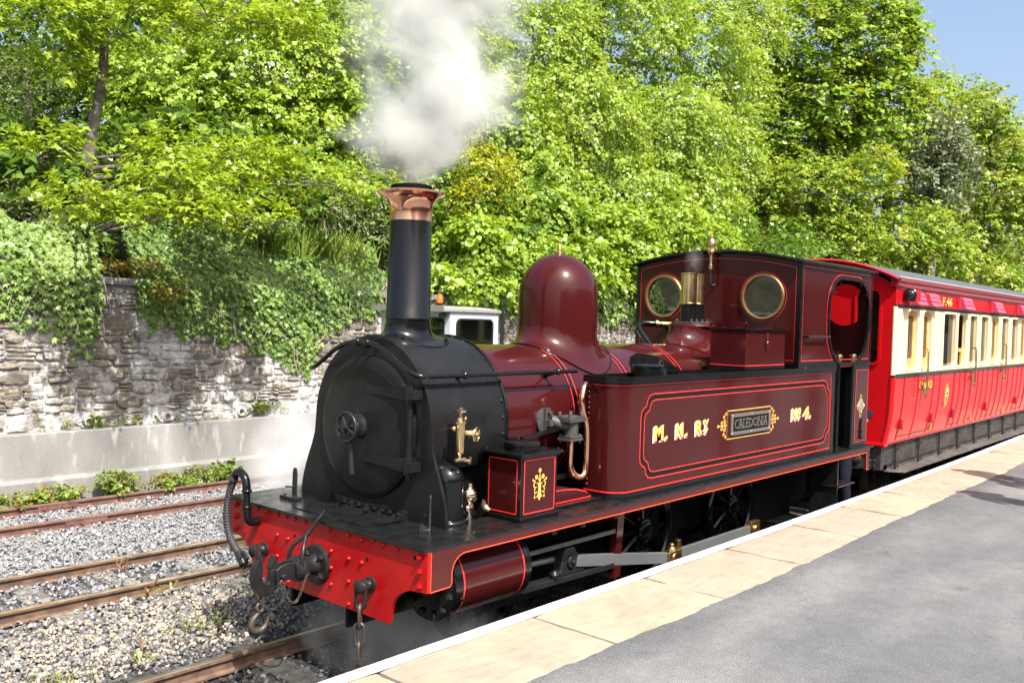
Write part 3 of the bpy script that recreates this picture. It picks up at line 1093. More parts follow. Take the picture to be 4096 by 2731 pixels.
# door
DY, DZ = 5.185, 1.605
mb = MB()
mb.lathe((4.315, DY, DZ), (-1, 0, 0), [(.518, 0), (.518, .028), (.505, .036), (.47, .04), (.40, .05), (.30, .062), (.2, .07), (.1, .075), (0, .077)], 64)
door = obj('smokebox_door', mb, black_m, loco, smooth=30)
mb = MB()
mb.lathe((4.25, DY + .02, DZ + .005), (-1, 0, 0), [(.09, 0), (.092, .025), (.075, .04), (.045, .05), (.04, .075)], 28)
mb.cyl((4.25, DY + .02, DZ + .005), (4.085, DY + .02, DZ + .005), .018, n=12)
hub = obj('door_dart', mb, iron, door, smooth=40)
def wheel(c, ax, Rr, r, ns, m=0, dish=0.0, hub_r=.028):
    mb = MB(); c, ax = V(c), V(ax).normalized()
    u = ax.orthogonal().normalized(); w = ax.cross(u)
    mb.tube([c + (u * math.cos(a) + w * math.sin(a)) * Rr for a in np.linspace(0, 2 * math.pi, 36, endpoint=False)], r, 8, closed=True)
    for i in range(ns):
        a = 2 * math.pi * (i + .3) / ns
        mb.tube([c + ax * dish, c + (u * math.cos(a) + w * math.sin(a)) * Rr * .5 + ax * dish * .7, c + (u * math.cos(a) + w * math.sin(a)) * Rr], r * .75, 6)
    mb.cyl(c + ax * (dish - .02), c + ax * (dish + .025), hub_r, n=14)
    return mb
obj('handwheel', wheel((4.125, DY + .02, DZ + .005), (-1, 0, 0), .104, .013, 5, dish=.01), iron, door, smooth=50)
mb = MB()
mb.tube([(4.16, DY + .02, DZ - .02), (4.165, DY + .015, 1.45), (4.17, DY, 1.27)], .017, 8, radii=[.013, .015, .02])
obj('door_handle', mb, iron, door, smooth=50)
for z in (1.885, 1.385):
    mb = MB()
    mb.plate([[(4.62, z - .055), (4.70, z - .05), (4.98, z - .03), (5.16, z - .028), (5.16, z + .028), (4.98, z + .03), (4.70, z + .05), (4.62, z + .055)]], (4.268, 0, 0), Y, Z, -.022)
    mb.cyl((4.245, 4.665, z - .06), (4.245, 4.665, z + .06), .034, n=14)
    mb.box(4.21, 4.30, 4.60, 4.655, z - .035, z + .03)
    obj('hinge', mb, black_m, door, smooth=40, bevel=.004)
mb = MB(); mb.cyl((4.245, 4.665, 1.29), (4.245, 4.665, 1.96), .019, n=12)
obj('hinge_rod', mb, black_m, door, smooth=40)
# angle iron with bolt heads at the foot of the front plate
mb = MB()
mb.box(4.288, 4.312, 4.735, 5.565, ZF, 1.05)
mb.box(4.225, 4.288, 4.735, 5.565, ZF + .0076, 1.0)
mb.plate([[(4.10, ZF + .008), (4.288, ZF + .008), (4.288, 1.05), (4.25, 1.035), (4.18, 1.005)]], (0, 4.735, 0), X, Z, -.012)
ang = obj('angle_iron', mb, black_m, loco, smooth=0, bevel=.003)
for i in range(9):
    inst('bolt', HEX['black'], ang, (4.288, 4.80 + i * .087, 1.024), rot=fx)
for i in range(5):
    inst('bolt', HEX['black'], ang, (4.255, 4.82 + i * .155, 1.0), rot=(0, 0, .3))
mb = MB(); mb.lathe((4.17, 5.02, ZF + .006), (0, 0, 1), [(.012, 0), (.012, .03), (.026, .036), (.026, .048), (.01, .056)], 12)
obj('tray_knob', mb, black_m, loco, smooth=50)
# lamp irons
def lamp_iron(x, y, ang_):
    mb = MB()
    q = Matrix.Rotation(ang_, 3, 'Z')
    t = [(-.028, .0), (-.026, .20), (-.018, .232), (0, .24), (.018, .232), (.026, .20), (.028, .0), (.04, -.0), (-.04, 0)]
    P = [(-.045, 0), (-.028, .03), (-.026, .20), (-.018, .232), (0, .24), (.018, .232), (.026, .20), (.028, .03), (.045, 0)]
    mb.plate([list(reversed(P))], (x, y, ZF), q @ Y, Z, .012)
    mb.obox((V((x, y, ZF + .012)) + q @ V((-.03, 0, 0))), q @ V((.035, 0, 0)), q @ V((0, .095, 0)), (0, 0, .012))
    for s in (-1, 1):
        mb.cyl(V((x, y, ZF + .02)) + q @ V((-.035, s * .07, 0)), V((x, y, ZF + .035)) + q @ V((-.035, s * .07, 0)), .013, n=6)
    mb.cyl(V((x, y, ZF + .09)), V((x, y, ZF + .09)) + q @ V((-.04, .06, 0)), .007, n=6)
    obj('lamp_iron', mb, iron, loco, smooth=30, bevel=.002)
lamp_iron(4.15, 5.86, 0)
lamp_iron(4.22, 4.42, R(-44))

# chimney
CX = 4.66
saddle = lambda y: SZ + math.sqrt(max(.01, (SR - .004) ** 2 - (y - Y0) ** 2))
mb = MB()
mb.lathe((CX, Y0, 2.40), Z, [(.168, -.06), (.168, 0), (.1745, .0), (.1745, .012), (.169, .02), (.158, .74)], 44)
def base(i, t):
    a = 2 * math.pi * i
    rr = .168 + .125 * (1 - math.cos(t * math.pi / 2)) ** 1.15
    y = Y0 + rr * math.sin(a); x = CX + rr * 1.08 * math.cos(a)
    zt = 2.36
    zb = saddle(Y0 + .30 * math.sin(a)) + .008
    return (x, y, zt + (zb - zt) * math.sin(t * math.pi / 2) ** .8)
mb.grid(base, 48, 12, wrap=True)
chim = obj('chimney', mb, black, loco, smooth=35)
mb = MB()
mb.tube([(CX + .318 * math.cos(a), Y0 + .296 * math.sin(a), saddle(Y0 + .296 * math.sin(a)) + .004) for a in np.linspace(0, 2 * math.pi, 56, endpoint=False)], .011, 6, closed=True)
for a in (.6, 2.3, 3.9, 5.4):
    y = Y0 + .285 * math.sin(a)
    mb.cyl((CX + .305 * math.cos(a), y, saddle(y) + .004), (CX + .305 * math.cos(a), y, saddle(y) + .03), .014, n=6)
obj('base_flange', mb, black, chim, smooth=40)
mb = MB()
mb.lathe((CX, Y0, 3.138), Z, [(.1605, 0), (.160, .02), (.159, .06), (.162, .10), (.172, .135), (.19, .165), (.217, .187), (.244, .199), (.256, .204), (.258, .213), (.25, .221), (.225, .223), (.165, .222)], 60)
obj('copper_cap', mb, copper, chim, smooth=40)
mb = MB()
mb.lathe((CX, Y0, 3.35), Z, [(.165, 0), (.156, .02), (.156, .055), (.14, .06), (.14, -.05)], 44)
mb.cyl((CX, Y0, 3.33), (CX, Y0, 3.345), .15, n=30)
obj('chimney_ring', mb, soot, chim, smooth=35)

# boiler
BR = .587
mb = MB()
def bl(i, t):
    a = 2 * math.pi * i
    return (5.08 + 4.24 * t, Y0 + BR * math.cos(a), SZ + BR * math.sin(a))
mb.grid(bl, 96, 2, wrap=True)
boiler = obj('boiler', mb, maroon, loco, smooth=40)
def hoop(x0, x1, rr, name, mt, par):
    mb = MB()
    mb.grid(lambda i, t: (x0 + (x1 - x0) * t, Y0 + rr * math.cos(2 * math.pi * i), SZ + rr * math.sin(2 * math.pi * i)), 96, 2, wrap=True)
    return obj(name, mb, mt, par, smooth=40, fix=False)
hoop(5.09, 5.165, BR + .004, 'boiler_band', black, boiler)
hoop(5.165, 5.174, BR + .0042, 'lining', red_l, boiler)
for xb in (6.02, 6.86, 7.82):
    hoop(xb - .016, xb + .038, BR + .005, 'boiler_band', black, boiler)
    hoop(xb - .025, xb - .016, BR + .0052, 'lining', red_l, boiler)
    hoop(xb + .038, xb + .047, BR + .0052, 'lining', red_l, boiler)
bz = lambda y, k=0.0: SZ + math.sqrt(max(.02, (BR + .006 + k) ** 2 - (y - Y0) ** 2))
# dome
DX = 6.475
mb = MB()
def dome_low(i, t):
    a = 2 * math.pi * i
    zt = 2.42
    tt = t
    rr = .362 + .125 * max(0, (tt - .25) / .75) ** 2.3
    x = DX + rr * 1.07 * math.cos(a) if tt > .25 else DX + rr * math.cos(a)
    x = DX + rr * (1 + .07 * max(0, (tt - .25) / .75)) * math.cos(a)
    y = Y0 + rr * math.sin(a)
    ye_ = Y0 + .487 * math.sin(a)
    zb = bz(ye_)
    return (x, y, zt + (zb - zt) * (1 - (1 - tt) ** 1.1))
mb.grid(dome_low, 64, 18, wrap=True)
dome = obj('steam_dome', mb, maroon, loco, smooth=60)
mb = MB()
mb.lathe((DX, Y0, 2.42), Z, [(.362, 0), (.362, .06), (.361, .15), (.357, .24)] + [(.357 * math.cos(t), .24 + .365 * math.sin(t)) for t in np.linspace(.1, 1.45, 14)] + [(.03, .606)], 64)
obj('dome_cap', mb, maroon, dome, smooth=60)
mb = MB()
mb.tube([(DX + .521 * math.cos(a), Y0 + .487 * math.sin(a), bz(Y0 + .487 * math.sin(a)) + .001) for a in np.linspace(0, 2 * math.pi, 72, endpoint=False)], .0065, 6, closed=True)
obj('dome_seam', mb, black, dome, smooth=40)
mb = MB()
mb.lathe((DX, Y0, 3.02), Z, [(.045, 0), (.045, .014), (.024, .024), (.022, .05), (.016, .075), (.006, .09)], 16)
obj('dome_finial', mb, brass_d, dome, smooth=40)

# handrail that bends round the smokebox front
mb = MB()
P = [(4.24, 5.80, 2.0), (4.215, 5.73, 2.012), (4.21, 5.62, 2.07), (4.21, 5.48, 2.155), (4.21, 5.33, 2.212), (4.21, 5.17, 2.228), (4.21, 5.01, 2.212), (4.21, 4.86, 2.155), (4.21, 4.73, 2.08), (4.215, 4.62, 2.03), (4.26, 4.56, 2.013), (4.36, 4.55, 2.012)]
mb.tube(catmull([P[i] for i in range(len(P))], 5) + [V((5.97, 4.55, 2.011))], .0175, 10)
hr = obj('handrail', mb, black, loco, smooth=60)
for c, e in (((4.66, 4.55, 2.012), (4.66, 4.67, 1.985)), ((5.73, 4.55, 2.012), (5.73, 4.70, 1.97)), ((4.21, 5.21, 2.227), (4.31, 5.21, 2.215)), ((4.21, 5.10, 2.222), (4.31, 5.10, 2.21))):
    mb = MB()
    mb.ball(c, .029, 12)
    mb.tube([c, e], .016, 8, radii=[.014, .02])
    d = (V(e) - V(c)).normalized()
    mb.cyl(V(e) - d * .012, V(e), .034, n=12)
    obj('rail_knob', mb, black, hr, smooth=50)

# ------------------------------------------------------------- side tanks
TY = 4.13
def tank_outline(g=0.0, r=.17):
    x0, x1, y0, y1 = 6.0 - g, 10.30 + g, TY - g, 4.46 + g
    P = []
    for a in np.linspace(180, 270, 12):
        P.append((x0 + r + r * math.cos(R(a)), y0 + r + r * math.sin(R(a))))
    P += [(x1, y0), (x1, y1), (x0, y1)]
    return P
def notched(u0, u1, v0, v1, c):
    """lining path whose corners are two small rounds with a notch between them"""
    P = []
    def corner(cu, cv, sx, sy):
        k = c
        a = [(cu, cv + sy * k * 1.0), (cu + sx * k * .06, cv + sy * k * .74), (cu + sx * k * .25, cv + sy * k * .58), (cu + sx * k * .38, cv + sy * k * .55), (cu + sx * k * .45, cv + sy * k * .46), (cu + sx * k * .50, cv + sy * k * .26), (cu + sx * k * .68, cv + sy * k * .06), (cu + sx * k * 1.0, cv)]
        return a
    P += list(reversed(corner(u0, v0, 1, 1)))[::-1]
    P += list(reversed(corner(u1, v0, -1, 1)))
    P += corner(u1, v1, -1, -1)
    P += list(reversed(corner(u0, v1, 1, -1)))
    return P
Ux, Wz = (1, 0, 0), (0, 0, 1)                       # near side faces -y: X x Z = -Y
def side_tank(far):
    fl = mir if far else (lambda q: q)
    mb = MB(); mb.plate([tank_outline()], (0, 0, 1.032), X, Y, .895)
    t = obj('side_tank', fl(mb), maroon, loco, smooth=35)
    mb = MB(); mb.plate([tank_outline(.014)], (0, 0, ZF), X, Y, .046)
    obj('tank_plinth', fl(mb), black, t, smooth=35)
    mb = MB()
    P = tank_outline(.0025)
    mb.plate([P], (0, 0, 1.042), X, Y, .010)
    mb.plate([tank_outline(.0025)], (0, 0, 1.908), X, Y, .007)
    # vertical red line at the rear edge
    mb.box(10.227, 10.235, TY - .002, TY - .001, 1.056, 1.906)
    obj('lining', fl(mb), red_l, t, smooth=35)
    mb = MB(); mb.box(10.245, 10.31, TY - .006, TY + .02, 1.036, 1.925)
    obj('tank_edge_strip', fl(mb), black, t, smooth=0)
    mb = MB(); mb.plate([tank_outline(.022, .19), tank_outline(.012, .18)], (0, 0, 1.927), X, Y, .058)
    mb.box(6.6, 8.1, 4.47, 4.482, 1.93, 1.985)
    obj('tank_coaming', fl(mb), black, t, smooth=35)
    mb = MB(); mb.plate([tank_outline(-.004)], (0, 0, 1.9275), X, Y, .006)
    obj('tank_top', fl(mb), black_fp, t, smooth=0)
    # big lined panel
    o = (0, TY, 0)
    mb = MB()
    A = notched(6.31, 10.205, 1.125, 1.832, .19)
    B = notched(6.365, 10.15, 1.176, 1.781, .165)
    mb.ribbon(A, .009, o, Ux, Wz, 0, lift=.0025)
    mb.ribbon(B, .008, o, Ux, Wz, 0, lift=.0025)
    obj('panel_lining', fl(mb), red_l, t, smooth=0, fix=False)
    mb = MB()
    C = [((a[0] + b[0]) / 2, (a[1] + b[1]) / 2) for a, b in zip(A, B)]
    mb.ribbon(C, .044, o, Ux, Wz, 0, lift=.0015)
    obj('panel_band', fl(mb), soot, t, smooth=0, fix=False)
    mb = MB()
    for xr in (7.06, 8.03, 9.02, 9.93):
        for i in range(11):
            mb.lathe((xr, TY, 1.10 + i * .075), (0, -1, 0), [(.008, 0), (.007, .003), (.003, .0055)], 8)
    for i in range(28):
        mb.lathe((9.965, TY, 1.09 + i * .029), (0, -1, 0), [(.006, 0), (.003, .005)], 6)
    obj('rivet', fl(mb), RIV['tank'].materials[0], t, smooth=50, kind='stuff')
    for i in range(19):
        z = 1.09 + i * .0445
        yy = 4.435 if not far else mr(4.435)
        inst('rivet', RIV['tank'], t, (6.0, yy, z), rot=fx, scale=(1.55, 1.55, 1.7))
    return t
tank = side_tank(False)
tank_far = side_tank(True)

# lettering on the near tank: shaded block letters
def letters(items, par, y):
    o = (0, y, 0)
    for body, u0, u1, v0, v1 in items:
        b = .045
        mb = MB()
        mb.text(body, u0 + .001, u1 + .005, v0 - .022, v1 - .016, o, Ux, Wz, m=3, lift=.0016, bold=b)
        for k, q in ((1, .0020), (.66, .0024), (.33, .0028)):
            mb.text(body, u0 - .026 * k, u1 - .026 * k, v0 - .016 * k, v1 - .016 * k, o, Ux, Wz, m=1, lift=q, bold=b)
        mb.text(body, u0 - .006, u1 - .004, v0 - .017, v1 - .02, o, Ux, Wz, m=2, lift=.0031, bold=b)
        mb.text(body, u0, u1, v0, v1, o, Ux, Wz, m=0, lift=.0036, bold=b)
        obj('letter', mb, [gold_p, white_p, redsh_p, soot], par, smooth=0, fix=False)
TL, TH = 1.432, 1.562
def sq(u, v=TL, w=.03):
    return [(u, v), (u + w, v), (u + w, v + w), (u, v + w)]
letters([('M', 6.525, 6.665, TL, TH), ('N', 6.875, 6.99, TL, TH), ('R', 7.21, 7.325, TL, TH), ('Y', 7.345, 7.44, TL + .05, TH),
                      ('.', 6.70, 6.733, TL, TL + .033), ('.', 7.03, 7.063, TL, TL + .033), ('.', 7.375, 7.405, TL, TL + .03), ('-', 7.355, 7.43, TL + .036, TL + .046),
                      ('N', 9.205, 9.33, TL, TH), ('o', 9.35, 9.43, TL + .045, TH), ('-', 9.355, 9.425, TL + .026, TL + .036), ('.', 9.378, 9.403, TL, TL + .02),
                      ('4', 9.50, 9.645, TL, TH), ('.', 9.665, 9.697, TL, TL + .033)], tank, TY)

def nameplate(far):
    fl = mir if far else (lambda q: q)
    mb = MB()
    mb.box(7.84, 8.645, TY - .016, TY - .001, 1.385, 1.575)
    p = obj('nameplate', fl(mb), soot, loco, smooth=0)
    mb = MB()
    A, B = [(7.835, 1.38), (8.65, 1.38), (8.65, 1.58), (7.835, 1.58)], [(7.868, 1.41), (8.617, 1.41), (8.617, 1.55), (7.868, 1.55)]
    mb.plate([A, B], (0, TY - .002, 0), X, Z, .024)
    for u in (7.85, 8.24, 8.635):
        for v in (1.395, 1.565):
            mb.ball((u, TY - .026, v), .008, 8)
    obj('plate_frame', fl(mb), mat('nickel_letters', (.72, .68, .56), .25, metal=1.0), p, smooth=30, bevel=.003)
    mb = MB()
    if not far:
        mb.text('CALEDONIA', 7.90, 8.585, 1.437, 1.524, (0, TY - .016, 0), Ux, Wz, lift=.004, depth=.004, bold=.0)
        for ch, u in zip('CALEDONIA', np.linspace(7.935, 8.55, 9)):
            if ch not in 'COD':
                mb.box(u - .032, u + .032, TY - .022, TY - .0165, 1.4345, 1.442)
                mb.box(u - .028, u + .028, TY - .022, TY - .0165, 1.52, 1.5275)
    else:
        mb.text('CALEDONIA', 7.90, 8.585, 1.435, 1.527, (0, mr(TY - .016), 0), (-1, 0, 0), Wz, lift=.004, depth=.004, bold=.012)
        mb.v = [(16.485 - a + 16.485 - 0 - 16.485 if False else a + 16.485, b, c) for a, b, c in mb.v]
    obj('lettering', mb, mat('nickel_letters', (.72, .68, .56), .25, metal=1.0), p, smooth=0)
    # gold border and scroll ornament painted on the tank
    mb = MB()
    o = (0, TY, 0)
    mb.ribbon([(7.785, 1.345), (8.70, 1.345), (8.70, 1.612), (7.785, 1.612)], .009, o, Ux, Wz)
    for sx, u0 in ((-1, 7.78), (1, 8.705)):
        for sv in (-1, 1):
            c = 1.478
            for k, (cu, cv, r0, tn) in enumerate(((.040, .030, .026, 1.3), (.055, .078, .020, 1.2), (.095, .022, .022, 1.2), (.02, .105, .016, 1.1))):
                sp = []
                for i in range(18):
                    a = i / 17 * 2 * math.pi * tn
                    rr = r0 * (1 - .72 * i / 17)
                    sp.append((u0 + sx * (cu + rr * math.cos(a)), c + sv * (cv + rr * math.sin(a))))
                mb.ribbon(sp, .008, o, Ux, Wz, closed=False, lift=.0022)
        mb.ribbon([(u0, 1.478), (u0 + sx * .15, 1.478)], .010, o, Ux, Wz, closed=False, lift=.0024)
        mb.add([(u0 + sx * .165, TY - .0025, 1.478 + .018), (u0 + sx * .145, TY - .0025, 1.478), (u0 + sx * .165, TY - .0025, 1.478 - .018), (u0 + sx * .188, TY - .0025, 1.478)], [(0, 1, 2, 3)])
    obj('plate_ornament', fl(mb), gold_p, p, smooth=0, fix=False)
nameplate(False)

# tank filler, its open catch and arm
mb = MB()
FX, FY = 6.70, 4.335
mb.lathe((FX, FY, 1.93), Z, [(.142, 0), (.142, .105), (.150, .108), (.150, .125), (.14, .132), (.02, .14)], 36)
fil = obj('tank_filler', mb, black, loco, smooth=35)
mb = MB()
mb.tube([(FX + .19 + .03 * math.cos(a), FY - .02, 2.05 + .045 * math.sin(a)) for a in np.linspace(0, 6.283, 14, endpoint=False)], .010, 6, closed=True)
mb.box(FX + .14, FX + .24, FY - .045, FY + .005, 1.96, 2.02)
mb.cyl((FX + .14, FY - .03, 1.985), (FX + .25, FY - .03, 1.985), .013, n=8)
mb.box(FX + .12, FX + .23, FY - .03, FY - .02, 2.095, 2.10)
obj('filler_catch', mb, iron, fil, smooth=40)
mb = MB()
mb.plate([[(6.62, 2.05), (6.64, 2.13), (6.72, 2.155), (6.95, 2.14), (7.2, 2.085), (7.45, 2.0), (7.58, 1.945), (6.98, 1.945), (6.94, 2.06)]], (0, 4.475, 0), X, Z, .012)
for i in range(4):
    mb.cyl((7.03 + .12 * i, 4.46, 1.975), (7.03 + .12 * i, 4.44, 1.975), .018, n=6)
obj('filler_lever', mb, black, loco, smooth=30)

# tool box on the tank top
mb = MB()
mb.box(8.225, 9.105, 4.19, 4.575, 2.02, 2.378)
tb = obj('tool_box', mb, maroon, loco, smooth=0, bevel=.004)
mb = MB(); mb.box(8.215, 9.16, 4.165, 4.60, 2.378, 2.388)
obj('lid', mb, black, tb, smooth=0)
mb = MB(); mb.box(8.222, 9.108, 4.187, 4.578, 1.94, 2.022)
obj('box_base', mb, black, tb, smooth=0)
mb = MB(); mb.box(8.2235, 9.1065, 4.1885, 4.5765, 2.023, 2.031)
obj('lining', mb, red_l, tb, smooth=0)
mb = MB()
mb.plate([[(8.655, 2.19), (8.675, 2.17), (8.695, 2.19), (8.70, 2.36), (8.65, 2.36)]], (0, 4.188, 0), X, Z, .008)
mb.tube([(8.675 + .02 * math.cos(a), 4.172, 2.235 + .03 * math.sin(a)) for a in np.linspace(0, 6.28, 10, endpoint=False)], .006, 5, closed=True)
obj('hasp', mb, maroon_d, tb, smooth=30)
for x in (8.36, 8.66, 8.98):
    mb = MB(); mb.cyl((x - .06, 4.5, 2.394), (x + .06, 4.5, 2.394), .011, n=8)
    obj('lid_hinge', mb, black, tb, smooth=40)
for x in (8.24, 9.0):
    mb = MB(); mb.tube([(x, 4.58, 2.385), (x - .01, 4.57, 2.43), (x - .045, 4.565, 2.455)], .012, 6)
    obj('lid_stay', mb, maroon_d, tb, smooth=40)

# safety valve
VX = 8.86
mb = MB()
def vb(i, t):
    a = 2 * math.pi * i
    rr = .235 + .13 * t ** 3
    y = Y0 + rr * math.sin(a)
    return (VX + rr * 1.3 * math.cos(a), y, 2.405 + (bz(Y0 + .365 * math.sin(a)) - 2.405) * t)
mb.grid(vb, 40, 10, wrap=True)
mb.lathe((VX, Y0, 2.40), Z, [(.27, 0), (.26, .025), (.2, .033), (.02, .034)], 36)
sv = obj('safety_valve_casing', mb, maroon, loco, smooth=45)
mb = MB(); mb.box(VX - .20, VX + .20, Y0 - .11, Y0 + .11, 2.432, 2.452)
for a in (-.17, -.06, .06, .17):
    for b in (-.09, .09):
        mb.cyl((VX + a, Y0 + b, 2.45), (VX + a, Y0 + b, 2.48), .014, n=6)
obj('valve_flange', mb, grey_cast, sv, smooth=30)
for dx in (-.088, .088):
    mb = MB(); mb.lathe((VX + dx, Y0, 2.45), Z, [(.082, 0), (.082, .19)], 28)
    vt = obj('safety_valve', mb, black, sv, smooth=35)
    mb = MB(); mb.lathe((VX + dx, Y0, 2.637), Z, [(.086, 0), (.094, .003), (.094, .014), (.087, .018), (.086, .325), (.095, .33), (.095, .342), (.086, .346), (.078, .345), (.078, .2)], 32)
    obj('brass_sleeve', mb, brass, vt, smooth=35)

# ------------------------------------------------------------- cab
CX0, CX1, CYn, CYf = 9.32, 11.40, TY, mr(TY)
arc = lambda y: 3.262 - .128 * ((y - Y0) / (Y0 - TY)) ** 2
WIN = [(4.56, 2.745), (mr(4.56) + .045, 2.745)]
def end_outline(z0=1.0):
    P = [(CYn, 1.99), (CYn + .03, 1.985), (CYn + .03, z0), (CYf - .03, z0), (CYf - .03, 1.985), (CYf, 1.99)]
    P += [(y, arc(y)) for y in np.linspace(CYf, CYn, 25)]
    return P
mb = MB()
mb.plate([end_outline()] + [circ(a, b, .232, 40) for a, b in WIN], (CX0 + .012, 0, 0), Y, Z, -.012)
cab_front = obj('cab_front', mb, maroon, loco, smooth=0)
for a, b in WIN:
    mb = MB()
    mb.lathe((CX0 + .002, a, b), (-1, 0, 0), [(.222, .0), (.222, .022), (.232, .028), (.248, .026), (.256, .016), (.256, 0)], 48)
    mb.f = [f for f in mb.f if len(f) == 4]
    wf = obj('window_frame', mb, brass_d, cab_front, smooth=40)
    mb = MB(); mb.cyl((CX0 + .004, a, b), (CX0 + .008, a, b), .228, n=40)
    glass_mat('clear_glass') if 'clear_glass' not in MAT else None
    obj('window_pane', mb, MAT['reflection_tint_glass'] if 'reflection_tint_glass' in MAT else glass_mat('reflection_tint_glass', (.22, .25, .2), 0.0, .5), wf, smooth=0)  # dark green tint stands in for the reflection in the panes
mb = MB()
for a, b in WIN:
    mb.ribbon(circ(a, b, .272, 48), .007, (CX0 - .0005, 0, 0), (0, -1, 0), Z, lift=.002)
mb.v = [(p[0], p[1], p[2]) for p in mb.v]
L = [(CYn + .055, 2.06), (CYn + .055, arc(CYn) - .06)] + [(y, arc(y) - .085) for y in np.linspace(CYn + .055, CYf - .055, 20)] + [(CYf - .055, arc(CYf) - .06), (CYf - .055, 2.06)]
mb2 = MB(); mb2.ribbon(L, .005, (CX0 - .002, 0, 0), Y, Z, closed=True, lift=.0)
mbc = MB()
for a, b in WIN:
    mbc.ribbon(circ(a, b, .272, 48), .005, (CX0 - .002, 0, 0), Y, Z, lift=0)
mbc.add(mb2.v, mb2.f)
obj('lining', mbc, red_l, cab_front, smooth=0, fix=False)
mb = MB()
mb.box(CX0 - .006, CX0 + .001, CYn - .003, CYn + .04, 1.985, arc(CYn) - .01)
mb.box(CX0 - .006, CX0 + .001, CYf - .04, CYf + .003, 1.985, arc(CYf) - .01)
mb.box(CX0 - .004, CX0 + .001, CYn + .04, CYf - .04, 1.99, 2.03)
obj('corner_strip', mb, black, cab_front, smooth=0)
mb = MB()
mb.plate([end_outline()] + [circ(a, 2.72, .26, 40) for a in (4.46, mr(4.46))], (CX1, 0, 0), Y, Z, -.012)
cab_rear = obj('cab_rear', mb, maroon_d, loco, smooth=0)

def d_open(g=0.0):
    return rrect(10.075 - g, 11.275 + g, 2.02 - g, 3.0 + g, .36 + g, 12, rb=.44 + g)
def cab_side(far):
    fl = mir if far else (lambda q: q)
    mb = MB()
    mb.plate([[(CX0 + .0125, 1.99), (CX1 - .0125, 1.99), (CX1 - .0125, 3.134), (CX0 + .0125, 3.134)], d_open()], (0, CYn, 0), X, Z, -.012)
    s_ = obj('cab_side', fl(mb), maroon, loco, smooth=0)
    mb = MB(); mb.plate([d_open(.028), d_open(-.012)], (0, CYn + .010, 0), X, Z, .030)
    obj('opening_beading', fl(mb), black, s_, smooth=35)
    mb = MB()
    mb.ribbon(d_open(.042), .009, (0, CYn, 0), X, Z, lift=.002)
    A = [(CX0 + .065, 2.06), (CX1 - .055, 2.06), (CX1 - .055, 3.08), (CX0 + .065, 3.08)]
    mb.ribbon(A, .009, (0, CYn, 0), X, Z, lift=.0022)
    obj('lining', fl(mb), red_l, s_, smooth=0, fix=False)
    mb = MB()
    mb.box(CX0 - .004, CX0 + .045, CYn - .006, CYn + .001, 2.046, 3.13)
    mb.box(CX1 - .03, CX1 + .004, CYn - .006, CYn + .001, 2.046, 3.13)
    mb.box(CX0 - .004, 10.36, CYn - .007, CYn + .03, 1.986, 2.045)
    mb.box(11.0, CX1 + .004, CYn - .007, CYn + .03, 1.986, 2.045)
    mb.box(10.36, 11.0, CYn - .002, CYn + .03, 1.986, 2.025)
    mb.box(CX0 - .02, CX1 + .02, CYn - .012, CYn + .01, 3.085 + .02, 3.132)
    obj('edge_strip', fl(mb), black, s_, smooth=0)
    mb = MB()
    for i in range(11):
        mb.ball((CX0 + .02, CYn - .008, 2.1 + i * .1), .009, 6)
        mb.ball((CX1 - .012, CYn - .008, 2.1 + i * .1), .008, 6)
    for x in list(np.arange(9.4, 10.3, .075)) + list(np.arange(11.03, 11.4, .08)):
        mb.ball((x, CYn - .008, 2.015), .009, 6)
    for a in range(0, 360, 20):
        mb.ball((10.675 + .56 * math.cos(R(a)) * 1.1, CYn - .016, 2.51 + .5 * math.sin(R(a))), .010, 6) if 30 <= a <= 150 else None
    obj('rivet', fl(mb), black, s_, smooth=50, kind='stuff')
    mb = MB()
    mb.tube([(9.42, CYn - .055, 2.325), (10.0, CYn - .055, 2.325)], .014, 8)
    for x in (9.43, 9.99):
        mb.tube([(x, CYn - .055, 2.325), (x, CYn, 2.325)], .016, 8)
    obj('cab_handrail', fl(mb), black, s_, smooth=50)
    # lower bunker panel, door pillars
    mb = MB(); mb.box(10.90, CX1, CYn, 4.50, ZF, 1.986)
    bk = obj('bunker', fl(mb), black, loco, smooth=0)
    mb = MB(); mb.box(10.965, 11.365, CYn - .003, CYn, 1.05, 1.93)
    pn = obj('bunker_panel', fl(mb), maroon, bk, smooth=0)
    mb = MB(); mb.ribbon([(10.972, 1.056), (11.358, 1.056), (11.358, 1.924), (10.972, 1.924)], .010, (0, CYn - .003, 0), X, Z, lift=.002)
    obj('lining', fl(mb), red_l, bk, smooth=0, fix=False)
    mb = MB(); mb.box(10.31, 10.38, CYn + .004, CYn + .03, ZF, 1.986)
    obj('door_pillar', fl(mb), black, loco, smooth=0)
    for x in (10.42, 10.845):
        mb = MB()
        mb.cyl((x, CYn - .005, ZF), (x, CYn - .005, 2.03), .019, n=12)
        mb.lathe((x, CYn - .005, ZF), Z, [(.034, 0), (.034, .02), (.022, .03)], 12)
        g = obj('grab_rail', fl(mb), black, loco, smooth=40)
        mb = MB()
        mb.lathe((x, CYn - .005, 2.03), Z, [(.026, 0), (.026, .022), (.018, .03), (.018, .045), (.036, .055), (.041, .07), (.035, .088), (.012, .094)], 16)
        obj('brass_knob', fl(mb), brass, g, smooth=40)
    return s_, bk
_, bunker = cab_side(False)
cab_side(True)
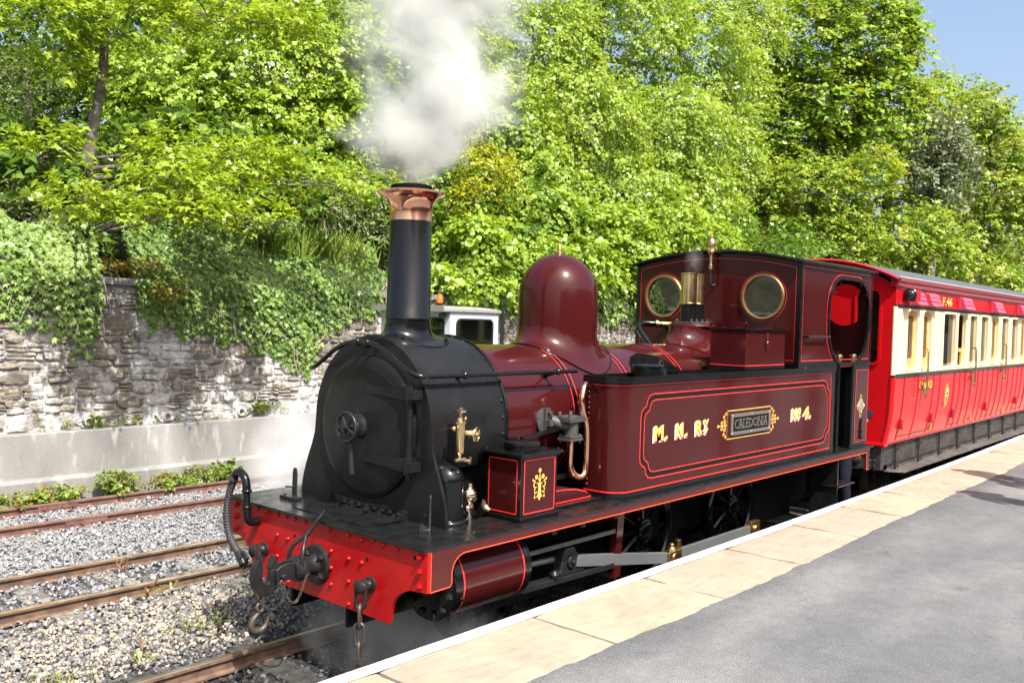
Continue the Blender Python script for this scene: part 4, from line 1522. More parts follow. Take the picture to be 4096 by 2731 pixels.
# maker's diamond plate
mb = MB()
c = (11.15, 1.485)
mb.plate([[(c[0] - .105, c[1]), (c[0], c[1] - .085), (c[0] + .105, c[1]), (c[0], c[1] + .085)]], (0, CYn - .0035, 0), X, Z, .008)
for a in (0, 90, 180, 270):
    mb.ball((c[0] + .092 * math.cos(R(a)), CYn - .013, c[1] + .075 * math.sin(R(a))), .008, 6)
mb.ribbon(circ(c[0], c[1], .045, 20), .006, (0, CYn - .0115, 0), X, Z, lift=.002)
dp_ = obj('makers_plate', mb, mat('nickel_plate', (.5, .49, .42), .35, metal=.7), bunker, smooth=30)
mb = MB()
star = []
for i in range(32):
    a = 2 * math.pi * i / 32
    k = .92 + .08 * math.cos(4 * a) + .10 * max(0, math.cos(2 * a - math.pi)) ** 6
    d = abs(math.cos(a)) / .125 + abs(math.sin(a)) / .115
    star.append((c[0] + math.cos(a) / d * k, c[1] + math.sin(a) / d * k * 1.12))
mb.ribbon(star, .009, (0, CYn - .003, 0), X, Z, lift=.002)
obj('plate_border', mb, gold_p, bunker, smooth=0, fix=False)
mb = MB()
mb.box(11.15, 11.185, CYn - .02, CYn - .003, 1.08, 1.30)
mb.box(11.175, 11.21, CYn - .016, CYn - .003, 1.20, 1.33)
mb.ball((11.168, CYn - .022, 1.17), .016, 8); mb.ball((11.168, CYn - .022, 1.10), .016, 8)
obj('latch', mb, black, bunker, smooth=30)

# roof
mb = MB()
def rf(i, t):
    y = (CYn - .05) + (CYf - CYn + .10) * i
    return (CX0 - .05 + (CX1 + .06 - CX0 + .05) * t, y, arc(y) + .012)
mb.grid(rf, 31, 2)
n0 = len(mb.v)
mb.grid(lambda i, t: V(rf(i, t)) - V((0, 0, .022)), 31, 2)
for (i0, i1) in ((0, 1), (60, 61)):
    mb.f.append((i0, i1, n0 + i1, n0 + i0)); mb.m.append(0)
for t in (0, 1):
    for i in range(30):
        a, b = i * 2 + t, (i + 1) * 2 + t
        mb.f.append((a, b, n0 + b, n0 + a)); mb.m.append(0)
roof = obj('cab_roof', mb, black, loco, smooth=30)
mb = MB()
mb.tube([(CX0 - .045, y, arc(y) - .012) for y in np.linspace(CYn - .04, CYf + .04, 25)], .016, 6)
obj('roof_rim', mb, black, roof, smooth=60)
# cab interior: floor, backhead, pipes, gauges
mb = MB(); mb.box(CX0 + .013, CX1 - .013, 4.5, mr(4.5), 1.0, 1.03)
obj('cab_floor', mb, soot, loco, smooth=0)
mb = MB()
mb.box(9.333, 9.7, 4.62, mr(4.62), 1.03, 2.1)
mb.cyl((9.7, Y0, 1.62), (9.74, Y0, 1.62), .52, n=32)
bh = obj('boiler_backhead', mb, black_m, loco, smooth=35)
obj('regulator_wheel', wheel((9.9, 4.86, 2.13), (1, 0, 0), .11, .011, 5), iron, bh, smooth=50)
mb = MB()
mb.tube([(9.85, 4.55, 1.7), (10.3, 4.42, 2.0), (10.3, 4.42, 2.4)], .012, 6)
mb.tube([(10.28, 4.33, 2.03), (10.28, 4.33, 2.28)], .010, 6)
mb.tube([(10.28, 4.33, 2.15), (10.28, 4.45, 2.15)], .008, 6)
mb.lathe((9.8, 4.95, 2.6), (1, 0, 0), [(.1, 0), (.1, .05), (.08, .06)], 20)
obj('cab_control', mb, brass_d, bh, smooth=50)

# whistle
mb = MB()
WX = 9.235
mb.tube([(9.31, Y0 - .02, 2.88), (9.26, Y0, 2.865), (WX, Y0, 2.90), (WX, Y0, 3.08)], .013, 8, k=4)
wh = obj('whistle', mb, iron, loco, smooth=50)
mb = MB()
mb.lathe((WX, Y0, 3.05), Z, [(.026, 0), (.026, .05), (.018, .055), (.018, .16), (.03, .175), (.046, .20), (.042, .225), (.02, .23), (.018, .25), (.046, .255), (.05, .28), (.045, .32), (.03, .345), (.014, .352), (.018, .37), (.012, .385)], 20)
obj('whistle_bell', mb, mat('bronze', (.55, .34, .2), .3, metal=1.0), wh, smooth=35)
# bent pipe left of the cab front
mb = MB()
mb.tube([(9.0, 5.62, 2.06), (8.94, 5.72, 2.14), (8.98, 5.93, 2.34), (9.06, 5.96, 2.41), (9.15, 5.90, 2.415), (9.24, 5.80, 2.41)], .038, 10, k=5)
ep = obj('ejector_pipe', mb, black, loco, smooth=60)
mb = MB(); mb.cyl((9.2, 5.84, 2.412), (9.32, 5.72, 2.408), .036, n=14)
mb.cyl((9.19, 5.85, 2.412), (9.21, 5.83, 2.412), .05, n=14)
obj('pipe_sleeve', mb, brass_d, ep, smooth=40)

# ------------------------------------------------------------- sandbox
mb = MB()
SX0, SX1, SYn, SYf = 4.848, 5.255, 4.155, 4.49
mb.box(SX0, SX1, SYn, SYf, ZF, 1.452)
sand = obj('sandbox', mb, black, loco, smooth=0, bevel=.004)
mb = MB(); mb.box(SX0 - .018, SX1 + .018, SYn - .018, SYf + .018, ZF, ZF + .035)
obj('sandbox_foot', mb, black, sand, smooth=0, bevel=.008)
mb = MB(); mb.box(SX0 - .035, SX1 + .035, SYn - .035, SYf + .035, 1.452, 1.474)
mb.box(SX0 - .018, SX1 + .018, SYn - .018, SYf + .018, 1.437, 1.452)
for a in (SX0, SX1):
    for b in (SYn, SYf):
        mb.cyl((a, b, 1.474), (a, b, 1.488), .014, n=6)
obj('sandbox_lid', mb, black, sand, smooth=0, bevel=.006)
mb = MB(); mb.lathe((5.03, 4.31, 1.472), Z, [(.125, 0), (.128, .035), (.134, .04), (.134, .058), (.125, .064), (.01, .066)], 36)
mb.box(5.02, 5.1, 4.42, 4.47, 1.50, 1.545)
obj('filler_cap', mb, black, sand, smooth=35)
mb = MB()
mb.plate([rrect(SX0 + .03, SX1 - .03, 1.04, 1.425, .003, 1)], (0, SYn + .001, 0), X, Z, .003)
mb.plate([rrect(SYn + .03, SYf - .03, 1.04, 1.425, .003, 1)], (SX0 + .001, 0, 0), Y, Z, -.003)
obj('sandbox_panel', mb, maroon, sand, smooth=0)
mb = MB()
mb.ribbon(rrect(SX0 + .033, SX1 - .033, 1.043, 1.422, .003, 1), .009, (0, SYn - .0022, 0), X, Z, lift=.002)
mb.ribbon(rrect(SYn + .033, SYf - .033, 1.043, 1.422, .003, 1), .009, (SX0 - .0045, 0, 0), Y, Z, lift=0)
obj('lining', mb, red_l, sand, smooth=0, fix=False)
# golden floral emblem
mb = MB()
ex, ez = 5.052, 1.235
o = (0, SYn - .0022, 0)
def fl2(pts, lift=.0022):
    mb.add([V(o) + X * a + Z * b - Y * lift for a, b in pts], [tuple(range(len(pts)))])
fl2([(ex - .014, ez - .05), (ex + .014, ez - .05), (ex + .016, ez + .015), (ex - .016, ez + .015)])
fl2([(ex - .012, ez - .05), (ex - .035, ez - .09), (ex - .018, ez - .085), (ex, ez - .115), (ex + .018, ez - .085), (ex + .035, ez - .09), (ex + .012, ez - .05)])
for a, b, r in ((0, .105, .016), (-.037, .06, .016), (.037, .06, .016)):
    mb.ribbon(circ(ex + a, ez + b, r * .72, 14), r * .6, o, X, Z, lift=.0023)
    mb.add([V(o) + X * (ex + a + .004 * math.cos(t)) + Z * (ez + b + .004 * math.sin(t)) - Y * .0024 for t in np.linspace(0, 6.28, 8, endpoint=False)], [tuple(range(8))])
for s in (-1, 1):
    mb.ribbon([(ex, ez + .01), (ex + s * .012, ez + .045), (ex + s * .03, ez + .055)], .006, o, X, Z, closed=False)
    mb.ribbon([(ex, ez + .01), (ex + s * .004, ez + .06), (ex, ez + .09)], .005, o, X, Z, closed=False)
    mb.ribbon([(ex + s * .008, ez + .005), (ex + s * .04, ez + .025), (ex + s * .068, ez + .04)], .008, o, X, Z, closed=False)
    mb.ribbon([(ex + s * (.045 + .02 * math.cos(t)), ez + .005 + .02 * math.sin(t)) for t in np.linspace(-2.2, 3.0, 14)], .009, o, X, Z, closed=False)
    mb.ribbon([(ex + s * (.04 + .016 * math.cos(t)), ez - .035 + .018 * math.sin(t)) for t in np.linspace(-2.6, 1.6, 12)], .008, o, X, Z, closed=False)
    mb.ribbon([(ex + s * .055, ez - .04), (ex + s * .052, ez - .085)], .005, o, X, Z, closed=False)
    fl2([(ex + s * .042, ez - .082), (ex + s * .052, ez - .075), (ex + s * .062, ez - .082), (ex + s * .052, ez - .098)])
    fl2([(ex + s * .06, ez + .035), (ex + s * .078, ez + .055), (ex + s * .08, ez + .03)])
obj('gold_emblem', mb, gold_p, sand, smooth=0, fix=False)
sand2 = MB(); sand2.box(SX0, SX1, mr(SYf), mr(SYn), ZF, 1.452); sand2.box(SX0 - .03, SX1 + .03, mr(SYf) - .03, mr(SYn) + .03, 1.452, 1.474)
obj('sandbox', sand2, maroon, loco, smooth=0, bevel=.004)

# lubricators and steam chest casing on the footplate
mb = MB()
def casing(i, t):
    a = math.pi * i
    h = t
    w = .125 * (1 if h < .68 else math.sqrt(max(.0, 1 - ((h - .68) / .32) ** 2)))
    return (4.475 - w * math.cos(a) * 1.05, 4.56 - max(.0, w) * math.sin(a) * 1.35, ZF + .43 * h)
mb.grid(casing, 22, 22)
mb.lathe((4.475, 4.50, ZF), Z, [(.15, 0), (.15, .02), (.14, .03)], 28)
obj('steam_pipe_casing', mb, black, loco, smooth=60)
mb = MB()
LX, LY = 4.475, 4.40
mb.lathe((LX, LY, 1.50), Z, [(.012, -.07), (.012, -.03), (.026, -.012), (.034, .0), (.034, .19), (.042, .193), (.042, .205), (.03, .21), (.026, .235), (.012, .24), (.011, .28)], 22)
mb.lathe((LX, LY, 1.77), Z, [(.012, 0), (.05, .004), (.055, .013), (.03, .02), (.014, .03), (.006, .035)], 18)
mb.tube([(LX - .05, LY, 1.44), (LX + .05, LY, 1.44)], .016, 8)
mb.tube([(LX + .02, LY, 1.435), (LX + .09, LY - .01, 1.43)], .011, 8)
mb.tube([(LX + .088, LY - .01, 1.405), (LX + .10, LY - .01, 1.455)], .012, 6)
mb.tube([(LX, LY, 1.63), (LX + .02, LY + .1, 1.64), (LX + .02, LY + .15, 1.64)], .018, 8)
mb.tube([(LX + .03, LY - .01, 1.63), (LX + .10, LY - .035, 1.615)], .020, 8)
mb.cyl((LX + .055, LY - .02, 1.625), (LX + .075, LY - .027, 1.62), .03, n=6)
mb.ball((LX - .055, LY + .01, 1.66), .018, 8); mb.ball((LX + .045, LY, 1.725), .016, 8)
lub = obj('brass_lubricator', mb, brass, loco, smooth=40)
obj('lubricator_wheel', wheel((LX + .115, LY - .045, 1.61), (.35, -1, -.05), .05, .0075, 5, hub_r=.012), brass, lub, smooth=50)
mb = MB()
QX, QY = 4.60, 4.415
mb.lathe((QX, QY, ZF), Z, [(.024, 0), (.024, .05), (.014, .055), (.014, .085), (.03, .10), (.03, .12), (.012, .125), (.02, .14)] + [(.056 * math.sin(t), .19 - .056 * math.cos(t)) for t in np.linspace(.5, 2.75, 10)] + [(.02, .246), (.022, .25), (.022, .272), (.01, .276)], 22)
mb.ball((QX - .025, QY - .01, ZF + .10), .026, 10)
obj('oil_cup', mb, mat('bright_brass', (.74, .60, .45), .14, metal=1.0), loco, smooth=40)
mb = MB()
mb.tube([(QX + .01, QY + .01, ZF + .12), (QX + .08, QY + .06, ZF + .16), (QX + .12, QY + .07, ZF + .15)], .016, 6)
mb.grid(lambda i, t: (QX + .10 + .16 * i, QY + .02 + .09 * t, ZF + .012 + .10 * i ** 2.2 * (.5 + .5 * t)), 8, 4)
obj('drip_spout', mb, mat('bright_brass', (.74, .60, .45), .14, metal=1.0), loco, smooth=60)

# clack valve, copper pipe, flange, and pipe along the boiler
mb = MB()
fc = V((5.60, 4.60, 1.62))
mb.lathe((5.60, 4.64, 1.625), (0, -1, 0), [(.10, 0), (.10, .03), (.092, .035), (.092, .05), (.1, .055), (.1, .08), (.085, .085), (.02, .087)], 30)
mb.obox((5.595, 4.545, 1.625), (.03, 0, 0), (0, .015, 0), (0, 0, .10))
mb.obox((5.595, 4.52, 1.61), (.022, 0, 0), (0, .03, 0), (0, 0, .025))
for z in (1.555, 1.69):
    mb.cyl((5.60, 4.54, z), (5.60, 4.50, z), .018, n=8)
obj('clack_cover', mb, grey_cast, loco, smooth=35)
mb = MB()
KX, KY = 5.80, 4.45
mb.box(KX - .115, KX + .095, KY - .075, KY + .09, 1.615, 1.65)
mb.box(KX - .105, KX + .085, KY - .068, KY + .08, 1.65, 1.66)
mb.cyl((KX - .01, KY, 1.50), (KX - .01, KY, 1.615), .06, n=20)
mb.box(KX - .09, KX + .075, KY - .065, KY + .075, 1.462, 1.482)
mb.box(KX - .085, KX + .07, KY - .06, KY + .07, 1.486, 1.504)
mb.cyl((KX - .03, KY + .02, 1.58), (5.66, 4.56, 1.62), .05, n=14)
for a in (-.085, .06):
    for b in (-.05, .06):
        mb.cyl((KX + a, KY + b, 1.655), (KX + a, KY + b, 1.69), .017, n=6)
        mb.cyl((KX + a * .85, KY + b * .9, 1.44), (KX + a * .85, KY + b * .9, 1.515), .011, n=6)
obj('clack_valve', mb, grey_cast, loco, smooth=30, bevel=.003)
mb = MB()
mb.tube([(KX - .01, KY, 1.47), (KX - .01, KY, 1.38), (KX - .01, KY, 1.27), (KX + .01, KY - .02, 1.20), (KX + .055, KY - .045, 1.165), (KX + .105, KY - .06, 1.19), (KX + .125, KY - .06, 1.27), (KX + .13, KY - .06, 1.42), (KX + .125, KY - .055, 1.58), (KX + .085, KY - .045, 1.70), (KX + .075, KY - .04, 1.80), (KX + .105, KY - .03, 1.88), (KX + .15, KY - .02, 1.91)], .0265, 12, k=5)
obj('copper_pipe', mb, copper, loco, smooth=60)
mb = MB()
mb.tube([(5.15, 4.42, 1.53), (5.7, 4.50, 1.56)], .02, 4)
mb.obox((5.55, 4.50, 1.17), (.42, 0, 0), (0, .012, 0), (0, 0, .02))
mb.obox((5.97, 4.53, 1.56), (.1, 0, 0), (0, .01, 0), (0, 0, .018))
obj('pipe_bracket', mb, black, loco, smooth=30)
# splasher between sandbox and tank
mb = MB()
P = [(5.27, ZF)] + [(5.27 + .72 * t, ZF + .165 * math.cos((t - .12) / .88 * math.pi / 2) if t > .12 else ZF + .165) for t in np.linspace(0, 1, 10)]
mb.plate([list(reversed(P))], (0, 4.30, 0), X, Z, -.3)
sp_ = obj('splasher', mb, maroon, loco, smooth=30)
mb = MB()
mb.ribbon([(5.28, 1.025), (5.88, 1.025), (5.80, 1.075), (5.68, 1.105), (5.5, 1.12), (5.28, 1.122)], .010, (0, 4.298, 0), X, Z, lift=.003)
obj('lining', mb, red_l, sp_, smooth=0, fix=False)
mb = MB(); mb.box(5.27, 6.0, 4.25, 4.30, ZF, ZF + .025)
obj('splasher_foot', mb, black, sp_, smooth=0, bevel=.006)

# ------------------------------------------------------------- cylinders, motion, wheels
def cylinder(far):
    fl = mir if far else (lambda q: q)
    cyy, cz, cr = 4.39, .65, .255
    mb = MB()
    mb.lathe((4.225, cyy, cz), X, [(cr, .03), (cr, .70)], 44)
    c_ = obj('cylinder', fl(mb), maroon, loco, smooth=35)
    mb = MB()
    mb.lathe((4.195, cyy, cz), X, [(.05, -.01), (.245, 0), (.262, .01), (.262, .045), (.255, .05), (cr + .003, .06), (cr + .003, .08), (.2, .081)], 44)
    obj('cylinder_cover', fl(mb), black, c_, smooth=35)
    mb = MB()
    mb.lathe((4.895, cyy, cz), X, [(.2, -.001), (cr + .003, 0), (cr + .003, .03), (.262, .035), (.262, .07), (.22, .08), (.05, .085)], 44)
    obj('cylinder_cover', fl(mb), black, c_, smooth=35)
    for x in (4.28, 4.885):
        mb = MB()
        mb.grid(lambda i, t: (x + .012 * t, cyy + (cr + .0032) * math.cos(6.2832 * i), cz + (cr + .0032) * math.sin(6.2832 * i)), 60, 2, wrap=True)
        obj('lining', fl(mb), red_l, c_, smooth=40, fix=False)
    if not far:
        for a in range(15, 375, 30):
            p = (4.197, cyy + .222 * math.cos(R(a)), cz + .222 * math.sin(R(a)))
            inst('bolt', HEX['iron'], c_, p, rot=fx)
        for a in (195, 235):
            inst('bolt', HEX['black'], c_, (4.26, cyy + .266 * math.cos(R(a)), cz + .266 * math.sin(R(a))), rot=face((0, math.cos(R(a)), math.sin(R(a)))))
    mb = MB()
    mb.box(4.25, 4.95, cyy + .1, 4.85, .5, .92)
    obj('cylinder_saddle', fl(mb), soot, c_, smooth=0)
    mb = MB()
    yb = 4.31
    mb.cyl((4.95, yb + .07, .585), (5.62, yb + .07, .56), .024, n=12)
    mb.cyl((4.97, yb + .07, .585), (5.18, yb + .07, .58), .055, n=16)
    obj('piston_rod', fl(mb), steel, loco, smooth=40)
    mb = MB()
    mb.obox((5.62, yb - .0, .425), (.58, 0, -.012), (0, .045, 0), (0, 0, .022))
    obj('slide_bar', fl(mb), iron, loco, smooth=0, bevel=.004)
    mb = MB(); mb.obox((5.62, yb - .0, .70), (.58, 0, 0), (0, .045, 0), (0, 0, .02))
    obj('slide_bar', fl(mb), black, loco, smooth=0, bevel=.004)  # both bars coloured dark for the shade they lie in below the footplate
    mb = MB()
    mb.plate([[(5.44, .455), (5.80, .45), (5.80, .475), (5.72, .49), (5.70, .60), (5.66, .66), (5.56, .66), (5.52, .60), (5.50, .49), (5.44, .48)]], (0, yb - .03, 0), X, Z, -.08)
    mb.cyl((5.62, yb - .05, .55), (5.62, yb + .05, .55), .05, n=18)
    mb.cyl((5.62, yb - .07, .55), (5.62, yb - .05, .55), .018, n=8)
    mb.lathe((5.42, yb - .03, .455), Z, [(.03, 0), (.035, .03), (.02, .05), (.012, .06)], 12)
    obj('crosshead', fl(mb), iron, loco, smooth=35, bevel=.004)
    # coupling and connecting rods
    mb = MB()
    pA, pB = V((5.62, yb - .02, .55)), V((7.12, yb - .02, .305))
    d = (pB - pA); up = V((-d.z, 0, d.x)).normalized()
    mb.obox((pA + pB) / 2 + V((.03, 0, 0)), d * .47, (0, .022, 0), up * .048)
    cr_ = obj('connecting_rod', fl(mb), steel, loco, smooth=0, bevel=.004)
    mb = MB()
    mb.obox((7.13, yb - .02, .31), (.11, 0, 0), (0, .045, 0), (0, 0, .065))
    mb.cyl((7.13, yb - .075, .31), (7.13, yb + .04, .31), .05, n=16)
    mb.lathe((7.13, yb - .02, .37), Z, [(.05, 0), (.04, .03), (.025, .035), (.022, .065), (.012, .07)], 10)
    mb.box(7.2, 7.25, yb - .05, yb, .37, .46)
    obj('brass_bearing', fl(mb), brass_d, cr_, smooth=30, bevel=.004)
    mb = MB()
    mb.obox((8.0, yb + .03, .30), (.78, 0, 0), (0, .018, 0), (0, 0, .046))
    co = obj('coupling_rod', fl(mb), steel, loco, smooth=0, bevel=.004)
    mb = MB(); mb.obox((6.04, yb + .22, .30), (1.1, 0, 0), (0, .018, 0), (0, 0, .046))
    obj('coupling_rod', fl(mb), iron, loco, smooth=0, bevel=.004)
    mb = MB()
    mb.obox((8.83, yb + .03, .31), (.1, 0, 0), (0, .03, 0), (0, 0, .075))
    mb.cyl((8.83, yb - .02, .30), (8.83, yb + .06, .30), .045, n=16)
    obj('brass_bearing', fl(mb), brass_d, co, smooth=30, bevel=.004)
    mb = MB()
    mb.plate([[(6.20, .30), (6.29, .31), (6.33, .90), (6.24, .90)]], (0, yb - .04, 0), X, Z, -.06)
    obj('motion_bracket', fl(mb), maroon, loco, smooth=0)
    mb = MB()
    mb.obox((6.1, yb + .12, .86), (1.1, 0, 0), (0, .04, 0), (0, 0, .03))
    for x in (5.25, 5.6, 6.05):
        mb.cyl((x, yb - .14, .84), (x, yb - .14, .968), .018, n=8)
        mb.cyl((x, yb - .14, .845), (x, yb - .14, .875), .03, n=8)
    obj('motion_beam', fl(mb), iron, loco, smooth=30)
    # cab steps
    mb = MB()
    mb.box(10.42, 10.445, 4.09, 4.42, .18, .967)
    mb.grid(lambda i, t: (10.445 + .36 * i, 4.40 - .02 * i, .30 + .667 * t), 2, 2)
    mb.box(10.40, 10.90, 4.07, 4.32, .575, .590)
    mb.box(10.40, 10.90, 4.07, 4.32, .21, .225)
    obj('cab_step', fl(mb), black_fp, loco, smooth=0, bevel=.003)
cylinder(False)
cylinder(True)
mb = MB()
mb.box(3.89, 11.29, 4.84, 4.87, .30, .968)
mb.box(3.89, 11.29, mr(4.87), mr(4.84), .30, .968)
mb.box(4.9, 10.9, 4.8705, mr(4.8705), .5, .95)
mb.box(7.75, 8.2, 4.8705, mr(4.8705), .08, .5)
mb.box(9.4, 10.9, 4.8705, mr(4.8705), .08, .5)
mb.box(5.55, 6.55, 4.8705, mr(4.8705), .16, .5)
obj('main_frame', mb, soot, loco, smooth=0)
def drive_wheel(x, s):
    cyy = Y0 + s * .53
    mb = MB()
    o, ax = (x, cyy, .5), (0, s, 0)
    mb.lathe(o, ax, [(.40, -.05), (.44, -.055), (.5, -.05), (.5, .045), (.47, .06), (.435, .055), (.42, .04), (.40, .04)], 48)
    mb.f = [f for f in mb.f if len(f) == 4]
    w = obj('driving_wheel', mb, black, loco, smooth=35)
    mb = MB()
    for i in range(12):
        a = 2 * math.pi * i / 12
        mb.tube([(x + .08 * math.cos(a), cyy + s * .02, .5 + .08 * math.sin(a)), (x + .42 * math.cos(a), cyy + s * .015, .5 + .42 * math.sin(a))], .02, 6, radii=[.028, .018])
    mb.lathe(o, ax, [(.11, -.05), (.11, .07), (.09, .08), (.05, .085)], 20)
    mb.cyl((x, cyy + s * .02, .30), (x, cyy + s * .13, .30), .05, n=14)
    a0 = math.pi / 2
    mb.plate([[(x + .41 * math.cos(t), .5 + .41 * math.sin(t)) for t in np.linspace(a0 - .6, a0 + .6, 10)]], (0, cyy + s * .0 - .02, 0), X, Z, -.04)
    obj('wheel_spokes', mb, black, w, smooth=35)
for x in (4.95, 7.13, 8.83):
    for s in (-1, 1):
        drive_wheel(x, s)
    mb = MB(); mb.cyl((x, Y0 - .6, .5), (x, Y0 + .6, .5), .07, n=14)
    obj('axle', mb, iron, loco, smooth=35)

# ------------------------------------------------------------- front drawgear
mb = MB()
mb.lathe((3.861, 5.15, .68), (-1, 0, 0), [(.14, 0), (.14, .026), (.132, .032), (.075, .034), (.066, .05), (.062, .085), (.066, .12), (.085, .15), (.09, .165), (.085, .20), (.06, .215)], 36)
dg_ = obj('drawgear_boss', mb, iron, loco, smooth=30)
for a in (40, 140, 220, 320):
    inst('bolt', HEX['iron'], dg_, (3.83, 5.15 + .105 * math.cos(R(a)), .68 + .105 * math.sin(R(a))), rot=fx)
mb = MB()
for s in (-1, 1):
    mb.plate([[(3.50, .625), (3.80, .62), (3.80, .735), (3.60, .738), (3.54, .73), (3.50, .705)]], (0, 5.16 + s * .036 + .006, 0), X, Z, .012)
mb.box(3.62, 3.82, 5.12, 5.20, .635, .72)
mb.cyl((3.55, 5.09, .655), (3.55, 5.23, .655), .02, n=12)
mb.box(3.47, 3.62, 5.135, 5.185, .635, .71)
mb.cyl((3.71, 5.08, .655), (3.71, 5.24, .655), .022, n=12)
mb.cyl((3.71, 5.07, .655), (3.71, 5.09, .655), .034, n=8)
obj('draw_bar', mb, iron, dg_, smooth=30, bevel=.003)
# the crescent hook: opening upwards
mb = MB()
cxh, czh = 3.44, .678
outer = [(cxh + .098 * math.cos(a), czh + .142 * math.sin(a)) for a in np.linspace(R(62), R(-242), 34)]
outer[0] = (cxh + .062, czh + .125); outer[-1] = (cxh - .065, czh + .155)
inner = [(cxh + .004 + .036 * math.cos(a), czh + .0 + .062 * math.sin(a)) for a in np.linspace(R(-225), R(45), 22)]
inner[0] = (cxh - .046, czh + .15)
mb.plate([list(reversed(outer + inner))], (0, 5.193, 0), X, Z, .052)
hk = obj('coupling_hook', mb, iron, dg_, smooth=30, bevel=.012)
# forked locking lever leaning on the footplate edge
mb = MB()
mb.tube([(3.70, 5.235, .665), (3.675, 5.235, .73), (3.69, 5.215, .82), (3.755, 5.15, .90)], .015, 8, k=4)
mb.tube([(3.71, 5.085, .655), (3.675, 5.08, .73), (3.69, 5.09, .82), (3.755, 5.15, .90)], .015, 8, k=4)
mb.tube([(3.745, 5.15, .885), (3.79, 5.12, .955), (3.815, 5.095, 1.01), (3.835, 5.085, 1.035), (3.85, 5.075, 1.07)], .015, 8, k=4, radii=[.019, .013, .011, .010, .007])
obj('locking_lever', mb, iron, dg_, smooth=60)
def link(c, ax, up, a, b, r, mb):
    c, ax, up = V(c), V(ax).normalized(), V(up).normalized()
    P = []
    for t in np.linspace(0, 2 * math.pi, 20, endpoint=False):
        P.append(c + ax * (a * math.cos(t)) + up * ((b - a) * (1 if math.sin(t) > .01 else -1 if math.sin(t) < -.01 else 0) + a * math.sin(t)))
    mb.tube(P, r, 7, closed=True)
mb = MB()
hx_, hy_, q_ = 3.42, 5.18, .70
link((hx_, hy_, .515), (.4, 1, 0), Z, .018, .04, .007, mb)
mb.tube([(hx_ + .024 * math.cos(t), hy_ + .004 * math.sin(t), .462 + .028 * math.sin(t)) for t in np.linspace(0, 6.283, 14, endpoint=False)], .011, 7, closed=True)
mb.tube([(hx_ + a * q_, hy_ + b * q_, .44 + (c - .405) * q_) for a, b, c in ((0, 0, .405), (-.03, .005, .37), (-.07, .01, .325), (-.085, .01, .27), (-.06, .005, .225), (0, -.005, .215), (.055, -.01, .25), (.075, -.015, .30), (.085, -.02, .34))], .02, 10, k=4, radii=[.012, .016, .02, .023, .025, .023, .019, .013, .006])
obj('chain_hook', mb, iron_r, dg_, smooth=60)
# fine safety chain of small links in a loop
mb = MB()
Pc = catmull([(3.54, 5.10, .63), (3.555, 5.095, .56), (3.59, 5.09, .49), (3.635, 5.085, .475), (3.67, 5.08, .53), (3.695, 5.075, .60), (3.71, 5.07, .655)], 4)
for i in range(len(Pc) - 1):
    c = (Pc[i] + Pc[i + 1]) / 2
    d = (Pc[i + 1] - Pc[i]).normalized()
    o_ = d.orthogonal().normalized()
    o_ = Matrix.Rotation(i * 1.57, 3, d) @ o_
    link(c, o_, d, .007, .012, .0028, mb)
mb.tube([(3.535 + .018 * math.cos(t), 5.10, .615 + .024 * math.sin(t)) for t in np.linspace(0, 6.28, 12, endpoint=False)], .004, 5, closed=True)
obj('safety_chain', mb, iron_r, dg_, smooth=60, kind='stuff')
# side chain lugs, and the hanging side chain
for yy in (4.576, 5.80):
    mb = MB()
    mb.lathe((3.861, yy, .66), (-1, 0, 0), [(.052, 0), (.052, .018), (.034, .024), (.03, .04), (.045, .05), (.045, .066), (.032, .072), (.032, .085), (.046, .095), (.046, .112), (.03, .12), (.012, .124)], 20)
    lg = obj('chain_lug', mb, iron, loco, smooth=35)
    if yy < 5:
        zz = .655
        mb = MB()
        link((3.775, yy + .002, .60), (.55, -.8, 0), Z, .033, .082, .013, mb)
        obj('chain_link', mb, iron, lg, smooth=60)
        for i, (zc, ang) in enumerate(((.465, .75), (.345, -.9), (.225, .75))):
            mb = MB()
            link((3.775, yy + .004, zc), (math.cos(ang), math.sin(ang), 0), Z, .029, .074, .013, mb)
            obj('chain_link', mb, iron_r, lg, smooth=60)
        mb = MB()
        mb.tube([(3.775, yy, .17), (3.77, yy + .005, .13), (3.755, yy + .015, .08), (3.765, yy + .01, .03), (3.80, yy - .02, .01), (3.835, yy - .04, .04), (3.84, yy - .045, .09)], .022, 9, k=4, radii=[.014, .02, .023, .024, .022, .016, .007])
        obj('chain_end_hook', mb, iron_r, lg, smooth=60)
    else:
        mb = MB()
        mb.plate([[(5.70, .55), (5.745, .55), (5.80, .68), (5.77, .70)]], (3.79, 0, 0), Y, Z, -.02)
        obj('link_tongue', mb, iron, lg, smooth=0)
# vacuum brake pipe and hose
mb = MB()
mb.tube([(3.862, 5.885, .855), (3.80, 5.89, .855), (3.775, 5.895, .87), (3.765, 5.90, .91), (3.765, 5.905, 1.0)], .031, 12, k=5)
mb.tube([(3.765, 5.905, .95), (3.765, 5.91, 1.09)], .0265, 12)
mb.tube([(3.765, 5.91, 1.08), (3.765, 5.915, 1.13), (3.765, 5.94, 1.185), (3.765, 6.0, 1.215), (3.765, 6.06, 1.20), (3.765, 6.085, 1.16)], .031, 12, k=5)
for z in (.955, 1.075):
    mb.lathe((3.765, 5.908, z), Z, [(.028, 0), (.038, .006), (.038, .022), (.028, .028)], 16)
vp = obj('vacuum_pipe', mb, black, loco, smooth=60)
mb = MB()
Ph = catmull([(3.765, 6.082, 1.17), (3.762, 6.10, 1.12), (3.755, 6.13, 1.04), (3.75, 6.15, .94), (3.745, 6.14, .84), (3.735, 6.09, .745), (3.72, 6.00, .675), (3.705, 5.90, .63)], 14)
rad = [.0245 + .0045 * (math.sin(i * 2.1) > 0) for i in range(len(Ph))]
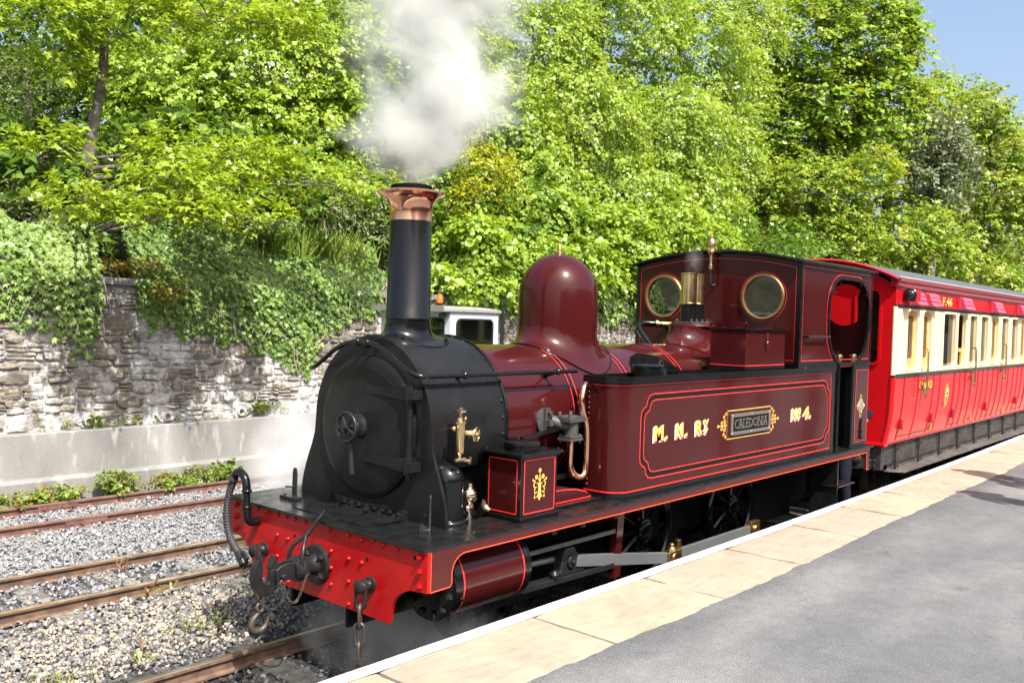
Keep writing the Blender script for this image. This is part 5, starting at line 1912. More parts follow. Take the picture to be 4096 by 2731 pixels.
mb.tube(Ph, .04, 12, radii=rad)
obj('vacuum_hose', mb, rubber, vp, smooth=20)
mb = MB()
mb.tube([(3.765, 6.083, 1.178), (3.763, 6.093, 1.142)], .035, 14)
mb.box(3.725, 3.74, 6.06, 6.12, 1.145, 1.165)
obj('hose_clip', mb, grey_cast, vp, smooth=35)
mb = MB()
d0, d1 = V((3.708, 5.905, .632)), V((3.70, 5.845, .598))
mb.tube([d0, d1], .034, 12)
mb.tube([d1, V((3.70, 5.82, .57))], .036, 10)
mb.obox((3.70, 5.83, .60), (.012, 0, 0), (0, .035, .02), (0, -.02, .045))
obj('hose_coupling', mb, iron, vp, smooth=35)
# ================================================================ CARRIAGE
red_c = mat('carriage_red_paint', (0.44, 0.005, 0.009), 0.22, spec=.32, coat=0.06, vary=0.06, vscale=1.5, bump=0.004, bscale=6)
red_cd = mat('carriage_crimson_moulding', (0.30, 0.010, 0.022), 0.28, coat=0.3, vary=.08)
cream = mat('carriage_cream_paint', (0.78, 0.66, 0.40), 0.3, coat=0.2, vary=0.04, vscale=2)
red_lit = mat('sunlit_ventilator_red', (0.46, 0.045, 0.085), 0.3, coat=0.2)  # pinker than the body red: sunlit look of the louvres put into the colour
wood = mat('varnished_wood', (0.50, 0.25, 0.075), 0.3, coat=0.4, color2=(0.60, 0.34, 0.12), mscale=9)
wood_in = mat('interior_panelling', (0.36, 0.22, 0.09), 0.5)
roof_g = mat('grey_roof_canvas', (0.07, 0.072, 0.073), 0.55, vary=.1)
seat_r = mat('red_seat_cloth', (0.25, 0.015, 0.02), 0.8, color2=(0.33, 0.05, 0.04), mscale=30)
under = mat('underframe_grime', (0.017, 0.016, 0.0155), 0.6, color2=(0.036, 0.033, 0.03), mscale=8, rvary=.1)
glass = MAT['clear_glass']
KY, KX0, KX1 = 4.10, 12.15, 23.0
KM = lambda y: 2 * Y0 - y
car = thing('railway_carriage', 'red and cream wooden passenger carriage coupled behind the locomotive', 'railway carriage', (12.3, Y0, -.1))
wins = [(12.66, 13.07), (13.33, 13.71), (14.33, 14.96), (15.09, 15.52), (15.77, 16.19), (16.46, 16.90), (17.16, 17.61), (17.88, 18.35), (18.64, 19.12), (19.38, 19.86), (20.1, 20.55), (20.8, 21.25), (21.5, 21.95), (22.2, 22.65)]
W0, W1 = 1.90, 2.685
mbl = []
for far in (0, 1):
    fl = mir if far else (lambda q: q)
    mb = MB()
    loops = [[(KX0 + .01, 1.83), (KX1, 1.83), (KX1, 2.74), (KX0 + .01, 2.74)]] + [rrect(a, b, W0, W1, .055, 4) for a, b in wins]
    mb.plate(loops, (0, KY, 0), X, Z, -.045)
    cs = obj('upper_panel', fl(mb), cream, car, smooth=0)
    mb = MB()
    for a, b in wins:
        mb.plate([rrect(a - .028, b + .028, W0 - .03, W1 + .028, .075, 5), rrect(a + .002, b - .002, W0 + .002, W1 - .002, .05, 5)], (0, KY + .005, 0), X, Z, .014)
    obj('window_moulding', fl(mb), cream, cs, smooth=30, bevel=0, kind='stuff' if far else None) if far else None
    if not far:
        for a, b in wins[:10]:
            mb = MB()
            mb.plate([rrect(a - .028, b + .028, W0 - .03, W1 + .028, .075, 5), rrect(a + .002, b - .002, W0 + .002, W1 - .002, .05, 5)], (0, KY + .005, 0), X, Z, .014)
            obj('window_moulding', mb, cream, cs, smooth=30)
    # lower panels with tumblehome
    def low(i, t):
        z = .925 + .905 * t
        y = KY + .10 * (1 - t) ** 2.4
        return (KX0 + .01 + (KX1 - KX0 - .01) * i, y, z)
    mb = MB(); mb.grid(low, 2, 14); mb.grid(lambda i, t: V(low(i, t)) + V((0, .04, 0)), 2, 14)
    lp = obj('lower_panel', fl(mb), red_c, car, smooth=60, fix=False)
    if not far:
        dk = MB(); bd = MB()
        for x in (12.62, 13.22, 13.93, 14.26, 14.98, 15.31, 15.62, 15.98, 16.4, 16.7, 17.02, 17.38, 17.74, 18.1, 18.5, 18.9, 19.25, 19.6, 20, 20.4, 20.8, 21.2, 21.6, 22):
            P = [V(low((x - KX0) / (KX1 - KX0), t)) - V((0, .002, 0)) for t in np.linspace(0.01, .98, 8)]
            bd.tube(P, .007, 6)
        obj('bead_moulding', bd, red_c, lp, smooth=50, kind='stuff')
        for x in (12.60, 13.95, 15.045, 15.60, 17.04, 17.72, 19.27, 19.95):
            P = [V(low((x - KX0) / (KX1 - KX0), t)) - V((0, .001, 0)) for t in np.linspace(0.06, .98, 8)]
            dk.tube(P, .0032, 4)
        for x0, x1 in ((12.60, 13.95), (15.045, 15.60), (17.04, 17.72), (19.27, 19.95)):
            dk.tube([V(low((x0 - KX0) / (KX1 - KX0), .06)), V(low((x1 - KX0) / (KX1 - KX0), .06))], .004, 4)
        obj('door_gap', dk, soot, lp, smooth=0, kind='stuff')
        for x in (12.64, 13.98, 15.08, 17.07, 19.3):
            for z in (1.16,):
                mb = MB(); mb.box(x - .02, x + .02, KY + .02, KY + .06, z - .07, z + .05)
                mb.cyl((x + .025, KY + .022, z - .08), (x + .025, KY + .022, z + .06), .014, n=8)
                obj('door_hinge', mb, red_cd, lp, smooth=30)
    mb = MB()
    mb.box(KX0 - .005, KX1, KY - .016, KY + .02, 1.795, 1.845)
    mb.box(KX0 - .005, KX1, KY - .012, KY + .02, 2.715, 2.752)
    obj('black_moulding', fl(mb), black, car, smooth=0, bevel=.006)
    mb = MB(); mb.box(KX0, KX1, KY - .002, KY + .045, 2.752, 2.99)
    fz = obj('frieze', fl(mb), red_c, car, smooth=0)
    if not far:
        xs_ = [12.2, 12.62, 13.28, 13.97, 14.98, 15.78, 16.95, 17.75, 18.9, 19.7, 20.9]
        for a, b in zip(xs_[:-1], xs_[1:]):
            mb = MB(); mb.plate([rrect(a + .02, b - .02, 2.765, 2.975, .04, 4), rrect(a + .045, b - .045, 2.785, 2.955, .03, 4)], (0, KY - .001, 0), X, Z, .009)
            obj('frieze_panel', mb, red_cd, fz, smooth=30)
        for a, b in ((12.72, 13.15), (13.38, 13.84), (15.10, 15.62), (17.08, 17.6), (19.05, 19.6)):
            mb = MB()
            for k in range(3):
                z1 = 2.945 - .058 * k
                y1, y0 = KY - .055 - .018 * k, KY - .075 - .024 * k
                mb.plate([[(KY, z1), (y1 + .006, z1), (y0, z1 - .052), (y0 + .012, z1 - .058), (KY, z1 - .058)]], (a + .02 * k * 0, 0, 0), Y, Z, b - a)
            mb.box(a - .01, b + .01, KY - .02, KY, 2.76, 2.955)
            obj('ventilator', mb, red_lit, fz, smooth=0, bevel=.003)
        mb = MB()
        g = .010
        mb.text('F.46', 14.21, 14.70, 2.80, 2.925, (0, KY - .004, 0), Ux, Wz, lift=.004, bold=.03)
        obj('lettering', mb, gold_p, fz, smooth=0, fix=False)
        mb = MB(); mb.text('F.46', 14.222, 14.712, 2.793, 2.918, (0, KY - .004, 0), Ux, Wz, lift=.002, bold=.035)
        obj('letter_shade', mb, soot, fz, smooth=0, fix=False)
        mb = MB(); mb.text('GUARD', 13.27, 13.87, 1.60, 1.715, (0, KY + .0, 0), Ux, Wz, lift=.004, bold=.03)
        obj('lettering', mb, gold_p, lp, smooth=0, fix=False)
        mb = MB(); mb.text('GUARD', 13.282, 13.882, 1.592, 1.707, (0, KY + .0, 0), Ux, Wz, lift=.002, bold=.035)
        obj('letter_shade', mb, soot, lp, smooth=0, fix=False)
        # oval crest transfer
        cx_, cz_ = 14.635, 1.45
        el = lambda a, b, n=36: [(cx_ + a * math.cos(2 * math.pi * i / n), cz_ + b * math.sin(2 * math.pi * i / n)) for i in range(n)]
        tilt = lambda mbq: mbq
        mb = MB(); o = (0, KY + .001, 0)
        m_cr, m_rd, m_gn, m_bk, m_wh = 0, 1, 2, 3, 4
        crest_m = [gold_p, redsh_p, mat('crest_green', (.08, .2, .05), .4), soot, mat('crest_yellow', (.7, .6, .2), .4)]
        def poly(P, lift, mi):
            mb.add([V((a, KY + .012 - lift + .10 * max(0, (1.83 - b) / .905) ** 2.4 - .012, b)) for a, b in P], [tuple(range(len(P)))], mi)
        poly(el(.125, .185), .004, 0)
        poly(el(.112, .172), .008, 1)
        poly(el(.085, .14), .012, 4)
        poly([(cx_ - .04, cz_ + .02), (cx_ + .035, cz_ + .02), (cx_ + .035, cz_ + .05), (cx_ + .01, cz_ + .05), (cx_ + .01, cz_ + .07), (cx_ - .02, cz_ + .07), (cx_ - .02, cz_ + .045), (cx_ - .04, cz_ + .04)], .018, 3)
        poly([(cx_ - .065, cz_ - .03), (cx_ + .065, cz_ - .03), (cx_ + .06, cz_ - .005), (cx_ - .06, cz_ - .005)], .018, 2)
        poly([(cx_ - .04, cz_ - .035), (cx_ - .04, cz_ - .08), (cx_, cz_ - .12), (cx_ + .04, cz_ - .08), (cx_ + .04, cz_ - .035)], .018, 1)
        obj('crest', mb, crest_m, lp, smooth=0, fix=False)
        # brass door handles
        for x, z0, z1 in ((13.36, 1.50, 2.16), (15.90, 1.56, 2.17), (17.93, 1.62, 2.22), (20.1, 1.62, 2.22)):
            mb = MB()
            mb.tube([(x + .01, KY, z1 - .02), (x, KY - .06, z1), (x - .02, KY - .085, z1 - .05), (x - .02, KY - .085, z0 + .12), (x - .03, KY - .085, z0 + .03), (x - .0, KY - .07, z0), (x + .03, KY - .05, z0 + .03), (x + .03, KY - .01, z0 + .16)], .013, 7, k=3)
            mb.tube([(x - .07, KY - .07, z0 + .22), (x + .05, KY - .07, z0 + .22)], .012, 6)
            mb.cyl((x, KY, z0 + .22), (x, KY - .08, z0 + .22), .016, n=8)
            obj('door_handle', mb, brass_d, lp, smooth=50)
    # windows: sash and glass
    if not far:
        for i, (a, b) in enumerate(wins):
            door = i in (0, 1, 3, 6, 9)
            if door:
                mb = MB()
                mb.plate([rrect(a + .001, b - .001, W0 + .001, W1 - .001, .03, 3), rrect(a + .05, b - .06, W0 + (.10 if i > 1 else .14), W1 - .06, .02, 3)], (0, KY + .035, 0), X, Z, -.03)
                fr_ = obj('window_sash', mb, wood, cs, smooth=0, bevel=.003)
                if i == 3:
                    fr_.location.z -= .52
                    WL[fr_.name] = WL[fr_.name] + V((0, 0, -.52))
            if i != 3:
                mb = MB(); mb.box(a, b, KY + .046, KY + .05, W0, W1)
                obj('window_pane', mb, glass, cs, smooth=0)
    else:
        mb = MB()
        for a, b in wins:
            mb.box(a, b, KY + .046, KY + .05, W0, W1)
        obj('window_pane', fl(mb), glass, cs, smooth=0, kind='stuff')
# guard lamp on the frieze
mb = MB(); mb.box(12.44, 12.62, KY - .17, KY, 2.80, 2.955)
lh = obj('lamp_housing', mb, red_c, car, smooth=0, bevel=.01)
mb = MB()
mb.lathe((12.44, KY - .09, 2.89), (-1, 0, 0), [(.085, 0), (.09, .02), (.08, .03), (.068, .03), (.06, .045), (.03, .062), (.0, .066)], 24)
obj('lamp_lens', mb, mat('black_lens', (.012, .012, .014), .08), lh, smooth=40)
# carriage ends
def end_pl(x, t, name):
    prof = [(KY + .10, .925), (KY + .035, 1.2), (KY, 1.6), (KY, 2.99)]
    P = prof + [(y, 2.99 + .37 * (1 - ((y - Y0) / (Y0 - KY)) ** 2)) for y in np.linspace(KY, KM(KY), 21)[1:-1]] + [(KM(a), b) for a, b in reversed(prof)]
    P = list(reversed(P))
    hole = rrect(4.30, 4.60, 1.98, 2.93, .07, 5)
    hole2 = [(KM(a), b) for a, b in reversed(hole)]
    mb = MB(); mb.plate([P, hole, hole2], (x, 0, 0), Y, Z, t)
    e = obj(name, mb, red_c, car, smooth=0)
    mb = MB()
    for q in (0, 1):
        A, B = rrect(4.27, 4.63, 1.95, 2.96, .09, 5), rrect(4.302, 4.598, 1.982, 2.928, .07, 5)
        if q:
            A, B = [(KM(a), b) for a, b in reversed(A)], [(KM(a), b) for a, b in reversed(B)]
        mb.plate([A, B], (x + .004, 0, 0), Y, Z, -.022)
    obj('end_window_moulding', mb, red_c, e, smooth=30, kind='stuff')
    mb = MB(); mb.box(x + .015, x + .02, 4.30, 4.60, 1.98, 2.93); mb.box(x + .015, x + .02, KM(4.60), KM(4.30), 1.98, 2.93)
    obj('window_pane', mb, glass, e, smooth=0, kind='stuff')
    return e
ce = end_pl(KX0, .04, 'carriage_end')
end_pl(KX1, -.04, 'carriage_end')
mb = MB()
for s in (0, 1):
    f_ = (lambda y: KM(y)) if s else (lambda y: y)
    mb.tube([(KX0 + .03, f_(KY + .11), .90), (KX0 + .03, f_(KY + .08), 1.02), (KX0 + .03, f_(KY + .04), 1.25), (KX0 + .03, f_(KY + .022), 1.6), (KX0 + .03, f_(KY + .02), 1.80)], .043, 10, k=3)
obj('corner_bead', mb, red_c, ce, smooth=60, kind='stuff')
mb = MB()
for s in (0, 1):
    y = KY + .012 if not s else KM(KY + .012)
    mb.cyl((KX0 + .022, y, 1.83), (KX0 + .022, y, 2.73), .032, n=12)
obj('corner_bead', mb, cream, ce, smooth=60, kind='stuff')
mb = MB(); mb.box(KX0 - .03, KX0 + .12, KY + .06, KM(KY + .06), .885, .93)
mb.box(KX0, KX1, KY + .10, KM(KY + .10), .89, .925)
obj('bottom_rail', mb, red_c, car, smooth=0, bevel=.015)
# cornice and roof
for far in (0, 1):
    fl = mir if far else (lambda q: q)
    mb = MB(); mb.plate([[(KY, 2.985), (KY - .03, 2.99), (KY - .04, 3.02), (KY - .03, 3.045), (KY - .062, 3.06), (KY - .068, 3.09), (KY - .05, 3.10), (KY + .06, 3.10), (KY + .06, 2.985)]], (KX0 - .04, 0, 0), Y, Z, KX1 - KX0 + .08)
    obj('cornice', fl(mb), red_cd, car, smooth=40)
ra = lambda y: 3.10 + .26 * (1 - abs((y - Y0) / 1.12) ** 2.2)
mb = MB()
rfn = lambda i, t: (KX0 - .08 + (KX1 - KX0 + .16) * t, Y0 - 1.12 + 2.24 * i, ra(Y0 - 1.12 + 2.24 * i))
mb.grid(rfn, 41, 2)
mb.grid(lambda i, t: V(rfn(i, t)) - V((0, 0, .03)), 41, 2)
cr_ = obj('carriage_roof', mb, roof_g, car, smooth=60, fix=False)
mb = MB()
mb.tube([(KX0 - .08, y, ra(y) - .02) for y in np.linspace(Y0 - 1.12, Y0 + 1.12, 31)], .026, 6)
obj('roof_end_bow', mb, red_cd, cr_, smooth=60)
mb = MB(); mb.tube([(KX0 - .08, Y0 - 1.125, 3.108), (KX1, Y0 - 1.125, 3.108)], .014, 6)
obj('gutter', mb, mat('bare_zinc', (.5, .52, .54), .35, metal=.6), cr_, smooth=60)
# interior
mb = MB(); mb.box(KX0 + .05, KX1 - .05, KY + .12, KM(KY + .12), .93, .96)
obj('carriage_floor', mb, wood_in, car, smooth=0)
mb = MB(); mb.grid(lambda i, t: (KX0 + .05 + (KX1 - KX0 - .1) * t, KY + .05 + 2 * (Y0 - KY - .05) * i, 2.99 + .33 * (1 - ((i - .5) * 2) ** 2)), 21, 2)
obj('ceiling_lining', mb, mat('ceiling_white', (.55, .52, .45), .6), car, smooth=60, fix=False)
for x in (14.12, 16.3, 18.5, 20.7):
    mb = MB(); mb.box(x - .02, x + .02, KY + .06, KM(KY + .06), .96, 3.1)
    obj('compartment_wall', mb, wood_in, car, smooth=0)
    for s in (-1, 1):
        mb = MB()
        mb.box(x + s * .03, x + s * .50, KY + .16, KM(KY + .16), 1.28, 1.42) if s > 0 else mb.box(x - .50, x - .03, KY + .16, KM(KY + .16), 1.28, 1.42)
        a, b = sorted((x + s * .03, x + s * .14))
        mb.box(a, b, KY + .16, KM(KY + .16), 1.42, 2.12)
        obj('bench_seat', mb, seat_r, car, smooth=0, bevel=.02)
# underframe, footboard, bogies
for far in (0, 1):
    fl = mir if far else (lambda q: q)
    mb = MB(); mb.box(KX0 + .1, KX1, 4.27, 4.33, .60, .888); mb.box(KX0 + .1, KX1, 4.24, 4.27, .86, .885)
    sb_ = obj('solebar', fl(mb), under, car, smooth=0)
    mb = MB(); mb.box(12.72, KX1, 4.085, 4.33, .487, .51); mb.box(12.72, KX1, 4.315, 4.33, .51, .59)
    mb.plate([[(12.62, 4.27), (12.72, 4.12), (12.72, 4.33), (12.62, 4.33)]], (0, 0, .49), X, Y, .018)
    obj('footboard', fl(mb), mat('footboard_timber', (.055, .05, .05), .55, color2=(.11, .095, .085), mscale=6), car, smooth=0, bevel=.006)
    for x in np.arange(12.85, 22.5, 1.02):
        mb = MB()
        mb.box(x - .010, x + .010, 4.235, 4.27, .515, .87)
        mb.box(x - .05, x + .05, 4.262, 4.272, .62, .86)
        for z in (.56, .80):
            mb.cyl((x + .0, 4.225, z), (x, 4.20, z), .018, n=6)
        obj('footboard_bracket', fl(mb), under, sb_, smooth=0)
    mb = MB()
    for x in np.arange(12.5, 22.8, 1.02):
        for dx in (0, .07):
            for z in (.66, .73, .80):
                mb.ball((x + dx, 4.268, z), .011, 6)
    obj('rivet', fl(mb), under, sb_, smooth=50, kind='stuff')
mb = MB(); mb.box(KX0 + .02, KX0 + .14, 4.22, KM(4.22), .57, .888)
hs = obj('headstock', mb, under, car, smooth=0)
mb = MB()
for y in (4.30, 4.36):
    for z in (.62, .69, .76, .83):
        mb.ball((KX0 + .018, y, z), .013, 6)
mb.cyl((KX0 + .02, 4.52, .70), (KX0 - .06, 4.52, .70), .055, n=8)
mb.cyl((KX0 - .06, 4.52, .70), (KX0 - .10, 4.52, .70), .03, n=8)
obj('rivet', mb, iron_r, hs, smooth=40, kind='stuff')
mb = MB()
mb.lathe((KX0 + .02, Y0, .70), (-1, 0, 0), [(.14, 0), (.14, .02), (.07, .04), (.07, .18)], 20)
mb.box(KX0 - .45, KX0 - .05, Y0 - .05, Y0 + .05, .64, .74)
obj('drawgear_boss', mb, iron, car, smooth=30)
for bx in (13.9, 21.2):
    for s in (-1, 1):
        mb = MB()
        y = Y0 + s * .62
        mb.box(bx - 1.0, bx + 1.0, y - .03, y + .03, .42, .54)
        for dx in (-.72, .72):
            mb.box(bx + dx - .1, bx + dx + .1, y + min(0, s * .1), y + max(0, s * .1), .22, .421)
        bg_ = obj('bogie_frame', mb, under, car, smooth=0, bevel=.006)
    for dx in (-.72, .72):
        mb = MB()
        for s in (-1, 1):
            mb.lathe((bx + dx, Y0 + s * .5, .34), (0, s, 0), [(.06, -.05), (.3, -.045), (.37, -.05), (.345, -.04), (.345, .05), (.3, .05), (.28, .02), (.08, .04), (.07, .08)], 32)
        mb.cyl((bx + dx, Y0 - .5, .34), (bx + dx, Y0 + .5, .34), .06, n=10)
        obj('carriage_wheelset', mb, iron_r, bg_, smooth=35)

car.rotation_euler = (0, 0, R(.8))                      # the train follows the gentle curve of the platform

# ================================================================ SMALL GREY SHUNTER BEHIND
grey_p = mat('pale_grey_paint', (0.56, 0.60, 0.66), 0.35, vary=.05, vscale=3)
grey_r = mat('grey_roof_paint', (0.24, 0.235, 0.225), 0.6, vary=.15)
sh = thing('diesel_shunter', 'small pale grey diesel shunter cab with an orange beacon seen past the chimney', 'shunter', (11.2, 11.05, -.1))
A0, A1, B0, B1 = 10.10, 11.22, 10.22, 11.88
mb = MB(); mb.plate([[(A0, .95), (A1, .95), (A1, 2.51), (A0, 2.51)], rrect(10.245, 11.085, 1.72, 2.385, .085, 5)], (0, B0, 0), X, Z, -.02)
w_ = obj('cab_wall', mb, grey_p, sh, smooth=0)
mb = MB(); mb.plate([rrect(10.225, 11.105, 1.70, 2.405, .10, 5), rrect(10.25, 11.08, 1.725, 2.38, .08, 5)], (0, B0 + .002, 0), X, Z, .012)
obj('window_seal', mb, rubber, w_, smooth=30)
mb = MB(); mb.box(10.24, 11.09, B0 + .008, B0 + .012, 1.71, 2.39)
obj('window_pane', mb, glass_mat('dusty_glass', (.5, .54, .53), .05, .5), w_, smooth=0)
mb = MB(); mb.plate([[(A0, .95), (A1, .95), (A1, 2.51), (A0, 2.51)], rrect(10.245, 11.085, 1.72, 2.385, .085, 5)], (0, B1, 0), X, Z, .02)
obj('cab_wall', mb, grey_p, sh, smooth=0)
for x, nm in ((A0, 1), (A1, 0)):
    mb = MB(); mb.plate([[(B0 + .021, .95), (B1 - .021, .95), (B1 - .021, 2.51), (B0 + .021, 2.51)], rrect(10.36, 10.92, 1.85, 2.39, .07, 4), rrect(11.16, 11.72, 1.85, 2.39, .07, 4)], (x, 0, 0), Y, Z, .02)
    q = obj('cab_wall', mb, grey_p, sh, smooth=0)
    for y0_ in (10.36, 11.16):
        mb = MB(); mb.plate([rrect(y0_ - .02, y0_ + .58, 1.83, 2.41, .09, 5), rrect(y0_ + .005, y0_ + .555, 1.855, 2.385, .065, 5)], (x + .01, 0, 0), Y, Z, -.022)
        obj('window_seal', mb, rubber, q, smooth=30)
        mb = MB(); mb.box(x + .006, x + .01, y0_ - .005, y0_ + .565, 1.845, 2.395)
        obj('window_pane', mb, glass, q, smooth=0)
mb = MB()
mb.grid(lambda i, t: (9.92 + 1.42 * t, 10.19 + 1.74 * i, 2.535 + .07 * (1 - (2 * i - 1) ** 2)), 15, 2)
mb.grid(lambda i, t: (9.92 + 1.42 * t, 10.19 + 1.74 * i, 2.505 + .07 * (1 - (2 * i - 1) ** 2)), 15, 2)
mb.box(9.92, 11.34, 10.18, 10.195, 2.505, 2.545); mb.box(9.915, 9.93, 10.19, 11.93, 2.50, 2.60)
obj('shunter_roof', mb, grey_r, sh, smooth=50, fix=False)
mb = MB(); mb.cyl((11.29, 10.19, 1.9), (11.29, 10.19, 2.60), .036, n=12); mb.box(11.24, 11.34, 10.14, 10.24, 1.93, 1.97)
obj('exhaust_stack', mb, iron, sh, smooth=40)
mb = MB(); mb.lathe((10.46, 10.85, 2.59), Z, [(.05, 0), (.05, .05), (.04, .055)], 16); mb.cyl((10.46, 10.85, 2.5), (10.46, 10.85, 2.6), .025, n=8)
bc = obj('beacon_base', mb, soot, sh, smooth=40)
mb = MB(); mb.lathe((10.46, 10.85, 2.645), Z, [(.052, 0), (.054, .02), (.05, .10), (.038, .135), (.012, .145)], 18)
obj('beacon_lens', mb, mat('orange_beacon', (.75, .14, .02), .15, coat=.6), bc, smooth=40)
mb = MB(); mb.tube([(10.34, 10.85, 2.58), (10.335, 10.85, 2.78)], .004, 5); mb.tube([(10.56, 10.85, 2.59), (10.6, 10.84, 2.63), (10.63, 10.85, 2.68)], .004, 5)
obj('roof_aerial', mb, iron, sh, smooth=0)
mb = MB(); mb.obox((10.02, 10.32, 2.44), (.035, 0, .01), (0, .05, 0), (-.01, 0, .04)); mb.cyl((10.06, 10.32, 2.43), (10.1, 10.32, 2.43), .02, n=8)
obj('work_lamp', mb, grey_cast, sh, smooth=0, bevel=.006)
mb = MB(); mb.box(A1 + .02, 13.4, 10.42, 11.68, .95, 1.75)
obj('engine_hood', mb, grey_p, sh, smooth=0, bevel=.05)
mb = MB(); mb.box(9.7, 13.7, 10.3, 11.8, .55, .95); mb.box(9.6, 9.7, 10.25, 11.85, .5, .95); mb.box(13.7, 13.8, 10.25, 11.85, .5, .95)
obj('chassis', mb, under, sh, smooth=0, bevel=.01)
for x in (10.7, 12.7):
    mb = MB()
    for y in (10.56, 11.54):
        mb.lathe((x, y, .30), (0, 1, 0), [(.05, -.05), (.32, -.05), (.32, .05), (.05, .06)], 24)
    mb.cyl((x, 10.56, .30), (x, 11.54, .30), .05, n=10)
    obj('shunter_wheelset', mb, iron, sh, smooth=35)
mb = MB(); mb.box(10.3, 11.0, 10.5, 11.6, .96, 1.5)
obj('cab_desk', mb, grey_r, sh, smooth=0, bevel=.02)

# ================================================================ PEOPLE
navy = mat('navy_overalls', (0.011, 0.0115, 0.020), 0.9, spec=.08, vary=.2, vscale=12, bump=.3, bscale=14)
skin = mat('skin', (0.50, 0.27, 0.18), 0.5)
boot = mat('boot_leather', (0.02, 0.018, 0.016), 0.5)
hair_m = mat('dark_hair', (0.03, 0.02, 0.014), 0.7)
def figure(label, J, at, top, legs, group=None, yaw=0.0, folds=True):
    """J: joints by name in metres about the standing point"""
    names = list(J)
    edges = [('pelvis', 'belly'), ('belly', 'chest'), ('chest', 'neck'), ('neck', 'chin'), ('chin', 'head'), ('head', 'crown')]
    for s in 'lr':
        edges += [('chest', 'sh' + s), ('sh' + s, 'ua' + s), ('ua' + s, 'el' + s), ('el' + s, 'wr' + s), ('wr' + s, 'pa' + s),
                  ('pelvis', 'hp' + s), ('hp' + s, 'kn' + s), ('kn' + s, 'cf' + s), ('cf' + s, 'an' + s), ('an' + s, 'to' + s)]
    rad = dict(pelvis=.155, belly=.145, chest=.165, neck=.06, chin=.072, head=.10, crown=.062)
    for s in 'lr':
        rad.update({'sh' + s: .085, 'ua' + s: .072, 'el' + s: .058, 'wr' + s: .038, 'pa' + s: .042, 'hp' + s: .115, 'kn' + s: .078, 'cf' + s: .075, 'an' + s: .062, 'to' + s: .045})
    me = bpy.data.meshes.new('body')
    me.from_pydata([J[n] for n in names], [(names.index(a), names.index(b)) for a, b in edges], [])
    ob = bpy.data.objects.new('body', me)
    col.objects.link(ob)
    sk = ob.modifiers.new('skin', 'SKIN')
    for i, n in enumerate(names):
        v = me.skin_vertices[0].data[i]
        v.radius = (rad[n], rad[n] * (.72 if n in ('chest', 'belly', 'pelvis') else 1))
        v.use_root = n == 'pelvis'
    ob.modifiers.new('sub', 'SUBSURF').levels = 2
    dg = bpy.context.evaluated_depsgraph_get(); dg.update()
    bm_ = bpy.data.meshes.new_from_object(ob.evaluated_get(dg))
    bpy.data.objects.remove(ob)
    P = np.array([v.co[:] for v in bm_.vertices])
    mbq = MB(); mbq.v = [tuple(p) for p in P]; mbq.f = [tuple(p.vertices) for p in bm_.polygons]
    JN = {n: np.array(J[n]) for n in names}
    keys = list(JN)
    K = np.stack([JN[k] for k in keys])
    cls = []
    for f in mbq.f:
        c = P[list(f)].mean(0)
        k = keys[int(np.argmin(((K - c) ** 2).sum(1)))]
        cls.append(3 if k[:2] in ('to', 'an') and c[2] < J['an' + k[-1]][2] + .02 else 2 if k[:2] in ('pa', 'wr') or k in ('chin', 'head', 'crown') else 1 if k[:2] in ('hp', 'kn', 'cf', 'an') or k == 'pelvis' else 0)
    mbq.m = cls
    # fingers
    for s in 'lr':
        pa, wr = V(J['pa' + s]), V(J['wr' + s])
        d = (pa - wr).normalized(); sd = d.orthogonal().normalized(); up = d.cross(sd)
        for q, ln in zip((-.03, -.01, .01, .03), (.065, .078, .072, .055)):
            b = pa + sd * q + d * .01
            mbq.tube([b, b + d * ln * .5 + up * .008, b + d * ln * .85 + up * .03], .0095, 6, m=2)
        b = pa - sd * .035 - d * .03
        mbq.tube([b, b - sd * .03 + d * .02, b - sd * .035 + d * .05 + up * .01], .011, 6, m=2)
    # face: nose, ears, eyes
    hd = V(J['head']); fw = (V(J['chin']) - V(J['neck'])); fw.z = 0
    fw = fw.normalized() if fw.length > .01 else V((1, 0, 0)); sd = fw.cross(Z)
    mbq.ball(hd + fw * .105 - Z * .02, .018, 8, m=2)
    for s in (-1, 1):
        mbq.ball(hd + sd * s * .098 - Z * .01, .026, 8, m=2, sc3=(.6, .6, 1.2))
        mbq.ball(hd + fw * .092 + sd * s * .036 + Z * .01, .012, 8, m=3)
    mbq.tube([hd + fw * .09 - Z * .065 + sd * .025, hd + fw * .097 - Z * .065, hd + fw * .09 - Z * .065 - sd * .025], .006, 5, m=3)
    root = thing('person', label, 'person', at, group)
    o = obj('body', mbq, [top, legs, skin, boot], root, smooth=60, at=(0, 0, 0))
    o.location = (0, 0, 0)
    WL[o.name] = WL[root.name]
    mbh = MB()
    mbh.ball(hd - fw * .012 + Z * .03, .115, 16, sc3=(1, 1, .95))
    mbh.f = [f for f in mbh.f if np.mean([mbh.v[i][2] for i in f]) > hd.z + .0 + .04 * ((V([np.mean([mbh.v[i][k] for i in f]) for k in range(3)]) - hd).dot(fw) > .03)]
    h = obj('hair', mbh, hair_m, root, smooth=60, fix=False)
    h.location = (0, 0, 0)
    root.rotation_euler = (0, 0, yaw)
    return root
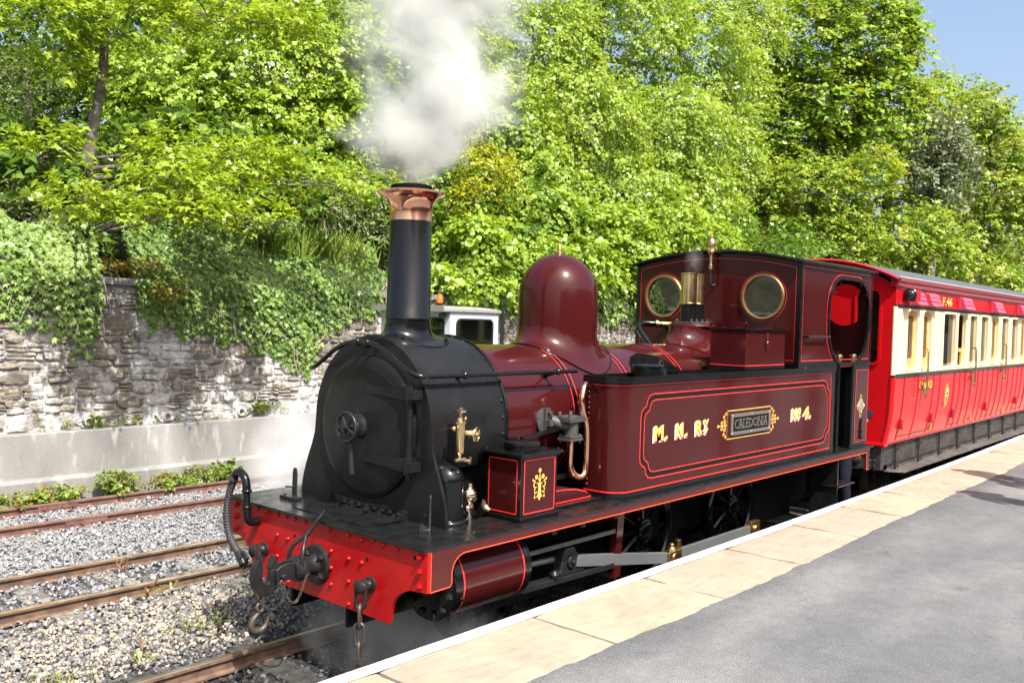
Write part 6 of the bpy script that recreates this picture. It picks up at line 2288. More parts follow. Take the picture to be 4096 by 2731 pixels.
def stand(**k):
    J = dict(pelvis=(0, 0, .95), belly=(.01, 0, 1.1), chest=(.0, 0, 1.34), neck=(.0, 0, 1.50), chin=(.035, 0, 1.57), head=(.015, 0, 1.66), crown=(.0, 0, 1.73))
    for s, g in (('l', 1), ('r', -1)):
        J.update({'sh' + s: (0, .17 * g, 1.43), 'ua' + s: (0, .215 * g, 1.30), 'el' + s: (-.02, .24 * g, 1.12), 'wr' + s: (.06, .25 * g, .88), 'pa' + s: (.08, .25 * g, .80),
                  'hp' + s: (0, .095 * g, .86), 'kn' + s: (.02, .105 * g, .48), 'cf' + s: (-.02, .105 * g, .32), 'an' + s: (-.02, .11 * g, .075), 'to' + s: (.15, .125 * g, .04)})
    J.update(k)
    return J
# railwayman coupling up between the cab and the carriage
figure('railwayman in navy overalls bending between the locomotive cab and the carriage',
       stand(pelvis=(.12, .12, .98), belly=(.06, .13, 1.12), chest=(-.06, .12, 1.36), neck=(-.17, .12, 1.50), chin=(-.23, .12, 1.53), head=(-.23, .12, 1.62), crown=(-.24, .12, 1.69),
             shr=(-.04, -.06, 1.46), uar=(.03, -.20, 1.44), elr=(.07, -.345, 1.475), wrr=(-.10, -.24, 1.30), par=(-.17, -.19, 1.27),
             shl=(-.06, .30, 1.44), ual=(-.13, .35, 1.32), ell=(-.18, .36, 1.18), wrl=(-.33, .3, 1.08), pal=(-.40, .27, 1.05),
             hpr=(.10, .0, .90), knr=(.01, -.045, .52), cfr=(.03, -.06, .38), anr=(.04, -.07, .075), tor=(-.13, -.07, .04),
             hpl=(.10, .22, .90), knl=(.0, .25, .52), cfl=(.04, .26, .36), anl=(.06, .27, .075), tol=(-.11, .28, .04)),
       (11.83, 4.60, -.13), navy, navy)
shirt = mat('pale_blue_shirt', (.30, .38, .5), .8)
denim = mat('denim_jeans', (.05, .07, .13), .85)
coat_g = mat('olive_jacket', (.09, .09, .05), .8)
coat_r = mat('burgundy_jumper', (.12, .02, .03), .85)
figure('passenger in pale blue shirt and jeans waiting beside the carriage', stand(), (13.35, 2.52, PZ + .009), shirt, denim, 'passengers on the platform', R(95))
figure('passenger in olive jacket standing furthest from the carriage', stand(), (12.75, 1.88, PZ + .009), coat_g, denim, 'passengers on the platform', R(60))
figure('passenger in burgundy jumper raising an arm to the mouth', stand(elr=(.10, -.26, 1.16), wrr=(.26, -.16, 1.32), par=(.27, -.10, 1.40)), (11.50, 1.93, PZ + .009), coat_r, denim, 'passengers on the platform', R(80))
# ================================================================ VEGETATION
SHAPES = {
    'kite': (np.array([(0, 0, 0), (.38, .47, .07), (1, 0, -.06), (.38, -.47, .07)]), np.array([(0, 1, 2, 3)])),
    'lobed': (np.array([(0, 0, 0), (.30, .52, -.05), (.50, .17, .02), (1, 0, -.08), (.50, -.17, .02), (.30, -.52, -.05), (.28, 0, .04)]), np.array([(0, 1, 2, 6), (6, 2, 3, 4), (0, 6, 4, 5)])),
    'heart': (np.array([(0, 0, 0), (.22, .50, .07), (.68, .38, .05), (1, 0, -.08), (.68, -.38, .05), (.22, -.50, .07)]), np.array([(0, 1, 2, 3), (0, 3, 4, 5)])),
    'long': (np.array([(0, 0, 0), (.35, .26, .04), (.75, .30, .03), (1, 0, -.05), (.75, -.30, .03), (.35, -.26, .04)]), np.array([(0, 1, 2, 3), (0, 3, 4, 5)])),
    'palm': (np.array([(.34, 0, .04), (0, 0, 0), (.18, .50, -.05), (.40, .22, .02), (.76, .46, -.06), (.62, .13, .01), (1, 0, -.08), (.62, -.13, .01), (.76, -.46, -.06), (.40, -.22, .02), (.18, -.50, -.05)]),
             np.array([(0, 1, 2, 3), (0, 3, 4, 5), (0, 5, 6, 7), (0, 7, 8, 9), (0, 9, 10, 1)])),
    'blade': (np.array([(0, .03, 0), (.5, .028, .06), (1, 0, -.12), (1, -.002, -.12), (.5, -.028, .06), (0, -.03, 0)]), np.array([(0, 1, 4, 5), (1, 2, 3, 4)])),
}
def nrm(a):
    return a / np.maximum(np.linalg.norm(a, axis=1, keepdims=True), 1e-6)

def leaf_mesh(name, P, D, Nn, S, W, shape, mt):
    D = nrm(D)
    Nn = nrm(Nn - D * (Nn * D).sum(1, keepdims=True))
    B = np.cross(Nn, D)
    sv, sf = SHAPES[shape]
    v = P[:, None] + S[:, None, None] * (sv[None, :, :1] * D[:, None] + W * sv[None, :, 1:2] * B[:, None] + sv[None, :, 2:] * Nn[:, None])
    k = len(sv)
    fi = (sf[None] + (np.arange(len(P)) * k)[:, None, None]).reshape(-1)
    return np_mesh(name, v.reshape(-1, 3), fi, 4, mt)

VIEW = np.array([-.62, -.66, .42])
def sprays(lobes, cov, ll, W, L, nl, hang=.45, lift=.25, seed=0, inner=.22, cull=-.35, upn=.75, flat=.55):
    """leaves set along drooping twigs through the outer shell of each crown lobe"""
    g = np.random.default_rng(seed)
    out = []
    for (cx, cy_, cz, rx, rz) in lobes:
        ry = rx * .8
        A = 4 * math.pi * rx * rz * .62
        ns = int(cov * A / (.6 * ll * ll * W) / nl) + 1
        d = nrm(g.normal(size=(ns * 4, 3)))
        d = d[(d @ VIEW) > cull][:ns]
        n = len(d)
        rad = np.where(g.random(n) < inner, g.uniform(.35, .75, n), g.uniform(.74, 1.08, n))
        # uneven outline: bumps by direction
        rad *= 1 + .16 * np.sin(d[:, 0] * 5 + cx * 3) * np.sin(d[:, 2] * 6 + cz * 5)
        C0 = np.array([cx, cy_, cz]) + d * np.array([rx, ry, rz]) * rad[:, None]
        ax = nrm(d * np.array([1, 1, flat]) + g.normal(size=(n, 3)) * .45 + np.array([0, 0, lift - .3]))
        up = nrm(np.array([0, 0, 1.0]) * upn + d * .55 + g.normal(size=(n, 3)) * .22)
        side = nrm(np.cross(ax, up))
        Ls = L * g.uniform(.6, 1.25, n)
        t = (np.arange(nl) + .5) / nl
        sg = np.where(np.arange(nl) % 2 == 0, 1.0, -1.0)
        pos = C0[:, None] + ax[:, None] * (Ls[:, None] * (t[None] - .45))[..., None]
        pos[..., 2] -= (hang * .55) * Ls[:, None] * t[None] ** 2
        pos += side[:, None] * (sg[None] * ll * .25 * g.uniform(.3, 1.6, (n, nl)))[..., None]
        pos += g.normal(size=pos.shape) * ll * .28
        D = ax[:, None] * .55 + side[:, None] * sg[None, :, None] * .8 + np.array([0, 0, -hang]) + g.normal(size=pos.shape) * .3
        Nn = up[:, None] + g.normal(size=pos.shape) * .38
        S = ll * g.uniform(.45, 1.35, (n, nl)) * g.uniform(.8, 1.2, (n, 1))
        out.append((pos.reshape(-1, 3), D.reshape(-1, 3), Nn.reshape(-1, 3), S.reshape(-1)))
    return [np.concatenate(a) for a in zip(*out)]

bark = mat('bark', (0.075, 0.062, 0.048), 0.9, color2=(0.17, 0.15, 0.125), mscale=9, bump=.5, bscale=30)
twig_m = mat('pale_twigs', (0.26, 0.22, 0.17), 0.85, vary=.25, vscale=5)

def limbs(base, top, r0, lobes, seed, twigs=4, r1=.03, trunk=None):
    """tapered trunk with limbs reaching into the lobes"""
    g = random.Random(seed)
    mb = MB()
    base, top = V(base), V(top)
    pts = trunk or [base, base.lerp(top, .35) + V((g.uniform(-.1, .1), g.uniform(-.1, .1), 0)), base.lerp(top, .7) + V((g.uniform(-.12, .12), g.uniform(-.1, .1), 0)), top]
    pts = [V(p) for p in pts]
    cp = catmull(pts, 6)
    mb.tube(cp, r0, 9, radii=[r0 * 1.25, r0, r0 * .8, r0 * .5])
    for lb in lobes:
        c = V(lb[:3])
        best = min(range(len(cp)), key=lambda i: (cp[i] - c).length + max(0, cp[i].z - c.z + .15) * 2)
        p = cp[best]
        mid = p.lerp(c, .5) + V((g.uniform(-.12, .12), g.uniform(-.12, .12), g.uniform(-.02, .12)))
        rr = min(r0 * .34, .012 + .011 * (c - p).length)
        mb.tube(catmull([p, mid, c], 4), rr, 6, radii=[rr, rr * .7, rr * .35])
        for k in range(twigs):
            a = V((g.gauss(0, 1), g.gauss(0, 1), g.gauss(.1, .6))).normalized()
            e = c + V((a.x * lb[3], a.y * lb[3] * .8, a.z * lb[4])) * g.uniform(.6, 1.0)
            q = p.lerp(c, g.uniform(.5, 1.0))
            mb.tube([q, q.lerp(e, .55) + V((0, 0, g.uniform(0, .08))), e], .01, 5, radii=[rr * .45, rr * .28, rr * .12])
    return mb

def tree(name, label, lobes, base, top, r0, leaf, cat='tree', group=None, twigs=4, bark_m=None, trunk=None, **kw):
    shape, mt, W, cov, ll, L, nl = leaf
    P, D, Nn, S = sprays(lobes, cov, ll, W, L, nl, **kw)
    t = thing(name, label, cat, base, group)
    me = leaf_mesh('crown', P, D, Nn, S, W, shape, mt)
    o = bpy.data.objects.new('crown', me)
    reg(o, t, (0, 0, 0))
    obj('trunk' if cat == 'tree' else 'stems', limbs(base, top, r0, lobes, kw.get('seed', 1), twigs, trunk=trunk), bark_m or bark, t, smooth=50)
    return t, len(P)

FILL = [(52.92,16.09,14.61,1.8,1.53),(54.87,15.37,14.04,1.71,1.45),(49.15,15.72,11.83,1.58,1.34),(48.77,16.18,12.72,1.58,1.34),(56.6,14.84,11.94,1.87,1.59),(53.55,15.17,9.38,1.92,1.63),(50.35,15.76,8.82,1.84,1.56),(47.37,16.14,9.62,1.76,1.5),(44.92,17.46,10.91,1.72,1.47),(59.2,13.32,9.9,2.03,1.73),(58.36,14.39,12.91,1.78,1.51),(39.39,19.14,9.83,1.81,1.54),(41.69,19.69,13.15,1.9,1.61),(58.09,12.95,6.77,1.74,1.48),(54.66,13.8,6.55,1.68,1.42),(42.66,18.52,11.29,1.9,1.61),(48.69,14.51,6.15,1.76,1.5),(55.36,16.42,16.61,1.0,0.85),(57.52,15.45,15.54,1.14,0.97),(60.49,13.52,13.67,1.16,0.99)]
LOB = {
'oak': [(5.02,13.2,6.37,0.89,0.45),(6.14,13.0,6.53,1.07,0.5),(7.32,12.8,6.9,1.06,0.5),(8.42,12.6,6.98,0.77,0.42),(5.38,13.2,5.77,0.55,0.27),(7.22,11.6,4.6,0.81,0.31),(5.91,11.0,4.09,0.61,0.31),(8.13,11.5,4.5,0.72,0.33),(4.79,11.2,3.72,0.53,0.24),(5.46,11.0,3.6,0.6,0.23),(6.35,11.0,3.75,0.55,0.24),(4.93,12.2,4.51,0.5,0.2),(9.46,11.6,4.48,0.7,0.32),(6.46,12.4,4.71,0.56,0.25),(6.9,11.5,4.14,0.61,0.3),(5.0,10.85,3.55,.42,.18),(5.9,10.75,3.68,.5,.2),(7.0,10.9,3.75,.5,.22)],
'limeB': [(8.92,16.5,6.69,1.26,0.92),(10.11,16.0,7.29,1.38,1.04),(11.41,15.5,7.95,1.34,1.07),(11.52,15.0,6.31,1.24,1.06),(10.12,15.5,5.95,1.27,0.93),(12.37,14.5,5.95,1.08,0.99),(9.04,16.2,5.76,1.08,0.75),(13.29,15.5,7.93,1.44,1.35),(14.24,15.0,8.94,1.47,1.08),(14.3,15.0,7.3,1.28,1.28),(10.42,14.6,4.9,1.25,0.67),(8.4,17.0,5.82,0.92,0.84),(8.22,17.2,6.81,0.92,0.75),(13.28,14.0,5.41,1.01,0.64)],
'limeC': [(19.32,16.5,10.17,1.93,1.69),(22.75,16.0,11.33,2.23,1.71),(26.27,15.5,11.29,2.14,1.99),(19.64,15.0,7.89,2.0,1.41),(23.41,14.6,8.02,2.2,1.56),(16.83,15.0,7.26,1.29,1.18),(27.6,15.0,8.48,1.53,1.75),(23.67,13.8,6.18,1.54,1.15),(20.36,14.0,5.92,1.76,1.05),(31.1,16.0,13.48,1.29,1.45),(16.86,14.0,5.9,1.25,0.84),(17.08,16.0,8.31,0.89,1.11),(29.63,15.5,10.86,1.24,1.39)],
'limeD': [(12.97,12.5,3.87,0.86,0.64),(14.45,12.4,3.63,1.09,0.73),(16.25,12.4,3.65,1.07,0.68),(15.78,13.2,4.81,1.08,0.69),(13.05,12.2,3.19,0.68,0.38),(18.02,12.6,4.49,1.15,0.78),(20.67,12.8,4.96,1.14,0.74),(16.99,13.0,4.62,1.02,0.61),(18.59,12.2,3.69,1.05,0.63),(12.08,12.3,3.14,0.49,0.33),(22.2,12.9,4.87,0.96,0.72),(23.25,12.8,4.71,0.74,0.62)],
'yellow': [(13.48,12.8,5.34,0.66,0.49),(14.09,12.8,4.93,0.5,0.41),(12.81,12.8,4.69,0.39,0.39),(13.08,12.8,5.72,0.44,0.35),(14.4,12.8,5.56,0.41,0.37),(12.77,12.8,4.21,0.34,0.26)],
'twiggy': [(5.29,14.5,5.45,0.48,0.84),(5.13,14.0,4.29,0.5,0.5),(5.48,14.0,4.78,0.38,0.51),(4.97,13.4,3.62,0.54,0.36),(5.48,13.2,3.42,0.49,0.31),(6.45,14.0,4.6,0.54,0.47),(6.38,13.4,3.96,0.52,0.33)],
'scrub': [(10.26,13.3,4.23,0.71,0.39),(10.87,13.2,4.69,0.48,0.48),(8.12,13.0,3.78,0.7,0.28),(11.04,13.0,4.06,0.48,0.4),(7.26,13.2,3.57,0.61,0.27)],
'silver': [(10.23,14.4,6.65,0.49,0.41),(9.66,14.4,6.3,0.4,0.48),(9.9,14.3,5.7,0.4,0.4)],
'sycI': [(39.49,17.73,15.39,2.95,2.36),(41.31,15.69,15.86,2.55,2.16),(40.14,16.89,12.67,2.95,1.87),(41.83,15.0,13.33,1.87,1.77),(39.1,18.0,11.05,2.16,1.57),(42.55,14.27,15.43,0.88,0.98),(42.74,13.95,12.88,1.08,1.08),(38.32,18.99,13.57,1.18,1.77),(42.22,14.69,16.88,0.98,0.79),(41.44,15.36,11.35,1.77,1.37)],
'sycJ': [(37.45,16.0,8.53,2.21,1.2),(38.92,14.35,8.97,1.48,1.11),(37.09,16.32,6.12,1.94,1.2),(38.43,14.8,6.18,1.48,1.11),(36.17,17.39,7.0,1.11,1.11),(36.23,17.37,8.3,1.29,1.11),(38.06,15.26,7.45,1.66,0.92)],
'white': [(45.51,13.78,11.47,1.54,1.44),(45.31,13.94,9.61,1.34,1.24),(46.12,13.04,10.16,1.24,1.34),(45.78,13.35,8.39,1.24,0.82)],
'treeL': [(50.22,13.07,13.71,1.43,1.32),(51.02,12.09,11.98,1.32,1.65),(50.73,12.33,9.55,1.87,1.76),(51.31,11.58,7.15,1.32,1.54),(49.71,13.58,11.92,1.1,1.32),(50.0,13.09,7.75,1.54,1.32),(51.53,11.43,9.8,1.1,1.76)],
'sycM': [(40.87,13.55,6.34,1.89,1.14),(42.31,11.89,5.65,1.61,1.04),(43.5,10.52,4.85,1.23,0.79),(41.56,12.81,7.32,1.32,0.76),(40.05,14.45,5.55,1.32,0.76),(44.19,9.72,4.6,0.95,0.66)],
'bare': [(56.85,14.74,16.68,2.24,1.74),(57.84,13.55,14.98,1.49,2.24),(58.25,13.02,13.25,1.0,1.74)],
}
L_oak = leaf_mat('oak_leaves', [(.20, .30, .02), (.28, .38, .025), (.25, .37, .03), (.34, .41, .035)], .42)
L_lime = leaf_mat('lime_leaves', [(.18, .29, .025), (.25, .38, .04), (.31, .43, .055), (.37, .48, .085)], .44, rough=.36, spec=.5)
L_lime2 = leaf_mat('tall_lime_leaves', [(.18, .29, .03), (.25, .37, .045), (.30, .41, .065), (.36, .45, .095)], .44, rough=.38, spec=.5)
L_syc = leaf_mat('sycamore_leaves', [(.13, .25, .02), (.20, .33, .03), (.27, .37, .04), (.33, .35, .06)], .40)
L_syc2 = leaf_mat('young_sycamore_leaves', [(.15, .26, .02), (.22, .34, .035), (.29, .37, .045), (.36, .36, .07)], .40)
L_white = leaf_mat('grey_leaves', [(.12, .16, .08), (.20, .24, .14), (.30, .34, .23)], .25)
L_yel = leaf_mat('yellow_leaves', [(.22, .32, .03), (.34, .38, .03), (.50, .46, .04), (.20, .32, .03)], .38)
L_dull = leaf_mat('dull_green_leaves', [(.10, .15, .04), (.15, .21, .06), (.21, .27, .10), (.25, .28, .14)], .28)
L_silver = leaf_mat('silver_green_leaves', [(.06, .11, .07), (.10, .15, .10), (.15, .20, .14)], .2)
L_ivy = leaf_mat('ivy_leaves', [(.065, .13, .022), (.12, .21, .038), (.18, .28, .06), (.26, .36, .095)], .22, rough=.42, spec=.4)
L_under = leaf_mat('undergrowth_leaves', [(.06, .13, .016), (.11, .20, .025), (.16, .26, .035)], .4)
L_bram = leaf_mat('bramble_leaves', [(.10, .17, .02), (.15, .23, .03), (.20, .26, .045), (.24, .12, .04)], .32)
L_grass = leaf_mat('grass_blades', [(.12, .20, .02), (.18, .27, .03), (.27, .30, .07)], .3)
L_weed = leaf_mat('weed_leaves', [(.10, .18, .03), (.18, .25, .05), (.14, .035, .025), (.20, .05, .035)], .25)

tot = 0
def T(*a, **k):
    global tot
    t, n = tree(*a, **k)
    tot += n
    return t
T('oak_tree', 'yellow green young oak with a slim grey trunk rising behind the wall', LOB['oak'], (5.75, 13.4, hill_z(5.75, 13.4) - .2), (6.0, 13.2, 7.4), .09,
  ('lobed', L_oak, .8, 2.3, .10, .42, 18), seed=11, hang=.18, upn=1.1, flat=.3, lift=.42, trunk=[(5.72, 13.4, 2.6), (5.75, 13.35, 3.8), (5.78, 13.3, 4.7), (5.92, 13.25, 5.8), (5.98, 13.2, 7.6)])
T('lime_tree', 'bright green lime tree directly behind the smoke and chimney', LOB['limeB'], (11.5, 16.5, hill_z(11.5, 16.5) - .2), (11.6, 16.0, 9.0), .2,
  ('kite', L_lime, 1.0, 2.4, .095, .62, 20), seed=12, hang=.6, twigs=9, group='lime trees on the slope')
T('lime_tree', 'tallest lime tree with hanging leaves above the dome and cab', LOB['limeC'], (22.5, 17.0, hill_z(22.5, 17.0) - .2), (22.5, 16.6, 13.0), .28,
  ('kite', L_lime2, .95, 2.4, .108, .85, 20), seed=13, hang=.7, twigs=10, group='lime trees on the slope')
T('lime_tree', 'low broad leaved lime branches drooping over the wall behind the dome', LOB['limeD'], (16.5, 13.6, hill_z(16.5, 13.6) - .2), (16.8, 13.2, 5.4), .14,
  ('heart', L_lime, .98, 2.6, .108, .62, 16), seed=14, hang=.65, group='lime trees on the slope')
T('yellow_shrub', 'yellow leaved shrub glowing just right of the smoke', LOB['yellow'], (13.4, 13.2, hill_z(13.4, 13.2) - .2), (13.4, 13.0, 5.2), .05,
  ('long', L_yel, .8, 1.0, .085, .3, 10), cat='shrub', seed=15, hang=.1, upn=1.0)
T('twiggy_shrub', 'straggly shrub of pale bare stems and small leaves left of the oak', LOB['twiggy'], (5.3, 13.9, hill_z(5.3, 13.9) - .2), (5.3, 14.2, 5.6), .035,
  ('long', L_dull, .75, 1.1, .06, .3, 12), cat='shrub', seed=16, hang=.15, twigs=22, bark_m=twig_m)
T('scrub_bush', 'dull green scrub on top of the wall between ivy and lime tree', LOB['scrub'], (9.6, 13.2, hill_z(9.6, 13.2) - .2), (9.8, 13.2, 4.2), .04,
  ('long', L_dull, .7, 2.0, .075, .3, 14), cat='shrub', seed=17, hang=.3, twigs=10, bark_m=twig_m)
T('sycamore_tree', 'tall sycamore against the blue sky above the carriage', LOB['sycI'], (40.2, 17.0, hill_z(40.2, 17) - .2), (40.4, 16.6, 15.5), .38,
  ('kite', L_syc, .95, 2.6, .23, 1.2, 14), seed=19, hang=.3, upn=1.0, lift=.35, twigs=7, group='sycamores beyond the train')
T('sycamore_tree', 'spreading sycamore behind the locomotive cab roof', LOB['sycJ'], (37.5, 16.8, hill_z(37.5, 16.8) - .2), (37.6, 16.2, 8.6), .3,
  ('lobed', L_syc2, 1.0, 2.5, .21, 1.0, 14), seed=20, hang=.3, upn=1.0, lift=.35, group='sycamores beyond the train')
T('sycamore_tree', 'low sycamore boughs right above the carriage roof', LOB['sycM'], (41.5, 13.4, hill_z(41.5, 13.4) - .2), (41.6, 13.0, 7.0), .2,
  ('lobed', L_syc2, 1.0, 2.5, .21, .9, 14), seed=21, hang=.35, upn=1.0, lift=.3, group='sycamores beyond the train')
T('whitebeam_tree', 'silver grey whitebeam between the sycamore and the rightmost tree', LOB['white'], (45.6, 14.0, hill_z(45.6, 14) - .2), (45.6, 13.7, 11.0), .2,
  ('kite', L_white, .85, 2.6, .17, .7, 14), seed=22, hang=-.1, upn=.8, lift=.7)
T('maple_tree', 'green tree farthest right along the line above the carriage', LOB['treeL'], (50.8, 13.4, hill_z(50.8, 13.4) - .2), (50.8, 12.8, 12.5), .26,
  ('lobed', L_syc2, 1.0, 2.5, .23, 1.0, 14), seed=23, hang=.3, upn=1.0, lift=.35)
T('beech_tree', 'leafy beech filling the gap behind the whitebeam and the tall sycamore', FILL, (48, 17, hill_z(48, 17) - .2), (48, 16.5, 12), .3,
  ('kite', L_lime2, .95, 1.9, .2, 1.0, 14), seed=24, hang=.4, upn=.9)
# bare tree: limbs and twigs only
def bare_tree():
    g = random.Random(5)
    t = thing('bare_tree', 'leafless grey twigged tree against the sky at the far right', 'tree', (57.5, 14.6, hill_z(57.5, 14.6)))
    mb = MB()
    def br(p, d, ln, r, k):
        e = p + d * ln
        mid = p.lerp(e, .5) + V((g.gauss(0, 1), g.gauss(0, 1), g.gauss(0, 1))) * ln * .06
        mb.tube([p, mid, e], r, 5 if k < 3 else 3, radii=[r, r * .8, r * .6], cap=False)
        if k >= 6:
            return
        for i in range(3 if k > 0 else 4):
            nd = (d + V((g.gauss(0, 1), g.gauss(0, 1), g.gauss(.25, .6))) * .52).normalized()
            br(p.lerp(e, g.uniform(.55, 1.0)), nd, ln * g.uniform(.58, .8), max(.008, r * .58), k + 1)
    br(V((57.5, 14.6, 3.0)), V((.0, -.04, 1)).normalized(), 4.8, .26, 0)
    br(V((57.7, 13.9, 3.0)), V((.03, -.06, 1)).normalized(), 4.2, .2, 1)
    obj('trunk', mb, mat('bare_twigs', (.20, .16, .145), .9), t, smooth=0, fix=False)
bare_tree()

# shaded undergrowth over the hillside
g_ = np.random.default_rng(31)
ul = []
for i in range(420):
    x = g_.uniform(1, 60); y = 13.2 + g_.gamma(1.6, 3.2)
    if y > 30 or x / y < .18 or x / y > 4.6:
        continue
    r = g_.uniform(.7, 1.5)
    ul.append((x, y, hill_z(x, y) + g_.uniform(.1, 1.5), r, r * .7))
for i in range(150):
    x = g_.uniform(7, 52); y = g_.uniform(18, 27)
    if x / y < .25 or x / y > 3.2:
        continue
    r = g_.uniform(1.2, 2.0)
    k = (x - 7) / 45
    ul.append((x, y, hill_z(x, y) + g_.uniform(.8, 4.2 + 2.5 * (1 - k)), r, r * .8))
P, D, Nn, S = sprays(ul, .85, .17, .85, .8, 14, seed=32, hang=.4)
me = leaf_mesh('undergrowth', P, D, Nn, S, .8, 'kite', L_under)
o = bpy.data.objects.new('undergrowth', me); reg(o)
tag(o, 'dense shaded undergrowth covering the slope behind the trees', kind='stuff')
tot += len(P)

# ivy spilling over the wall, with hanging tongues
ZLX = [-3, 3.6, 4.24, 4.75, 5.05, 5.14, 5.40, 5.47, 5.56, 5.95, 6.05, 6.18, 6.87, 7.66, 8.29, 8.55, 8.79, 8.95, 9.07, 9.6, 10.3, 11.6, 12.8, 14, 18, 30]
ZLZ = [2.4, 2.45, 2.46, 2.31, 2.20, 1.96, 1.92, 2.3, 2.72, 2.74, 2.6, 2.36, 2.27, 2.12, 1.92, 1.8, 1.50, 1.75, 2.13, 2.5, 2.67, 2.95, 2.9, 2.6, 2.5, 2.5]
def ivy(label, x0, x1, ztop, n, seed, size=.1):
    g = np.random.default_rng(seed)
    x = g.uniform(x0, x1, n)
    zl = np.interp(x, ZLX, ZLZ) + .05 * np.sin(x * 11) + .03 * np.sin(x * 29)
    u = g.random(n) ** .85
    zt = ztop + .18 * np.sin(x * 2.3) + .1 * np.sin(x * 5.1)
    z = zl + (zt - zl) * u
    z = np.where(g.random(n) < .04, zl - g.uniform(0, .22, n), z)
    bulge = .05 + .19 * np.clip((z - zl) / .7, 0, 1) * (.7 + .3 * np.sin(x * 4 + z * 3))
    y = np.where(z < 2.8, 12.25 - bulge * g.uniform(.3, 1.05, n), 12.25 - bulge * g.uniform(.3, 1.05, n) + (z - 2.8) * .62)
    P = np.stack([x, y, z], 1)
    nn = np.stack([g.normal(0, .45, n), -1 + g.normal(0, .25, n), .55 + g.normal(0, .35, n)], 1)
    D = np.stack([g.normal(0, .55, n), -.35 + g.normal(0, .2, n), -1 + g.normal(0, .35, n)], 1)
    S = size * g.uniform(.45, 1.35, n)
    t = thing('ivy', label, 'ivy', ((x0 + x1) / 2, 12.2, 2.2), 'ivy on the retaining wall')
    o = bpy.data.objects.new('foliage', leaf_mesh('foliage', P, D, nn, S, 1.0, 'palm', L_ivy))
    reg(o, t, (0, 0, 0))
    mb = MB(); r = random.Random(seed)
    for i in range(int((x1 - x0) * 7)):
        xx = r.uniform(x0, x1); zz = float(np.interp(xx, ZLX, ZLZ))
        a = V((xx, 12.2, 2.85)); b = V((xx + r.uniform(-.25, .25), 12.17, zz + .3)); c = V((xx + r.uniform(-.3, .3), 12.16 - r.uniform(0, .08), zz - r.uniform(-.1, .22)))
        mb.tube(catmull([a, b, c], 4), .006, 5, radii=[.012, .008, .003])
    obj('stems', mb, twig_m, t, smooth=50, kind='stuff')
ivy('dark glossy ivy with a hanging tongue over the left end of the wall', -1.0, 5.5, 3.75, 11500, 41, .085)
ivy('broad ivy curtain trailing down the wall towards the chimney', 5.95, 10.4, 3.75, 14000, 42, .085)
ivy('thin ivy along the wall top behind the grey shunter', 10.4, 24, 3.35, 7000, 43, .13)
# ochre bramble tuft beside the exposed coping stone
T('ochre_bramble', 'ochre leaved bramble tuft beside the exposed grey coping stone', [(6.35, 12.1, 2.72, .26, .16), (6.1, 12.25, 3.02, .3, .1), (5.6, 12.35, 3.0, .25, .09)], (6.3, 12.5, 2.6), (6.3, 12.3, 2.9), .015,
  ('long', leaf_mat('ochre_leaves', [(.16, .10, .02), (.30, .22, .03), (.20, .22, .03)], .3), .8, 2.0, .06, .2, 10), cat='bramble', seed=45, hang=.3)

# grass tuft on the wall top
def blades(name, label, c, rx, ry, n, h, mt, seed, lean=.35):
    g = np.random.default_rng(seed)
    P = np.stack([c[0] + g.normal(0, rx, n), c[1] + g.normal(0, ry, n), np.full(n, c[2]) + g.normal(0, .04, n)], 1)
    D = np.stack([g.normal(0, lean, n), g.normal(-.1, lean, n), np.ones(n)], 1)
    Nn = np.stack([g.normal(0, 1, n), g.normal(-1, .6, n), np.full(n, .2)], 1)
    o = bpy.data.objects.new(name, leaf_mesh(name, P, D, Nn, h * g.uniform(.5, 1.2, n), 1.0, 'blade', mt))
    reg(o)
    return tag(o, label, kind='stuff')
blades('long_grass', 'long grass on top of the wall above the broad ivy', (9.0, 12.62, 3.25), .55, .12, 900, .6, L_grass, 51)

# bramble bushes along the foot of the plinth
def bramble(label, x, y, rx, rz, seed, n=1.9):
    lb = []
    r = random.Random(seed)
    k = max(2, int(rx / .16))
    for i in range(k):
        lb.append((x + (i - (k - 1) / 2) * rx * 1.5 / k + r.uniform(-.05, .05), y + r.uniform(-.06, .1), -.11 + rz * r.uniform(.35, .75), .20, rz * r.uniform(.3, .5)))
    T('bramble_bush', label, lb, (x, y, -.13), (x, y, rz * .6), .008, ('heart', L_bram, .8, n, .05, .14, 8), cat='bramble', group='brambles along the plinth', seed=seed, hang=.25, upn=.9, twigs=5, bark_m=mat('bramble_stem', (.15, .05, .03), .8))
bramble('longest bramble bush at the foot of the plinth, left of the others', 4.35, 11.72, 1.0, .27, 61)
bramble('compact rounded bramble bush between the two longer ones', 5.55, 11.72, .30, .36, 62)
bramble('bramble bush nearest the black vacuum hose', 6.55, 11.7, .66, .27, 63)
bramble('tiny weed tuft on the kerb of the plinth above a white stain', 7.25, 11.90, .10, .30, 64)

